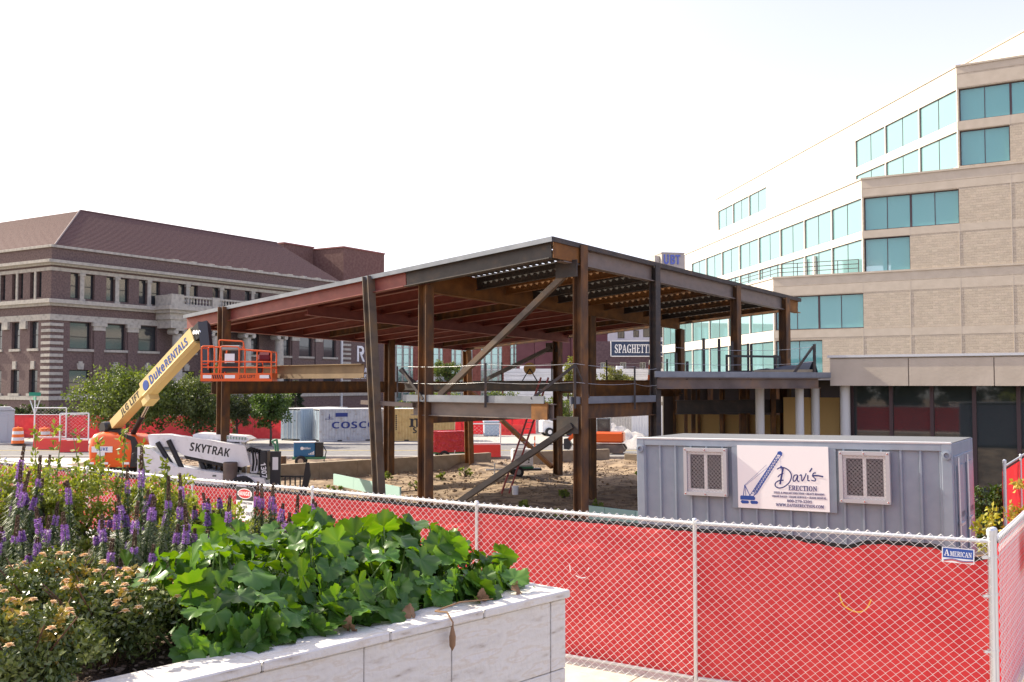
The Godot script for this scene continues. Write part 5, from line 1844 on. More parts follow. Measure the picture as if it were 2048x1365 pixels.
func boom_lift() -> void:
	var org := Vector3(-18.2, 0, -47)
	var t := thing("boom_lift", "orange boom lift with raised cream boom holding its basket by the steel column", "boom lift", org)
	var back := Transform3D(Basis.IDENTITY, -org)
	var mb := MB.new()
	mb.bev(Vector3(0, 0.85, 0), Vector3(3.6, 0.5, 1.5), 0.06)
	part(t, "chassis", mb, M.black_paint)
	for sx: float in [-1.25, 1.25]:
		for sz: float in [-0.95, 0.95]:
			tyre(t, Vector3(sx, 0.48, sz), Vector3(0, 0, 1), 0.48, 0.38, M.white_paint)
	mb = MB.new()
	mb.lathe([Vector2(0.7, 1.1), Vector2(0.7, 1.36)], Transform3D(Basis.IDENTITY, Vector3.ZERO), 20)
	part(t, "slew_ring", mb, M.black_paint)
	# hood: a rounded tub, wider at the tail
	var rings := []
	var prof := [[1.36, 1.30, 0.80], [1.45, 1.38, 0.88], [2.2, 1.42, 0.92], [2.62, 1.36, 0.88], [2.85, 1.22, 0.76], [2.96, 0.95, 0.6], [3.0, 0.3, 0.2]]
	var n := 28
	var pts := []
	for j in prof.size():
		for i in n + 1:
			var a := TAU * i / n
			var c := cos(a)
			var s := sin(a)
			var e := 0.42
			var lift := 0.0
			if j > 2:
				lift = -0.16 * (c * 0.5 + 0.5)
			pts.append(Vector3(signf(c) * pow(absf(c), e) * prof[prof.size() - 1 - j][1], prof[prof.size() - 1 - j][0] - (0.13 * (signf(c) * pow(absf(c), e) * 0.5 + 0.5) if prof.size() - 1 - j > 2 else 0.0), -signf(s) * pow(absf(s), e) * prof[prof.size() - 1 - j][2]))
	mb = MB.new()
	mb.grid(pts, n + 1, prof.size())
	part(t, "hood", mb, M.orange_paint)
	mb = MB.new()
	mb.prism(PackedVector2Array([Vector2(0.66, 1.38), Vector2(1.08, 1.38), Vector2(1.06, 2.3), Vector2(0.86, 2.75), Vector2(0.1, 2.98), Vector2(0.12, 2.86), Vector2(0.68, 2.6), Vector2(0.74, 2.2)]), Transform3D(Basis.IDENTITY, Vector3(0, 0, 0.86)), 0.085)
	part(t, "side_vent", mb, M.black_paint)
	mb = MB.new()
	mb.bx(-0.86, 0.1, 2.05, 2.32, 0.93, 0.945)
	mb.bx(-0.6, -0.25, 1.88, 2.05, 0.931, 0.944)
	part(t, "hire_label", mb, M.sign_white, Transform3D(Basis.IDENTITY, Vector3(-0.25, 0, 0)))
	text(t, "lettering", "DUKE", 0.15, M.blue_print, Transform3D(Basis.IDENTITY, Vector3(-0.62, 2.2, 0.947)), "Droid Sans", true, true)
	for k in 3:
		mb = MB.new()
		mb.bx([-1.25, -0.8, 0.3][k], [-1.0, -0.35, 0.62][k], 1.5, 1.6, 0.9, 0.93)
		part(t, "data_label", mb, M.sign_white)
	mb = MB.new()
	for k in 2:
		mb.wheel(Vector3(1.3, 1.85 + 0.22 * k, 0.9), Vector3(0, 0, 1), 0.08, 0.06, 10)
	part(t, "hand_hold", mb, M.black_paint)
	# boom
	var P := Vector3(-18.75, 3.12, -47.0)
	var Q := Vector3(-13.35, 7.35, -42.7)
	var mid := P.lerp(Q, 0.42)
	var dirn := (Q - P).normalized()
	var up := Vector3.UP
	mb = MB.new()
	mb.bar(P + dirn * 0.35, mid + dirn * 0.5, 0.5, 0.42, up)
	part(t, "inner_boom", mb, M.cream_paint, back)
	mb = MB.new()
	var zax := dirn
	var xax := up.cross(zax).normalized()
	var yax := zax.cross(xax)
	var bb := Basis(xax, yax, zax)
	mb.prism(PackedVector2Array([Vector2(-0.3, -0.22), Vector2(-0.34, -0.3), Vector2(-0.2, -0.42), Vector2(0.2, -0.42), Vector2(0.34, -0.3), Vector2(0.3, -0.22), Vector2(0.3, 0.36), Vector2(0.22, 0.42), Vector2(-0.22, 0.42), Vector2(-0.3, 0.36)]), Transform3D(bb, mid), (Q - mid).length() - 0.15)
	part(t, "outer_boom", mb, M.cream_paint, back)
	mb = MB.new()
	mb.bar(mid + yax * -0.5 - zax * 0.3, mid + yax * -0.5 + zax * 0.35, 0.5, 0.3, up)
	part(t, "cylinder_lug", mb, M.cream_paint, back)
	mb = MB.new()
	mb.wheel(P + Vector3(-0.1, 0.02, 0), xax, 0.3, 0.8, 14)
	mb.bar(P + Vector3(-0.35, -0.3, 0), P + Vector3(0.5, -0.25, 0), 0.7, 0.4)
	part(t, "boom_pivot", mb, M.black_paint, back)
	var cl := Vector3(-17.75, 2.75, -46.8)
	var ch := mid + yax * -0.55
	rod(t, "lift_cylinder", cl - org, cl.lerp(ch, 0.55) - org, 0.12, M.black_paint, 10)
	rod(t, "lift_piston", cl.lerp(ch, 0.55) - org, ch - org, 0.075, M.chrome, 10)
	# lettering along the boom
	var side := -xax if (-xax).z > 0 else xax
	var tf := Transform3D(Basis(zax, side.cross(zax), side), Vector3.ZERO)
	text(t, "lettering", "JLG LIFT", 0.3, M.black_paint, back * Transform3D(tf.basis, P.lerp(Q, 0.28) + side * 0.26), "Droid Sans", true, true, 0.004, 1.75)
	text(t, "lettering", "Duke", 0.42, M.blue_print, back * Transform3D(tf.basis, P.lerp(Q, 0.6) + side * 0.31), "Droid Sans", true, true, 0.004, 1.3)
	text(t, "lettering", "RENTALS", 0.34, M.blue_print, back * Transform3D(tf.basis, P.lerp(Q, 0.81) + side * 0.31), "Droid Sans", true, true, 0.004, 1.9)
	mb = MB.new()
	mb.wheel(P.lerp(Q, 0.475) + side * 0.3, side, 0.24, 0.04, 18)
	part(t, "maker_disc", mb, M.blue_print, back)
	# head and jib
	mb = MB.new()
	mb.bar(Q - zax * 0.25, Q + zax * 0.45, 0.5, 0.6, up)
	part(t, "boom_head", mb, M.black_paint, back)
	for k in 3:
		mb = MB.new()
		mb.wheel(Q + zax * (0.05 + 0.16 * k) - yax * (0.1 * k) + side * 0.3, side, 0.1, 0.08, 10)
		part(t, "pin", mb, M.chrome, back)
	var J := Q + zax * 0.35 + Vector3(0, 0.12, 0)
	var K := Vector3(-12.6, 5.75, -41.6)
	mb = MB.new()
	mb.bar(J + Vector3(0, 0.1, 0), K, 0.4, 0.42, Vector3(0, 0, 1))
	part(t, "jib", mb, M.black_steel, back)
	mb = MB.new()
	mb.bar(K + Vector3(-0.15, 0.25, 0), K + Vector3(-0.05, -0.5, 0.1), 0.35, 0.35, Vector3(0, 0, 1))
	part(t, "basket_rotator", mb, M.black_paint, back)
	# basket
	var bx0 := -12.62 - org.x
	var bx1 := -9.72 - org.x
	var z0 := -41.45 - org.z
	var z1 := -40.5 - org.z
	var y0 := 5.3
	mb = MB.new()
	mb.bx(bx0, bx1, y0, y0 + 0.06, z0, z1)
	part(t, "basket_floor", mb, M.orange_paint)
	for r in [[bx0, bx1, z1 - 0.03, z1], [bx0, bx1, z0, z0 + 0.03], [bx0, bx0 + 0.03, z0 + 0.03, z1 - 0.03], [bx1 - 0.03, bx1, z0 + 0.03, z1 - 0.03]]:
		mb = MB.new()
		mb.bx(r[0], r[1], y0 + 0.061, y0 + 0.33, r[2], r[3])
		part(t, "kick_plate", mb, M.orange_paint)
	for z: float in [z0 + 0.03, z1 - 0.03]:
		var yt := y0 + 1.42
		bent(t, "basket_rail", [Vector3(bx0 + 0.04, y0 + 0.3, z), Vector3(bx0 + 0.02, yt, z), Vector3(bx0 + 0.55, yt, z), Vector3(bx0 + 0.55, y0 + 0.3, z)], 0.032, M.orange_paint)
		bent(t, "basket_rail", [Vector3(bx0 + 0.72, y0 + 0.3, z), Vector3(bx0 + 0.8, yt, z), Vector3(bx0 + 1.55, yt - 0.03, z), Vector3(bx0 + 1.55, y0 + 0.3, z)], 0.034, M.orange_paint)
		bent(t, "basket_rail", [Vector3(bx0 + 1.55, yt - 0.12, z), Vector3(bx1 - 0.04, yt - 0.22, z), Vector3(bx1 - 0.04, y0 + 0.3, z)], 0.032, M.orange_paint)
		for f in [0.36, 0.68]:
			rod(t, "mid_rail", Vector3(bx0 + 0.03, y0 + 0.3 + 0.75 * f, z), Vector3(bx1 - 0.04, y0 + 0.3 + 0.72 * f, z), 0.022, M.orange_paint)
		rod(t, "basket_post", Vector3(bx1 - 0.62, y0 + 0.3, z), Vector3(bx1 - 0.62, yt - 0.17, z), 0.028, M.orange_paint)
	for x: float in [bx0 + 0.04, bx1 - 0.04]:
		for y: float in [0.7, 1.35]:
			rod(t, "end_rail", Vector3(x, y0 + y - (0.15 if x > bx0 + 1 else 0.0), z0 + 0.03), Vector3(x, y0 + y - (0.15 if x > bx0 + 1 else 0.0), z1 - 0.03), 0.026, M.orange_paint)
	bent(t, "console_guard", [Vector3(bx0 + 0.72, y0 + 1.4, z1 - 0.1), Vector3(bx0 + 0.7, y0 + 1.68, z1 - 0.1), Vector3(bx0 + 1.7, y0 + 1.62, z1 - 0.1), Vector3(bx0 + 1.72, y0 + 1.36, z1 - 0.1)], 0.03, M.orange_paint)
	mb = MB.new()
	mb.bev(Vector3(bx0 + 1.2, y0 + 1.36, z1 - 0.16), Vector3(0.8, 0.2, 0.3), 0.04)
	part(t, "control_console", mb, M.notice_grey)
	mb = MB.new()
	mb.bx(bx0 + 0.95, bx0 + 1.35, y0 + 0.75, y0 + 1.12, z1 - 0.1, z1 - 0.08)
	part(t, "manual_box", mb, M.sign_white)
	mb = MB.new()
	mb.bx(bx0 + 0.85, bx0 + 1.5, y0 + 0.38, y0 + 0.72, z1 - 0.4, z1 - 0.1)
	part(t, "tool_box", mb, M.black_paint)
	mb = MB.new()
	mb.bev(Vector3(bx1 - 0.36, y0 + 0.98, z1 - 0.25), Vector3(0.62, 0.42, 0.3), 0.12)
	part(t, "gear_bag", mb, M.bag_maroon)
	mb = MB.new()
	mb.bev(Vector3(bx1 - 0.56, y0 + 0.52, z1 - 0.2), Vector3(0.22, 0.36, 0.2), 0.03)
	part(t, "canister", mb, M.black_paint)
	for r in [[0.1, 0.45], [0.98, 1.4], [2.4, 2.78]]:
		mb = MB.new()
		mb.bx(bx0 + r[0], bx0 + r[1], y0 + 0.12, y0 + 0.25, z1 + 0.002, z1 + 0.008)
		part(t, "data_label", mb, M.sign_white)
	for k in 5:
		for x: float in [0.52, 2.72]:
			if x > 1 and k > 1:
				continue
			mb = MB.new()
			mb.prism(PackedVector2Array([Vector2(0, 0), Vector2(0.05, 0), Vector2(0.0, 0.16), Vector2(-0.05, 0.16)]), Transform3D(Basis.IDENTITY, Vector3(bx0 + x + k * 0.09, y0 + 0.1, z1 + 0.002)), 0.005)
			part(t, "hazard_stripe", mb, M.black_paint)
	text(t, "lettering", "JLG LIFT", 0.12, M.black_paint, Transform3D(Basis.IDENTITY, Vector3(bx0 + 1.9, y0 + 0.19, z1 + 0.004)), "Droid Sans", true, true)

# ---------------------------------------------------------------- telehandler
func telehandler() -> void:
	var t := thing("telehandler", "white telescopic forklift with lowered boom parked behind the fence", "forklift", Vector3(-13.3, 0, -44.2))
	var wp: Material = M.machine_white
	for sx: float in [-1.9, 1.7]:
		for sz: float in [-1.0, 1.0]:
			tyre(t, Vector3(sx, 0.62, sz), Vector3(0, 0, 1), 0.62, 0.4, wp)
	var mb := MB.new()
	mb.prism(PackedVector2Array([Vector2(-2.85, 0.55), Vector2(2.6, 0.55), Vector2(2.75, 0.8), Vector2(2.6, 1.12), Vector2(0.2, 1.42), Vector2(-1.2, 1.62), Vector2(-1.9, 2.1), Vector2(-2.4, 2.45), Vector2(-2.85, 2.5)]), Transform3D(Basis.IDENTITY, Vector3(0, 0, -0.2)), 1.15)
	part(t, "engine_cover", mb, wp)
	mb = MB.new()
	mb.prism(PackedVector2Array([Vector2(-2.8, 0.6), Vector2(2.5, 0.6), Vector2(2.5, 0.95), Vector2(-2.8, 1.1)]), Transform3D(Basis.IDENTITY, Vector3(0, 0, -1.1)), 0.9)
	part(t, "chassis", mb, wp)
	# boom: a box section that tapers to the rear
	mb = MB.new()
	mb.prism(PackedVector2Array([Vector2(-2.55, 2.98), Vector2(-1.7, 3.0), Vector2(1.7, 2.5), Vector2(1.92, 1.66), Vector2(1.55, 1.58), Vector2(-1.0, 2.1), Vector2(-1.45, 2.45), Vector2(-2.45, 2.5)]), Transform3D(Basis.IDENTITY, Vector3(0, 0, -0.02)), 0.62)
	var bm := part(t, "boom", mb, wp)
	text(bm, "lettering", "SKYTRAK", 0.36, M.black_paint, Transform3D(Basis(Vector3.BACK, -0.165), Vector3(0.16, 2.33, 0.604)), "Droid Sans", true, false, 0.004, 1.75)
	mb = MB.new()
	mb.prism(PackedVector2Array([Vector2(-1.0, 2.08), Vector2(1.55, 1.57), Vector2(1.5, 1.42), Vector2(-0.9, 1.93)]), Transform3D(Basis.IDENTITY, Vector3(0, 0, 0.05)), 0.45)
	part(bm, "boom_underside", mb, M.black_paint)
	for p in [[Vector3(-1.62, 2.75, 0.66), Vector3(-0.9, 1.3, 0.66)], [Vector3(-2.1, 2.65, 0.66), Vector3(-1.35, 1.5, 0.66)], [Vector3(-0.4, 2.0, 0.3), Vector3(0.0, 1.1, 0.3)]]:
		rod(t, "lift_cylinder", p[0], p[1], 0.11, M.black_paint, 10)
	for k in 6:
		bent(t, "hydraulic_hose", [Vector3(1.75 + 0.07 * k, 2.3 - 0.05 * k, 0.5 - 0.08 * k), Vector3(1.98 + 0.1 * k, 2.45 - 0.04 * k, 0.5 - 0.08 * k), Vector3(2.05 + 0.12 * k, 1.8 - 0.03 * k, 0.5 - 0.08 * k), Vector3(2.0 + 0.11 * k, 1.4, 0.5 - 0.08 * k)], 0.045, M.rubber)
	mb = MB.new()
	mb.bev(Vector3(2.05, 1.75, 0.2), Vector3(0.35, 0.9, 0.5), 0.05)
	part(t, "boom_nose", mb, wp)
	mb = MB.new()
	mb.bev(Vector3(2.5, 1.55, 0.3), Vector3(0.3, 1.5, 0.7), 0.04)
	part(t, "carriage_arm", mb, M.black_steel)
	text(t, "lettering", "1307", 0.22, M.sign_white, Transform3D(Basis(Vector3.BACK, -PI / 2 + 0.12), Vector3(2.53, 1.45, 0.655)), "Droid Sans", true)
	# fork carriage, turned to the right
	mb = MB.new()
	mb.bx(2.75, 3.2, 0.7, 2.25, 0.3, 0.42)
	var ca := part(t, "fork_carriage", mb, M.black_steel)
	mb = MB.new()
	mb.bx(2.85, 3.1, 1.45, 2.0, 0.421, 0.426)
	part(ca, "load_chart", mb, M.sign_white)
	for k in 6:
		mb = MB.new()
		mb.bx(2.9 + 0.22 * k, 2.96 + 0.22 * k, 0.35, 1.15, 0.2, 0.26)
		part(t, "guard_bar", mb, M.black_paint)
	rod(t, "guard_rail", Vector3(2.8, 1.15, 0.23), Vector3(4.3, 1.15, 0.23), 0.035, M.black_paint)
	mb = MB.new()
	mb.prism(PackedVector2Array([Vector2(4.05, 0.4), Vector2(4.3, 0.4), Vector2(4.5, 1.2), Vector2(4.42, 1.75), Vector2(4.28, 1.75), Vector2(4.2, 1.2)]), Transform3D(Basis.IDENTITY, Vector3(0, 0, 0.2)), 0.12)
	part(t, "fork", mb, M.black_paint)
	mb = MB.new()
	mb.bx(3.0, 4.3, 0.28, 0.36, 0.5, 0.64)
	part(t, "fork", mb, M.black_paint)
	# cab behind the boom
	mb = MB.new()
	mb.bx(-0.5, 1.3, 1.1, 2.72, -1.05, -0.15)
	var cab := part(t, "cab_glass", mb, M.window_dark)
	for p in [[-0.5, -1.05], [1.3, -1.05], [-0.5, -0.15], [1.3, -0.15]]:
		rod(cab, "cab_pillar", Vector3(p[0], 1.1, p[1]), Vector3(p[0], 2.75, p[1]), 0.05, wp)
	mb = MB.new()
	mb.prism(PackedVector2Array([Vector2(-0.75, 2.72), Vector2(1.55, 2.62), Vector2(1.75, 2.74), Vector2(1.5, 2.88), Vector2(-0.6, 3.02), Vector2(-0.8, 2.95)]), Transform3D(Basis.IDENTITY, Vector3(0, 0, -1.15)), 1.1)
	part(t, "cab_roof", mb, wp)
	for k in 9:
		mb = MB.new()
		mb.bx(0.45 + 0.13 * k, 0.53 + 0.13 * k, 2.78 - 0.008 * k, 2.9 - 0.008 * k, -0.06, -0.03)
		part(t, "roof_slat", mb, M.strip_glass)
	mb = MB.new()
	mb.lathe([Vector2(0.09, 0.0), Vector2(0.09, 0.12), Vector2(0.05, 0.17), Vector2(0.001, 0.18)], Transform3D(Basis.IDENTITY, Vector3(0.55, 2.93, -0.5)), 10)
	part(t, "beacon", mb, M.orange_plastic)
	mb = MB.new()
	mb.lathe([Vector2(0.31, 0.9), Vector2(0.31, 1.78), Vector2(0.29, 1.82), Vector2(0.29, 1.7), Vector2(0.001, 1.7)], Transform3D(Basis.IDENTITY, Vector3(1.15, 0, 0.9)), 14)
	part(t, "exhaust_guard", mb, M.brown_steel)
	for x: float in [-2.5, -0.6, 0.4]:
		mb = MB.new()
		mb.bx(x, x + 0.16, 1.2, 1.28, 0.951, 0.957)
		part(t, "data_label", mb, M.notice_dark)
	bent(t, "mirror_arm", [Vector3(-2.85, 2.2, 0.9), Vector3(-3.05, 2.2, 1.0), Vector3(-3.05, 1.95, 1.0)], 0.025, M.black_paint)

# ---------------------------------------------------------------- shipping containers
func box_container(label: String, pos: Vector3, yaw: float, m: Material, dm: Material, doors_left: bool) -> Node3D:
	var t := thing("shipping_container", label, "container", pos, yaw, "containers along the far kerb")
	var L := 6.06
	var Hh := 2.85
	var D := 2.44
	part(t, "side_panel", wave_wall(0.12, L - 0.12, 0.18, Hh - 0.12, 0.27, 0.045), m)
	part(t, "side_panel", wave_wall(0.12, L - 0.12, 0.18, Hh - 0.12, 0.27, 0.045), m, Transform3D(Basis(Vector3.UP, PI), Vector3(L, 0, -D)))
	var mb: MB
	for x: float in [0.0, L - 0.13]:
		for z: float in [-0.12, -D]:
			mb = MB.new()
			mb.bx(x, x + 0.13, 0.0, Hh, z, z + 0.13)
			part(t, "corner_post", mb, m)
	for z: float in [-0.1, -D + 0.01]:
		for y: float in [0.02, Hh - 0.13]:
			mb = MB.new()
			mb.bx(0.13, L - 0.13, y, y + 0.15 - (0.03 if y > 1 else 0.0), z, z + 0.1)
			part(t, "rail", mb, m)
	mb = MB.new()
	mb.bx(0.01, L - 0.01, Hh - 0.05, Hh + 0.01, -D + 0.01, -0.01)
	part(t, "roof", mb, M.white_paint)
	var xe := 0.0 if doors_left else L
	var s := -1.0 if doors_left else 1.0
	for k in 2:
		mb = MB.new()
		mb.bev(Vector3(xe + s * 0.0, 1.42, -0.64 - 1.16 * k), Vector3(0.06, 2.5, 1.12), 0.01)
		var d := part(t, "door", mb, dm)
		for b in 2:
			rod(d, "lock_bar", Vector3(xe + s * 0.07, 0.15, -0.38 - 1.16 * k - 0.5 * b), Vector3(xe + s * 0.07, 2.75, -0.38 - 1.16 * k - 0.5 * b), 0.03, M.galvanised, 6)
		for y: float in [0.6, 1.2, 1.8, 2.4]:
			mb = MB.new()
			mb.bx(xe + s * 0.03 - 0.012, xe + s * 0.03 + 0.012, y, y + 0.06, -1.15 - 1.16 * k, -0.13 - 1.16 * k)
			part(d, "rib", mb, dm)
	mb = MB.new()
	mb.bx(L - 0.05 if doors_left else 0.0, L if doors_left else 0.05, 0.15, Hh - 0.1, -D + 0.12, -0.12)
	part(t, "end_panel", mb, m)
	for x: float in [1.6, 4.1]:
		mb = MB.new()
		mb.bx(x, x + 0.4, 0.03, 0.14, -0.02, 0.004)
		part(t, "fork_pocket", mb, M.black_paint)
	return t

func containers() -> void:
	var t := box_container("pale blue container with double doors, half behind the small tree", Vector3(-18.6, 0.16, -88.2), 57, M.container_blue, M.container_blue, true)
	t = box_container("weathered grey container lettered COSCO with pale blue doors", Vector3(-16.65, 0.16, -86.6), 24, M.container_grey, M.container_blue, true)
	text(t, "lettering", "COSCO", 0.58, M.navy, Transform3D(Basis.IDENTITY, Vector3(3.1, 1.42, 0.004)), "Droid Sans", true, false, 0.004, 4.0)
	text(t, "lettering", "中远集运", 0.26, M.navy, Transform3D(Basis.IDENTITY, Vector3(1.95, 2.28, 0.004)), "Droid Sans", true)
	var mb := MB.new()
	mb.bx(0.5, 1.25, 1.95, 2.0, 0.002, 0.006)
	mb.bx(0.85, 0.9, 2.0, 2.4, 0.002, 0.006)
	mb.bx(0.7, 1.05, 2.12, 2.16, 0.002, 0.006)
	part(t, "ship_mark", mb, M.navy)
	t = box_container("ochre container lettered MSC behind the steel columns", Vector3(-11.0, 0.16, -87.5), 12, M.container_tan, M.container_tan, false)
	text(t, "lettering", "m", 1.0, M.black_paint, Transform3D(Basis.from_scale(Vector3(1.1, 1, 1)), Vector3(2.75, 1.72, 0.004)), "Droid Serif", true)
	text(t, "lettering", "SC", 0.5, M.black_paint, Transform3D(Basis.from_scale(Vector3(1.15, 1, 1)), Vector3(2.78, 0.95, 0.004)), "Droid Sans", true)
	for k in 2:
		mb = MB.new()
		for i in 8:
			mb.bx(0.55 + 0.28 * k, 0.67 + 0.28 * k, 1.0 + 0.17 * i, 1.11 + 0.17 * i, 0.002, 0.006)
		stuff(part(t, "serial_print", mb, M.black_paint))

# ---------------------------------------------------------------- things in the yard
func gate_panel(label: String, pos: Vector3, yaw: float, w: float, h: float) -> void:
	# mesh gate leaf standing in a red water-filled barrier
	var t := thing("barrier_gate", label, "gate", pos, yaw, "mesh panels in red barriers")
	var mb := MB.new()
	mb.prism(PackedVector2Array([Vector2(-0.28, 0), Vector2(0.28, 0), Vector2(0.2, 0.3), Vector2(0.12, 0.85), Vector2(-0.12, 0.85), Vector2(-0.2, 0.3)]), Transform3D(Basis(Vector3(0, 0, -1), Vector3.UP, Vector3(1, 0, 0)), Vector3(-w * 0.5, 0, 0)), w)
	part(t, "barrier", mb, M.red_plastic)
	for x: float in [-w * 0.5, w * 0.5]:
		rod(t, "upright", Vector3(x, 0.8, 0), Vector3(x, h, 0), 0.05, M.white_paint)
	for y: float in [0.95, h]:
		rod(t, "rail", Vector3(-w * 0.5, y, 0), Vector3(w * 0.5, y, 0), 0.045, M.white_paint)
	mb = MB.new()
	var n := int(w / 0.15)
	for k in n:
		var pts := []
		var rows := int((h - 1.0) / 0.13)
		for j in rows + 1:
			pts.append(Vector3(-w * 0.5 + (k + (1.0 if (j + k) % 2 == 0 else 0.0)) * w / n, 0.98 + j * 0.13, 0))
		mb.tube(pts, 0.006, 3, false)
	stuff(part(t, "mesh", mb, M.wire))

func yard_things() -> void:
	var mb: MB
	# concrete stem walls of the foundation, panel by panel
	var wall := func(label: String, a: Vector3, b: Vector3, h: float, n: int) -> void:
		var t := thing("foundation_wall", label, "wall", a)
		var d := b - a
		var xf := frame(d, Vector3.UP, Vector3.ZERO)
		for k in n:
			var q := MB.new()
			q.bev(Vector3(d.length() * (k + 0.5) / n, h * 0.5 - 0.15, 0), Vector3(d.length() / n - 0.012, h + 0.3, 0.3), 0.015)
			part(t, "wall_panel", q, M.formwork, xf)
	wall.call("long low concrete foundation wall along the far side of the frame", Vector3(-14.5, 0.0, -52.5), Vector3(-1.4, 0.0, -63.5), 0.85, 7)
	wall.call("low pale foundation wall behind the white generator", Vector3(1.3, 0, -66.0), Vector3(6.6, 0, -68.5), 0.75, 3)
	wall.call("stub of foundation wall right of the excavator", Vector3(7.6, 0, -67.5), Vector3(10.5, 0, -66.0), 0.5, 2)
	# form boards left lying by the frame
	for b in [["pale teal form board lying behind the forklift's forks", Vector3(-9.0, 0.1, -50.8), Vector3(-4.9, 0.1, -44.2)], ["pale teal form board lying beside the grey cabin", Vector3(2.4, 0.15, -37.6), Vector3(5.4, 0.15, -34.6)]]:
		var t := thing("form_board", b[1 - 1], "board", b[1])
		var d: Vector3 = b[2] - b[1]
		for k in 3:
			mb = MB.new()
			mb.bx(d.length() / 3 * k, d.length() / 3 * (k + 1) - 0.02, 0.0, 0.55, -0.04, 0.04)
			part(t, "plank", mb, M.teal_board, frame(d, Vector3.UP, Vector3.ZERO))
	# welding generator on its trailer
	var t := thing("welding_generator", "blue engine welder on a small trailer by the foundation wall", "generator", Vector3(-12.35, 0.25, -60.5), 8)
	mb = MB.new()
	mb.bev(Vector3(-0.15, 1.0, 0), Vector3(1.25, 0.85, 0.8), 0.03)
	part(t, "housing", mb, M.miller_blue)
	mb = MB.new()
	mb.bev(Vector3(-0.15, 1.44, 0), Vector3(1.32, 0.06, 0.86), 0.02)
	part(t, "lid", mb, M.sign_white)
	mb = MB.new()
	mb.bev(Vector3(0.72, 1.0, 0), Vector3(0.46, 0.86, 0.78), 0.03)
	part(t, "radiator_end", mb, M.black_paint)
	mb = MB.new()
	mb.wheel(Vector3(-0.28, 1.08, 0.405), Vector3(0, 0, 1), 0.1, 0.02, 14)
	part(t, "round_mark", mb, M.sign_white)
	text(t, "lettering", "Miller", 0.12, M.sign_white, Transform3D(Basis.IDENTITY, Vector3(0.0, 1.08, 0.404)), "Droid Sans", true, true)
	for k in 4:
		mb = MB.new()
		mb.bx(0.1 + 0.09 * k, 0.16 + 0.09 * k, 0.7, 0.76 + 0.05 * k, 0.401, 0.406)
		part(t, "bar_print", mb, M.sign_white)
	mb = MB.new()
	mb.bx(-0.85, 1.1, 0.42, 0.56, -0.42, 0.42)
	part(t, "trailer_frame", mb, M.green_paint)
	tyre(t, Vector3(-0.35, 0.32, 0.55), Vector3(0, 0, 1), 0.34, 0.2, M.notice_tan)
	tyre(t, Vector3(-0.35, 0.32, -0.55), Vector3(0, 0, 1), 0.34, 0.2, M.notice_tan)
	bent(t, "welding_lead", [Vector3(0.95, 1.2, 0.2), Vector3(1.15, 0.9, 0.3), Vector3(1.0, 0.3, 0.4), Vector3(1.4, 0.05, 0.6)], 0.03, M.black_paint)
	t = thing("gas_bottle_cart", "green gas hoses hung over a small rusty cart left of the blue welder", "cart", Vector3(-14.4, 0.2, -61.0))
	bent(t, "hose", [Vector3(-0.2, 1.5, 0), Vector3(0.1, 1.62, 0.05), Vector3(0.2, 0.9, 0.1), Vector3(0.1, 0.3, 0.1)], 0.07, M.green_paint)
	bent(t, "hose", [Vector3(-0.2, 1.5, 0.05), Vector3(0.0, 1.3, 0.12), Vector3(0.1, 0.7, 0.16), Vector3(0.25, 0.2, 0.1)], 0.06, M.green_paint)
	mb = MB.new()
	mb.bev(Vector3(0.4, 0.35, 0), Vector3(0.5, 0.5, 0.4), 0.03)
	part(t, "box", mb, M.rust)
	# red tarp trailer
	t = thing("tarp_trailer", "trailer load wrapped in glossy red tarp left of the steel column", "trailer", Vector3(-4.2, 0.15, -66.2), 14)
	var f := FastNoiseLite.new()
	f.seed = 5
	f.frequency = 1.1
	var pts := []
	for j in 9:
		for i in 41:
			var u := i / 40.0 * TAU
			var c := cos(u)
			var s := sin(u)
			var x := signf(c) * pow(absf(c), 0.25) * 1.25
			var z := signf(s) * pow(absf(s), 0.25) * 0.75
			var v := j / 8.0
			var k := 1.0 + 0.1 * f.get_noise_3d(x * 2.4, v * 1.2, z * 2.4) + 0.02 * sin(u * 14.0)
			pts.append(Vector3(x * k, lerpf(1.95, 0.6, v) + 0.05 * f.get_noise_2d(x * 3.0, z * 3.0), -z * k))
	mb = MB.new()
	mb.grid(pts, 41, 9)
	mb.bev(Vector3(0, 1.82, 0), Vector3(2.3, 0.2, 1.3), 0.05)
	part(t, "tarp", mb, M.tarp)
	mb = MB.new()
	mb.bx(-1.2, 1.2, 0.48, 0.6, -0.6, 0.6)
	part(t, "bed", mb, M.green_paint)
	tyre(t, Vector3(-0.4, 0.34, 0.72), Vector3(0, 0, 1), 0.36, 0.2, M.notice_tan)
	tyre(t, Vector3(-0.4, 0.34, -0.72), Vector3(0, 0, 1), 0.36, 0.2, M.notice_tan)
	bent(t, "tie_rope", [Vector3(0.3, 0.7, 0.8), Vector3(0.2, 0.4, 0.85), Vector3(-0.1, 0.05, 0.9)], 0.02, M.sign_white)
	# gate panels
	gate_panel("white mesh gate in red barrier beside the tarp trailer", Vector3(-1.85, 0.1, -70.0), 6, 2.1, 2.3)
	gate_panel("white mesh gate in red barrier in front of the orange drums", Vector3(-36.4, 0.05, -79.0), 0, 2.5, 3.25)
	gate_panel("smaller mesh gate in red barrier nearest the orange lift", Vector3(-33.2, 0.05, -76.0), 24, 2.0, 2.9)
	# pale generator on a trailer
	t = thing("light_generator", "white and green towable generator standing behind the red ladder", "generator", Vector3(0.6, 0.05, -55.8), 10)
	mb = MB.new()
	mb.bev(Vector3(-0.05, 1.05, 0), Vector3(1.15, 0.95, 0.8), 0.08)
	part(t, "housing", mb, M.machine_white)
	mb = MB.new()
	mb.bev(Vector3(-0.05, 0.52, 0), Vector3(1.2, 0.12, 0.85), 0.03)
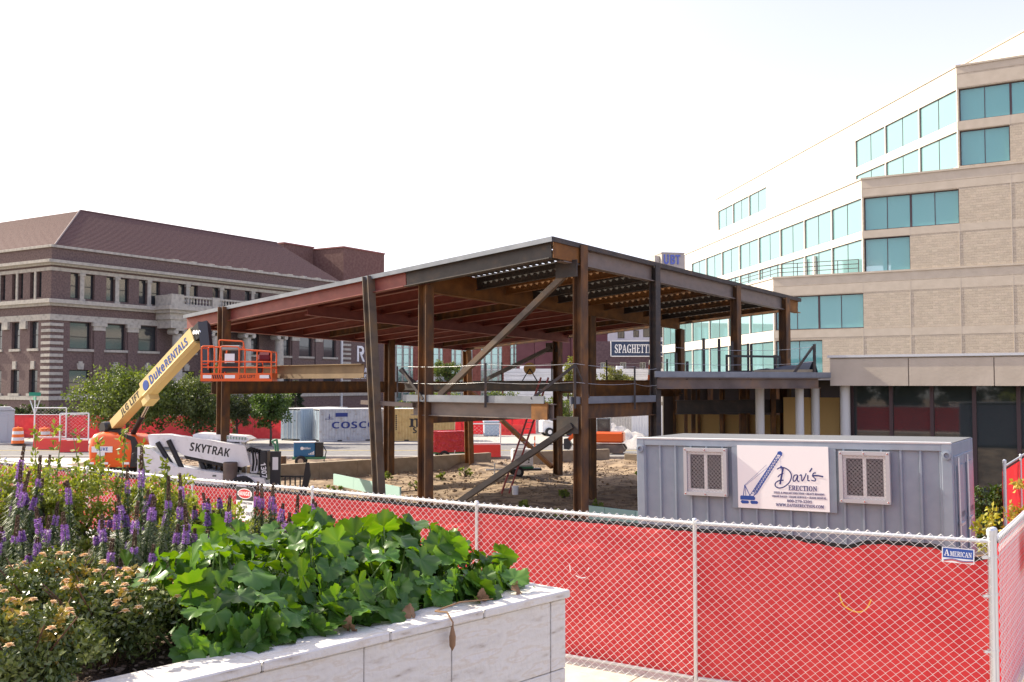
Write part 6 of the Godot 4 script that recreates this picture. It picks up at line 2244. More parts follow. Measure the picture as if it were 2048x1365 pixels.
	part(t, "green_skirt", mb, M.green_paint)
	mb = MB.new()
	mb.bx(-0.9, 1.0, 0.34, 0.45, -0.35, 0.35)
	part(t, "frame", mb, M.black_paint)
	tyre(t, Vector3(-0.35, 0.3, 0.52), Vector3(0, 0, 1), 0.31, 0.18, M.notice_grey)
	tyre(t, Vector3(-0.35, 0.3, -0.52), Vector3(0, 0, 1), 0.31, 0.18, M.notice_grey)
	for k in 4:
		mb = MB.new()
		mb.bx(0.22, 0.3 + 0.02 * (k % 2), 0.78 + 0.13 * k, 0.85 + 0.13 * k, 0.401, 0.406)
		part(t, "vent_slot", mb, M.black_paint)
	rod(t, "drawbar", Vector3(-0.9, 0.4, 0), Vector3(-2.1, 0.4, 0.1), 0.05, M.galvanised)
	rod(t, "jack_stand", Vector3(-1.6, 0.0, 0.08), Vector3(-1.6, 0.75, 0.08), 0.04, M.galvanised)
	# ladder
	t = thing("ladder", "red fibreglass ladder leaning up through the frame", "ladder", Vector3(-0.5, 0.0, -47.6))
	var A := Vector3(0, 0, 0)
	var B := Vector3(1.9, 5.5, -0.6)
	var side := Vector3(0.36, 0, -0.12)
	for s: float in [0.0, 1.0]:
		mb = MB.new()
		mb.bar(A + side * s, B + side * s, 0.045, 0.085)
		part(t, "stile", mb, M.ladder_red)
	for k in 17:
		var p := A.lerp(B, 0.04 + k * 0.057)
		rod(t, "rung", p, p + side, 0.02, M.galvanised, 6)
	# bucket
	t = thing("bucket", "white plastic bucket on the dirt beside the ladder foot", "bucket", Vector3(0.15, 0.02, -47.0))
	mb = MB.new()
	mb.lathe([Vector2(0.001, 0.0), Vector2(0.135, 0.0), Vector2(0.155, 0.34), Vector2(0.17, 0.35), Vector2(0.17, 0.4), Vector2(0.15, 0.4), Vector2(0.13, 0.05)], Transform3D.IDENTITY, 18)
	part(t, "pail", mb, M.sign_white)
	bent(t, "handle", [Vector3(-0.16, 0.36, 0), Vector3(-0.1, 0.2, 0.15), Vector3(0.1, 0.2, 0.15), Vector3(0.16, 0.36, 0)], 0.006, M.galvanised)
	# excavator
	t = thing("excavator", "small orange excavator on tracks beyond the foundation wall", "excavator", Vector3(7.2, 0.1, -74.5), 168)
	for z: float in [-0.75, 0.75]:
		mb = MB.new()
		mb.prism(PackedVector2Array([Vector2(-1.3, 0.3), Vector2(-1.1, 0.02), Vector2(1.1, 0.02), Vector2(1.3, 0.3), Vector2(1.1, 0.62), Vector2(-1.1, 0.62)]), Transform3D(Basis.IDENTITY, Vector3(0, 0, z - 0.2)), 0.4)
		part(t, "track", mb, M.brown_steel)
	mb = MB.new()
	mb.bev(Vector3(-0.1, 1.15, 0), Vector3(2.1, 0.8, 1.6), 0.12)
	part(t, "body", mb, M.orange_paint)
	mb = MB.new()
	mb.bev(Vector3(0.4, 2.0, 0.3), Vector3(1.0, 1.1, 0.9), 0.08)
	part(t, "cab", mb, M.window_dark)
	mb = MB.new()
	mb.bar(Vector3(0.9, 1.2, -0.3), Vector3(1.9, 1.9, -0.3), 0.25, 0.35)
	mb.bar(Vector3(1.88, 1.9, -0.3), Vector3(3.0, 0.9, -0.3), 0.2, 0.28)
	part(t, "arm", mb, M.orange_paint)
	mb = MB.new()
	mb.prism(PackedVector2Array([Vector2(2.9, 0.2), Vector2(3.3, 0.25), Vector2(3.3, 1.0), Vector2(3.0, 1.05), Vector2(2.7, 0.6)]), Transform3D(Basis.IDENTITY, Vector3(0, 0, -0.6)), 0.6)
	part(t, "bucket", mb, M.black_steel)
	# skid loader
	t = thing("skid_loader", "white and black skid loader parked by the far red barrier", "loader", Vector3(4.0, 0.15, -97.0), 15)
	for x: float in [-0.6, 0.6]:
		for z: float in [-0.7, 0.7]:
			tyre(t, Vector3(x, 0.42, z), Vector3(0, 0, 1), 0.42, 0.3, M.white_paint)
	mb = MB.new()
	mb.prism(PackedVector2Array([Vector2(-1.3, 0.4), Vector2(1.0, 0.4), Vector2(1.0, 0.9), Vector2(0.4, 1.1), Vector2(-0.6, 1.6), Vector2(-1.3, 1.5)]), Transform3D(Basis.IDENTITY, Vector3(0, 0, -0.55)), 1.1)
	part(t, "body", mb, M.machine_white)
	mb = MB.new()
	mb.bev(Vector3(-0.2, 1.55, 0), Vector3(1.0, 1.0, 0.9), 0.06)
	part(t, "cab", mb, M.black_paint)
	for z: float in [-0.62, 0.62]:
		mb = MB.new()
		mb.bar(Vector3(-1.1, 1.6, z), Vector3(1.3, 0.9, z), 0.12, 0.2)
		part(t, "lift_arm", mb, M.machine_white)
	mb = MB.new()
	mb.prism(PackedVector2Array([Vector2(1.2, 0.1), Vector2(2.0, 0.1), Vector2(1.9, 0.25), Vector2(1.35, 0.4), Vector2(1.3, 0.9), Vector2(1.2, 0.9)]), Transform3D(Basis.IDENTITY, Vector3(0, 0, -0.85)), 1.7)
	part(t, "bucket", mb, M.black_steel)
	# spoil heap of pale stone
	t = thing("stone_heap", "long heap of pale crushed stone behind the thin posts", "heap", Vector3(10.2, 0, -82.0), -12)
	pts = []
	for j in 12:
		for i in 24:
			var u := i / 23.0
			var v := j / 11.0
			var h := 2.6 * pow(1.0 - u, 1.2) * sin(PI * v) * (0.9 + 0.25 * f.get_noise_2d(u * 9.0, v * 7.0))
			pts.append(Vector3(-3.0 + 6.6 * u, maxf(0.0, h), -2.2 + 4.4 * v))
	mb = MB.new()
	mb.grid(pts, 24, 12)
	part(t, "stone", mb, M.pale_stone)
	# stakes with orange tips, and a tilted survey lath
	for s in [[-7.6, -59.5, 0.35, "leaning orange survey stake in front of the dirt bank"], [1.6, -70.5, 0.0, "orange delineator post beside the mesh gate"], [14.2, -80.0, 0.0, "orange post on the far road right of the stone heap"]]:
		t = thing("survey_stake", s[3], "stake", Vector3(s[0], 0.2, s[1]))
		mb = MB.new()
		mb.bar(Vector3.ZERO, Vector3(s[2] * 1.2, 1.3, 0), 0.09, 0.09)
		part(t, "lath", mb, M.orange_plastic)
		mb = MB.new()
		mb.bar(Vector3(s[2] * 0.8, 0.87, 0), Vector3(s[2] * 0.95, 1.03, 0), 0.095, 0.095)
		part(t, "white_band", mb, M.sign_white)
	# tall channelizer cones and a cable reel on the far deck
	for c in [[2.55, -58.6, "tall orange and white cone on the far deck left of the rusty column"], [7.5, -54.4, "tall orange and white cone on the far deck right of the tall columns"]]:
		t = thing("traffic_cone", c[2], "cone", Vector3(c[0], 5.35, c[1]), 0, "tall cones on the far deck")
		for k in 4:
			mb = MB.new()
			mb.lathe([Vector2(0.13 - 0.025 * k, 0.06 + 0.27 * k), Vector2(0.13 - 0.025 * (k + 1), 0.06 + 0.27 * (k + 1))], Transform3D.IDENTITY, 12)
			part(t, "cone_band", mb, M.orange_plastic if k % 2 == 0 else M.reflective_white)
		mb = MB.new()
		mb.bev(Vector3(0, 0.03, 0), Vector3(0.4, 0.06, 0.4), 0.02)
		part(t, "foot", mb, M.rubber)
	t = thing("cable_reel", "wooden cable reel on a trestle on the far deck", "cable reel", Vector3(1.05, 5.35, -59.4))
	mb = MB.new()
	mb.wheel(Vector3(0, 0.75, 0.2), Vector3(0, 0, 1), 0.36, 0.05, 18)
	part(t, "flange", mb, M.reel_wood)
	mb = MB.new()
	mb.wheel(Vector3(0, 0.75, -0.2), Vector3(0, 0, 1), 0.36, 0.05, 18)
	part(t, "flange", mb, M.reel_wood)
	mb = MB.new()
	mb.wheel(Vector3(0, 0.75, 0), Vector3(0, 0, 1), 0.22, 0.36, 14)
	part(t, "drum", mb, M.brown_steel)
	for s: float in [-1.0, 1.0]:
		for z: float in [-0.3, 0.3]:
			rod(t, "trestle_leg", Vector3(0, 0.75, z), Vector3(s * 0.45, 0.0, z), 0.03, M.black_paint)
	# clods of dirt over the yard
	var r := RandomNumberGenerator.new()
	r.seed = 15
	var clod := MB.new()
	var cp := []
	for j in 4:
		for i in 6:
			var u := TAU * i / 5.0
			var v := PI * (j / 3.0)
			cp.append(Vector3(cos(u) * sin(v), cos(v) * 0.7, -sin(u) * sin(v)) * (1.0 + 0.2 * sin(i % 5 * 2.3 + j)))
	clod.grid(cp, 6, 4)
	var mm := MultiMesh.new()
	mm.transform_format = MultiMesh.TRANSFORM_3D
	mm.mesh = clod.mesh()
	mm.instance_count = 9000
	for k in 9000:
		var x := r.randf_range(-24, 20)
		var z := -r.randf_range(34, 69)
		if 0.527 * x - 0.85 * z < 29.0:
			z -= 8.0
		var s := r.randf_range(0.02, 0.06) * (1.0 if r.randf() < 0.93 else 2.2)
		mm.set_instance_transform(k, Transform3D(Basis(Vector3.UP, r.randf() * TAU).scaled(Vector3(s, s * 0.8, s)), Vector3(x, level(x, z) + r.randf_range(-0.02, 0.1), z)))
	var mi := MultiMeshInstance3D.new()
	mi.name = "dirt_clods"
	mi.multimesh = mm
	mi.material_override = M.dirt
	add_child(mi)
	tag(mi, "loose brown clods of dirt scattered over the yard", "dirt")
	stuff(mi)

# ---------------------------------------------------------------- along the far street
func street_things() -> void:
	var mb: MB
	var t: Node3D
	for d in [[-41.4, -84.0, "striped orange drum on the kerb beside the grey toilet cabin"], [-38.9, -83.4, "striped orange drum on the kerb next to the mesh gate"]]:
		t = thing("traffic_drum", d[2], "drum", Vector3(d[0], 0.12, d[1]), 0, "orange drums on the kerb")
		for k in 5:
			var r0 := 0.5 - 0.022 * k
			mb = MB.new()
			mb.lathe([Vector2(r0, 0.08 + 0.26 * k), Vector2(r0 - 0.012, 0.335 + 0.26 * k), Vector2(r0 - 0.03, 0.34 + 0.26 * k)], Transform3D.IDENTITY, 16)
			part(t, "drum_band", mb, M.orange_plastic if k % 2 == 0 else M.reflective_white)
		mb = MB.new()
		mb.lathe([Vector2(0.56, 0.0), Vector2(0.56, 0.08), Vector2(0.45, 0.1)], Transform3D.IDENTITY, 16)
		part(t, "foot_ring", mb, M.rubber)
		mb = MB.new()
		mb.lathe([Vector2(0.38, 1.385), Vector2(0.2, 1.42), Vector2(0.06, 1.42), Vector2(0.06, 1.52), Vector2(0.001, 1.53)], Transform3D.IDENTITY, 16)
		part(t, "lid", mb, M.orange_plastic)
	t = thing("portable_toilet", "pale grey portable toilet cabin at the left edge by the red fence", "toilet cabin", Vector3(-44.4, 0.1, -87.0), 25)
	mb = MB.new()
	mb.bev(Vector3(0, 1.4, 0), Vector3(2.1, 2.8, 2.0), 0.06)
	part(t, "cabin", mb, M.cabin_grey)
	mb = MB.new()
	mb.prism(PackedVector2Array([Vector2(-1.1, 2.8), Vector2(1.1, 2.8), Vector2(0.7, 3.1), Vector2(-0.7, 3.1)]), Transform3D(Basis.IDENTITY, Vector3(0, 0, -1.05)), 2.1)
	part(t, "roof", mb, M.cabin_grey)
	mb = MB.new()
	mb.bev(Vector3(0, 1.3, 1.01), Vector3(1.2, 2.4, 0.05), 0.02)
	part(t, "door", mb, M.cabin_grey)
	# far red fences
	var run := func(label: String, a: Vector3, b: Vector3, n: int, h: float) -> void:
		var o := thing("screened_fence", label, "fence", a, 0, "screened chain link fences")
		var d := b - a
		var xf := frame(d, Vector3.UP, Vector3.ZERO)
		var w := d.length() / n
		for k in n + 1:
			rod(o, "post", xf * Vector3(w * k, 0, -0.05), xf * Vector3(w * k, h + 0.05, -0.05), 0.05, M.galvanised, 6)
		rod(o, "top_rail", xf * Vector3(0, h, -0.02), xf * Vector3(d.length(), h, -0.02), 0.04, M.galvanised, 6)
		for k in n:
			var pts := []
			for j in 5:
				for i in 9:
					pts.append(Vector3(w * (k + i / 8.0), lerpf(h - 0.02, 0.05, j / 4.0), 0.04 + 0.03 * sin(i * 1.3 + k * 2.0 + j)))
			var q := MB.new()
			q.grid(pts, 9, 5)
			part(o, "screen_cloth", q, M.fence_screen, xf)
	run.call("far red screened fence in front of the brick hall", Vector3(-47.5, 0.1, -94.0), Vector3(-20.8, 0.1, -92.0), 9, 2.2)
	run.call("far red screened fence behind the tarp trailer and steel columns", Vector3(-7.6, 0.1, -100.0), Vector3(2.4, 0.1, -101.5), 4, 2.4)
	# pale slatted hoarding behind
	t = thing("slat_hoarding", "grey slatted hoarding rising behind the far red fence", "fence", Vector3(-8.0, 0.1, -103.5))
	for k in 26:
		mb = MB.new()
		mb.bx(k * 0.42, k * 0.42 + 0.3, 0.0, 2.95, -0.04, 0.04)
		part(t, "slat", mb, M.hoarding_grey)
	mb = MB.new()
	mb.bx(0, 10.9, 2.3, 2.45, -0.14, -0.045)
	part(t, "rail", mb, M.hoarding_grey)
	t = thing("pale_hoarding", "pale corrugated hoarding behind the stone heap", "fence", Vector3(7.4, 0.1, -97.0))
	for k in 4:
		part(t, "sheet", wave_wall(k * 2.1, k * 2.1 + 2.06, 0.0, 3.0, 0.26, 0.05), M.white_panel if k != 1 else M.pale_stone)
	for k in 5:
		mb = MB.new()
		mb.bx(k * 2.1 - 0.06, k * 2.1 + 0.02, 0.0, 3.1, -0.2, -0.07)
		part(t, "post", mb, M.galvanised)
	# water barriers
	for b in [[-0.6, -98.5, "red plastic water barrier left of the skid loader"], [0.6, -98.7, "red plastic water barrier touching the skid loader"], [5.9, -97.0, "red plastic water barrier right of the skid loader"]]:
		t = thing("water_barrier", b[2], "barrier", Vector3(b[0], 0.15, b[1]), 0, "red plastic barriers")
		mb = MB.new()
		mb.prism(PackedVector2Array([Vector2(-0.3, 0), Vector2(0.3, 0), Vector2(0.22, 0.3), Vector2(0.12, 1.0), Vector2(-0.12, 1.0), Vector2(-0.22, 0.3)]), Transform3D(Basis(Vector3(0, 0, -1), Vector3.UP, Vector3(1, 0, 0)), Vector3(-0.55, 0, 0)), 1.1)
		part(t, "body", mb, M.red_plastic)
		for k in 2:
			mb = MB.new()
			mb.bx(-0.4 + 0.45 * k, -0.15 + 0.45 * k, 0.35, 0.6, 0.2, 0.25)
			part(t, "fork_slot", mb, M.red_print)
	t = thing("utility_cabinet", "grey blue utility cabinet in front of the far red fence", "cabinet", Vector3(-2.0, 0.15, -96.5), 10)
	mb = MB.new()
	mb.bev(Vector3(0, 0.7, 0), Vector3(1.45, 1.3, 0.9), 0.06)
	part(t, "body", mb, M.container_blue)
	mb = MB.new()
	mb.bev(Vector3(0, 1.4, 0), Vector3(1.55, 0.14, 1.0), 0.04)
	part(t, "lid", mb, M.container_blue)
	t = thing("dark_skip", "dark blue waste skip behind the red tarp trailer", "skip", Vector3(-7.0, 0.1, -98.0), 5)
	mb = MB.new()
	mb.prism(PackedVector2Array([Vector2(-1.1, 1.3), Vector2(1.1, 1.3), Vector2(1.2, 2.9), Vector2(-1.2, 2.9)]), Transform3D(Basis.IDENTITY, Vector3(0, 0, -1)), 2.0)
	part(t, "tub", mb, M.navy_dark)
	mb = MB.new()
	mb.bx(-1.0, 1.0, 0.0, 1.3, -0.8, 0.8)
	part(t, "base", mb, M.black_steel)
	# street sign
	t = thing("street_sign", "green street name signs on a thin post before the hall", "sign", Vector3(-43.6, 0.1, -91.5))
	rod(t, "pole", Vector3.ZERO, Vector3(0, 4.3, 0), 0.07, M.galvanised)
	for k in 2:
		mb = MB.new()
		mb.bx(-0.5, 0.5, -0.16, 0.16, -0.02, 0.02)
		part(t, "name_plate", mb, M.sign_green, Transform3D(Basis(Vector3.UP, [0.2, -0.9][k]), Vector3(0, 4.15 - 0.38 * k, 0.06)))
	for s: float in [-1.0, 1.0]:
		rod(t, "brace", Vector3(0, 2.3, 0), Vector3(s * 0.45, 3.6, 0), 0.05, M.galvanised)
	t = thing("white_tent", "white peaked tent roof beyond the steel columns", "tent", Vector3(-9.2, 0, -118))
	mb = MB.new()
	mb.prism(PackedVector2Array([Vector2(-2.2, 5.3), Vector2(2.4, 5.3), Vector2(0.0, 6.7)]), Transform3D(Basis.IDENTITY, Vector3(0, 0, -2)), 4.0)
	part(t, "roof", mb, M.white_panel)
	for x: float in [-2.0, 2.2]:
		rod(t, "pole", Vector3(x, 0, 1.8), Vector3(x, 5.3, 1.8), 0.06, M.galvanised)

# ---------------------------------------------------------------- leaves
func leaf_at(mb: MB, p: Vector3, d: Vector3, up: Vector3, l: float, w: float) -> void:
	# a small folded leaf: two faces that meet at the midrib
	var s := d.cross(up)
	if s.length() < 0.05:
		s = d.cross(Vector3(0.3, 0.2, 0.9))
	s = s.normalized() * w * 0.5
	var u := s.cross(d).normalized() * w * 0.16
	var m := p + d * l * 0.45
	var tip := p + d * l
	mb.tri(p, m + s + u, tip)
	mb.tri(p, tip, m - s + u)

func rdir(r: RandomNumberGenerator) -> Vector3:
	var z := r.randf_range(-1, 1)
	var a := r.randf() * TAU
	var k := sqrt(1.0 - z * z)
	return Vector3(k * cos(a), z, k * sin(a))

func crown(r: RandomNumberGenerator, centre: Vector3, rad: Vector3, clumps: int, per: int, size: float, c0: Color, c1: Color, spread := 0.3) -> MB:
	var mb := MB.new()
	for k in clumps:
		var d := rdir(r)
		var far := pow(r.randf(), 0.45)
		var p := centre + d * rad * far * r.randf_range(0.82, 1.12)
		var cr := rad.length() * spread * r.randf_range(0.55, 1.1) * 0.55
		var tone := r.randf()
		for i in per:
			var q := p + rdir(r) * cr * pow(r.randf(), 0.5) * Vector3(1, 0.8, 1)
			mb.col = c0.lerp(c1, clampf(tone * 0.6 + r.randf() * 0.5, 0, 1))
			var dir := (rdir(r) + Vector3(0, 0.15, 0)).normalized()
			leaf_at(mb, q, dir, rdir(r), size * r.randf_range(0.7, 1.3), size * 0.62 * r.randf_range(0.8, 1.2))
	return mb

func tree(called: String, label: String, p: Vector3, h: float, rad: Vector3, trunk: float, clumps: int, per: int, size: float, c0: Color, c1: Color, seed_: int, group: String) -> Node3D:
	var t := thing(called, label, "tree", p, 0, group)
	var r := RandomNumberGenerator.new()
	r.seed = seed_
	var mb := MB.new()
	var top := Vector3(r.randf_range(-0.2, 0.2), h * 0.85, r.randf_range(-0.2, 0.2))
	mb.tube([Vector3(0, -0.2, 0), Vector3(0.03, h * 0.2, 0.02), Vector3(-0.05, h * 0.5, 0.05), top], [trunk, trunk * 0.8, trunk * 0.55, trunk * 0.15], 9)
	part(t, "trunk", mb, M.bark)
	for k in 9:
		var a := TAU * k / 9.0 + r.randf() * 0.5
		var y := h * r.randf_range(0.32, 0.62)
		var e := Vector3(cos(a) * rad.x * 0.75, y + rad.y * r.randf_range(0.3, 0.8), sin(a) * rad.z * 0.75)
		mb = MB.new()
		mb.tube([Vector3(0, y, 0), Vector3(e.x * 0.4, y + (e.y - y) * 0.55, e.z * 0.4), e], [trunk * 0.42, trunk * 0.26, trunk * 0.08], 6)
		part(t, "limb", mb, M.bark)
	part(t, "crown", crown(r, Vector3(0, h - rad.y, 0), rad, clumps, per, size, c0, c1), M.leaf)
	return t

func shrub(called: String, label: String, p: Vector3, rad: Vector3, clumps: int, per: int, size: float, c0: Color, c1: Color, seed_: int, group: String) -> Node3D:
	var t := thing(called, label, "shrub", p, 0, group)
	var r := RandomNumberGenerator.new()
	r.seed = seed_
	for k in 6:
		var d := rdir(r)
		var mb := MB.new()
		var e := Vector3(d.x * rad.x * 0.6, rad.y * r.randf_range(0.9, 1.5), d.z * rad.z * 0.6)
		mb.tube([Vector3(d.x * 0.03, -0.03, d.z * 0.03), e * 0.5 + Vector3(0, rad.y * 0.1, 0), e], [size * 0.28, size * 0.2, size * 0.08], 5)
		part(t, "stem", mb, M.bark)
	part(t, "foliage", crown(r, Vector3(0, rad.y, 0), rad, clumps, per, size, c0, c1, 0.32), M.leaf)
	return t

func trees() -> void:
	var g0 := Color(0.05, 0.085, 0.02)
	var g1 := Color(0.2, 0.25, 0.06)
	var st := "street trees along the far kerb"
	tree("street_tree", "broad bushy green tree behind the cream lift boom", Vector3(-31.5, 0.1, -82), 6.3, Vector3(4.5, 2.5, 3.6), 0.17, 190, 60, 0.26, g0, g1, 101, st)
	tree("street_tree", "slender tree left of the orange basket's steel column", Vector3(-26.3, 0.1, -83.5), 5.9, Vector3(2.9, 2.5, 2.6), 0.15, 130, 55, 0.25, g0, Color(0.14, 0.17, 0.06), 102, st)
	tree("street_tree", "young tree with bare trunk left of the blue containers", Vector3(-20.1, 0.1, -83.5), 4.9, Vector3(1.9, 1.75, 1.8), 0.12, 100, 55, 0.22, Color(0.04, 0.085, 0.02), Color(0.12, 0.19, 0.05), 103, st)
	tree("street_tree", "tree crown just right of the steel column and basket", Vector3(-23.2, 0.1, -84.5), 4.9, Vector3(1.7, 2.0, 1.6), 0.12, 70, 50, 0.22, Color(0.04, 0.06, 0.02), Color(0.1, 0.12, 0.05), 104, st)
	tree("street_tree", "upright light green tree tip between lift boom and basket", Vector3(-26.0, 0.1, -87), 7.2, Vector3(1.1, 1.5, 1.1), 0.1, 40, 45, 0.22, g0, g1, 105, st)
	# conifer: tiers of drooping boughs
	var t := thing("conifer", "dark narrow conifer above the blue containers", "tree", Vector3(-21.0, 0.1, -97), 0)
	var r := RandomNumberGenerator.new()
	r.seed = 106
	var mb := MB.new()
	mb.tube([Vector3.ZERO, Vector3(0, 5.3, 0)], [0.14, 0.03], 7)
	part(t, "trunk", mb, M.bark)
	mb = MB.new()
	for k in 5200:
		var y := r.randf_range(0.6, 5.4)
		var w := (5.6 - y) * 0.38 * (0.75 + 0.25 * sin(y * 9.0))
		var a := r.randf() * TAU
		var q := sqrt(r.randf()) * w
		mb.col = Color(0.015, 0.03, 0.02).lerp(Color(0.045, 0.07, 0.045), r.randf())
		leaf_at(mb, Vector3(cos(a) * q, y - q * 0.25, sin(a) * q), Vector3(cos(a), -0.3 + r.randf() * 0.6, sin(a)).normalized(), rdir(r), 0.28, 0.07)
	part(t, "crown", mb, M.leaf)
	# shrubs before the hall
	for k in 9:
		var where: String = ["at the left edge of the hall", "second from the left before the hall", "below the green street signs", "right of the green street signs", "behind the broad tree", "below the portico's left end", "below the portico columns", "below the portico's right end", "left of the conifer"][k]
		shrub("hall_shrub", "dark green shrub over the red fence, " + where, Vector3(-49.5 + k * 3.35, 0.1, -95.5 - (k % 2) * 0.8), Vector3(1.9, 1.75 + 0.25 * sin(k * 2.1), 1.5), 42, 45, 0.24, Color(0.02, 0.035, 0.015), Color(0.07, 0.1, 0.035), 120 + k, "shrubs before the brick hall")
	# greenery beyond the frame
	tree("far_tree", "green tree against the red brick block beyond the frame", Vector3(-7.6, 0.1, -116), 8.0, Vector3(1.9, 2.1, 1.7), 0.16, 60, 50, 0.28, g0, g1, 131, "trees beyond the frame")
	tree("far_tree", "yellow green upright tree between the near columns", Vector3(6.1, 0.1, -108), 7.9, Vector3(0.8, 2.3, 0.8), 0.12, 40, 50, 0.24, Color(0.1, 0.13, 0.02), Color(0.28, 0.27, 0.05), 132, "trees beyond the frame")
	tree("far_tree", "round olive tree before the white shed", Vector3(11.3, 0.1, -110), 6.9, Vector3(2.3, 1.6, 2.0), 0.14, 70, 50, 0.26, Color(0.09, 0.11, 0.03), Color(0.22, 0.21, 0.07), 133, "trees beyond the frame")
	for k in 8:
		var where: String = ["behind the leaning column", "right of the ochre container", "left of the far orange column", "right of the far orange column", "left of the ladder", "behind the ladder", "left of the near column", "right of the near column"][k]
		shrub("far_shrub", "leafy green shrub behind the floor beams, " + where, Vector3(-10.6 + k * 2.3, 0.1, -106.5), Vector3(1.6, 2.15 + 0.2 * sin(k * 1.7), 1.4), 36, 45, 0.26, g0, g1, 140 + k, "shrubs beyond the frame")
	# trees on the plaza behind the camera, which the lobby glass mirrors
	for k in 7:
		var p: Vector3 = Vector3(-36, 1.7, 1).lerp(Vector3(-12, 1.7, 21), k / 6.0)
		tree("plaza_tree", "dark low branching plaza tree, " + ["first", "second", "third", "fourth", "fifth", "sixth", "last"][k] + " of the row mirrored in the lobby glass", p, 8.0, Vector3(3.0, 3.9, 2.6), 0.2, 150, 44, 0.4, Color(0.03, 0.05, 0.015), Color(0.09, 0.13, 0.04), 160 + k, "trees on the plaza")
	# bushes by the cabin
	shrub("bush", "dark glossy bush in the gap right of the grey cabin", Vector3(10.6, 1.5, -22.4), Vector3(0.75, 0.75, 0.6), 34, 50, 0.11, Color(0.02, 0.045, 0.015), Color(0.07, 0.13, 0.03), 171, "bushes by the cabin")
	shrub("bush", "bright yellow green bush at the fence corner post", Vector3(6.75, 1.75, -13.9), Vector3(0.5, 0.9, 0.4), 26, 50, 0.09, Color(0.12, 0.17, 0.02), Color(0.4, 0.4, 0.06), 172, "bushes by the cabin")
	shrub("bush", "orange tinged leafy stems over the fence at the right edge", Vector3(7.5, 1.75, -14.6), Vector3(0.45, 1.05, 0.4), 20, 40, 0.08, Color(0.2, 0.2, 0.04), Color(0.5, 0.38, 0.08), 173, "bushes by the cabin")
	# weeds in the yard
	var spots := [[-4.6, -48.8], [-2.6, -56.5], [-8.4, -47.5], [-3.9, -55.0], [2.4, -46.0], [8.2, -60.5], [7.2, -57.0], [9.2, -58.0], [3.4, -40.5], [0.5, -42.0], [1.7, -37.3], [5.6, -38.0], [-6.8, -54.4]]
	for k in spots.size():
		shrub("weed", ["small green weed on the dirt behind the leaning column", "green weed at the foundation wall's end", "bright weed beside the fork tips", "green weed by the near end of the wall", "low weed between the tall columns", "yellow weed before the short wall stub", "weed by the thin posts", "weed right of the thin posts", "low weed near the grey cabin", "low weed before the near column", "tuft left of the near column's foot", "tuft right of the near column's foot", "weed at the foot of the rusty wall column"][k], Vector3(spots[k][0], level(spots[k][0], spots[k][1]) - 0.02, spots[k][1]), Vector3(0.35, 0.2, 0.3) * r.randf_range(0.8, 1.4), 10, 26, 0.11, Color(0.1, 0.16, 0.03), Color(0.28, 0.34, 0.07), 180 + k, "weeds in the yard")

# ---------------------------------------------------------------- planting in the planter
func squash_leaf(r: RandomNumberGenerator) -> ArrayMesh:
	# a broad lobed leaf with a toothed rim, its stalk at the origin
	var mb := MB.new()
	var n := 40
	var rings := [0.0, 0.25, 0.5, 0.75, 0.9, 1.0]
	var cup := r.randf_range(-0.15, 0.4)
	var ph := r.randf() * TAU
	var tone := r.randf_range(0.6, 1.75)
	var fold := r.randf_range(-0.25, 0.35)
	var k0 := 0
	for j in 6:
		for i in n + 1:
			var a := lerpf(-PI * 0.92, PI * 0.92, float(i) / n)
			var lobe := 0.86 + 0.065 * cos(a * 5.0) + 0.08 * cos(a)
			var tooth := 0.05 * (1.0 if i % 2 == 0 else -1.0) if j == 5 else 0.0
			var rr: float = rings[j] * (lobe + tooth) if j > 0 else 0.0
			if absf(a) > PI * 0.8:
				rr *= 0.85
			var y: float = cup * rings[j] * rings[j] * 0.5 + 0.03 * rings[j] * cos(a * 5.0) + 0.13 * pow(rings[j], 3.0) * sin(a * 3.0 + ph) + 0.06 * pow(rings[j], 4.0) * sin(a * 8.0 + ph * 2.0)
			var vein := 0.5 + 0.5 * cos(a * 5.0)
			var p := Vector3(sin(a) * rr, y - fold * absf(sin(a)) * rr * 0.5, -cos(a) * rr)
			mb.v.append(p)
			mb.n.append(Vector3.UP)
			mb.c.append(Color(0.075, 0.18, 0.03).lerp(Color(0.13, 0.24, 0.06), pow(vein, 6.0) * 0.6) * tone)
			mb.uv.append(Vector2.ZERO)
	for j in 5:
		for i in n:
			var a := k0 + j * (n + 1) + i
			mb.ix.append(a); mb.ix.append(a + n + 1); mb.ix.append(a + 1)
			mb.ix.append(a + 1); mb.ix.append(a + n + 1); mb.ix.append(a + n + 2)
	# normals from the faces
	var acc := PackedVector3Array()
	acc.resize(mb.v.size())
	for i in range(0, mb.ix.size(), 3):
		var a := mb.ix[i]
		var b := mb.ix[i + 1]
		var c := mb.ix[i + 2]
		var nn := (mb.v[c] - mb.v[a]).cross(mb.v[b] - mb.v[a])
		acc[a] += nn; acc[b] += nn; acc[c] += nn
	for i in acc.size():
		var nn := acc[i].normalized()
		mb.n[i] = nn if nn.length() > 0.5 else Vector3.UP
	return mb.mesh()

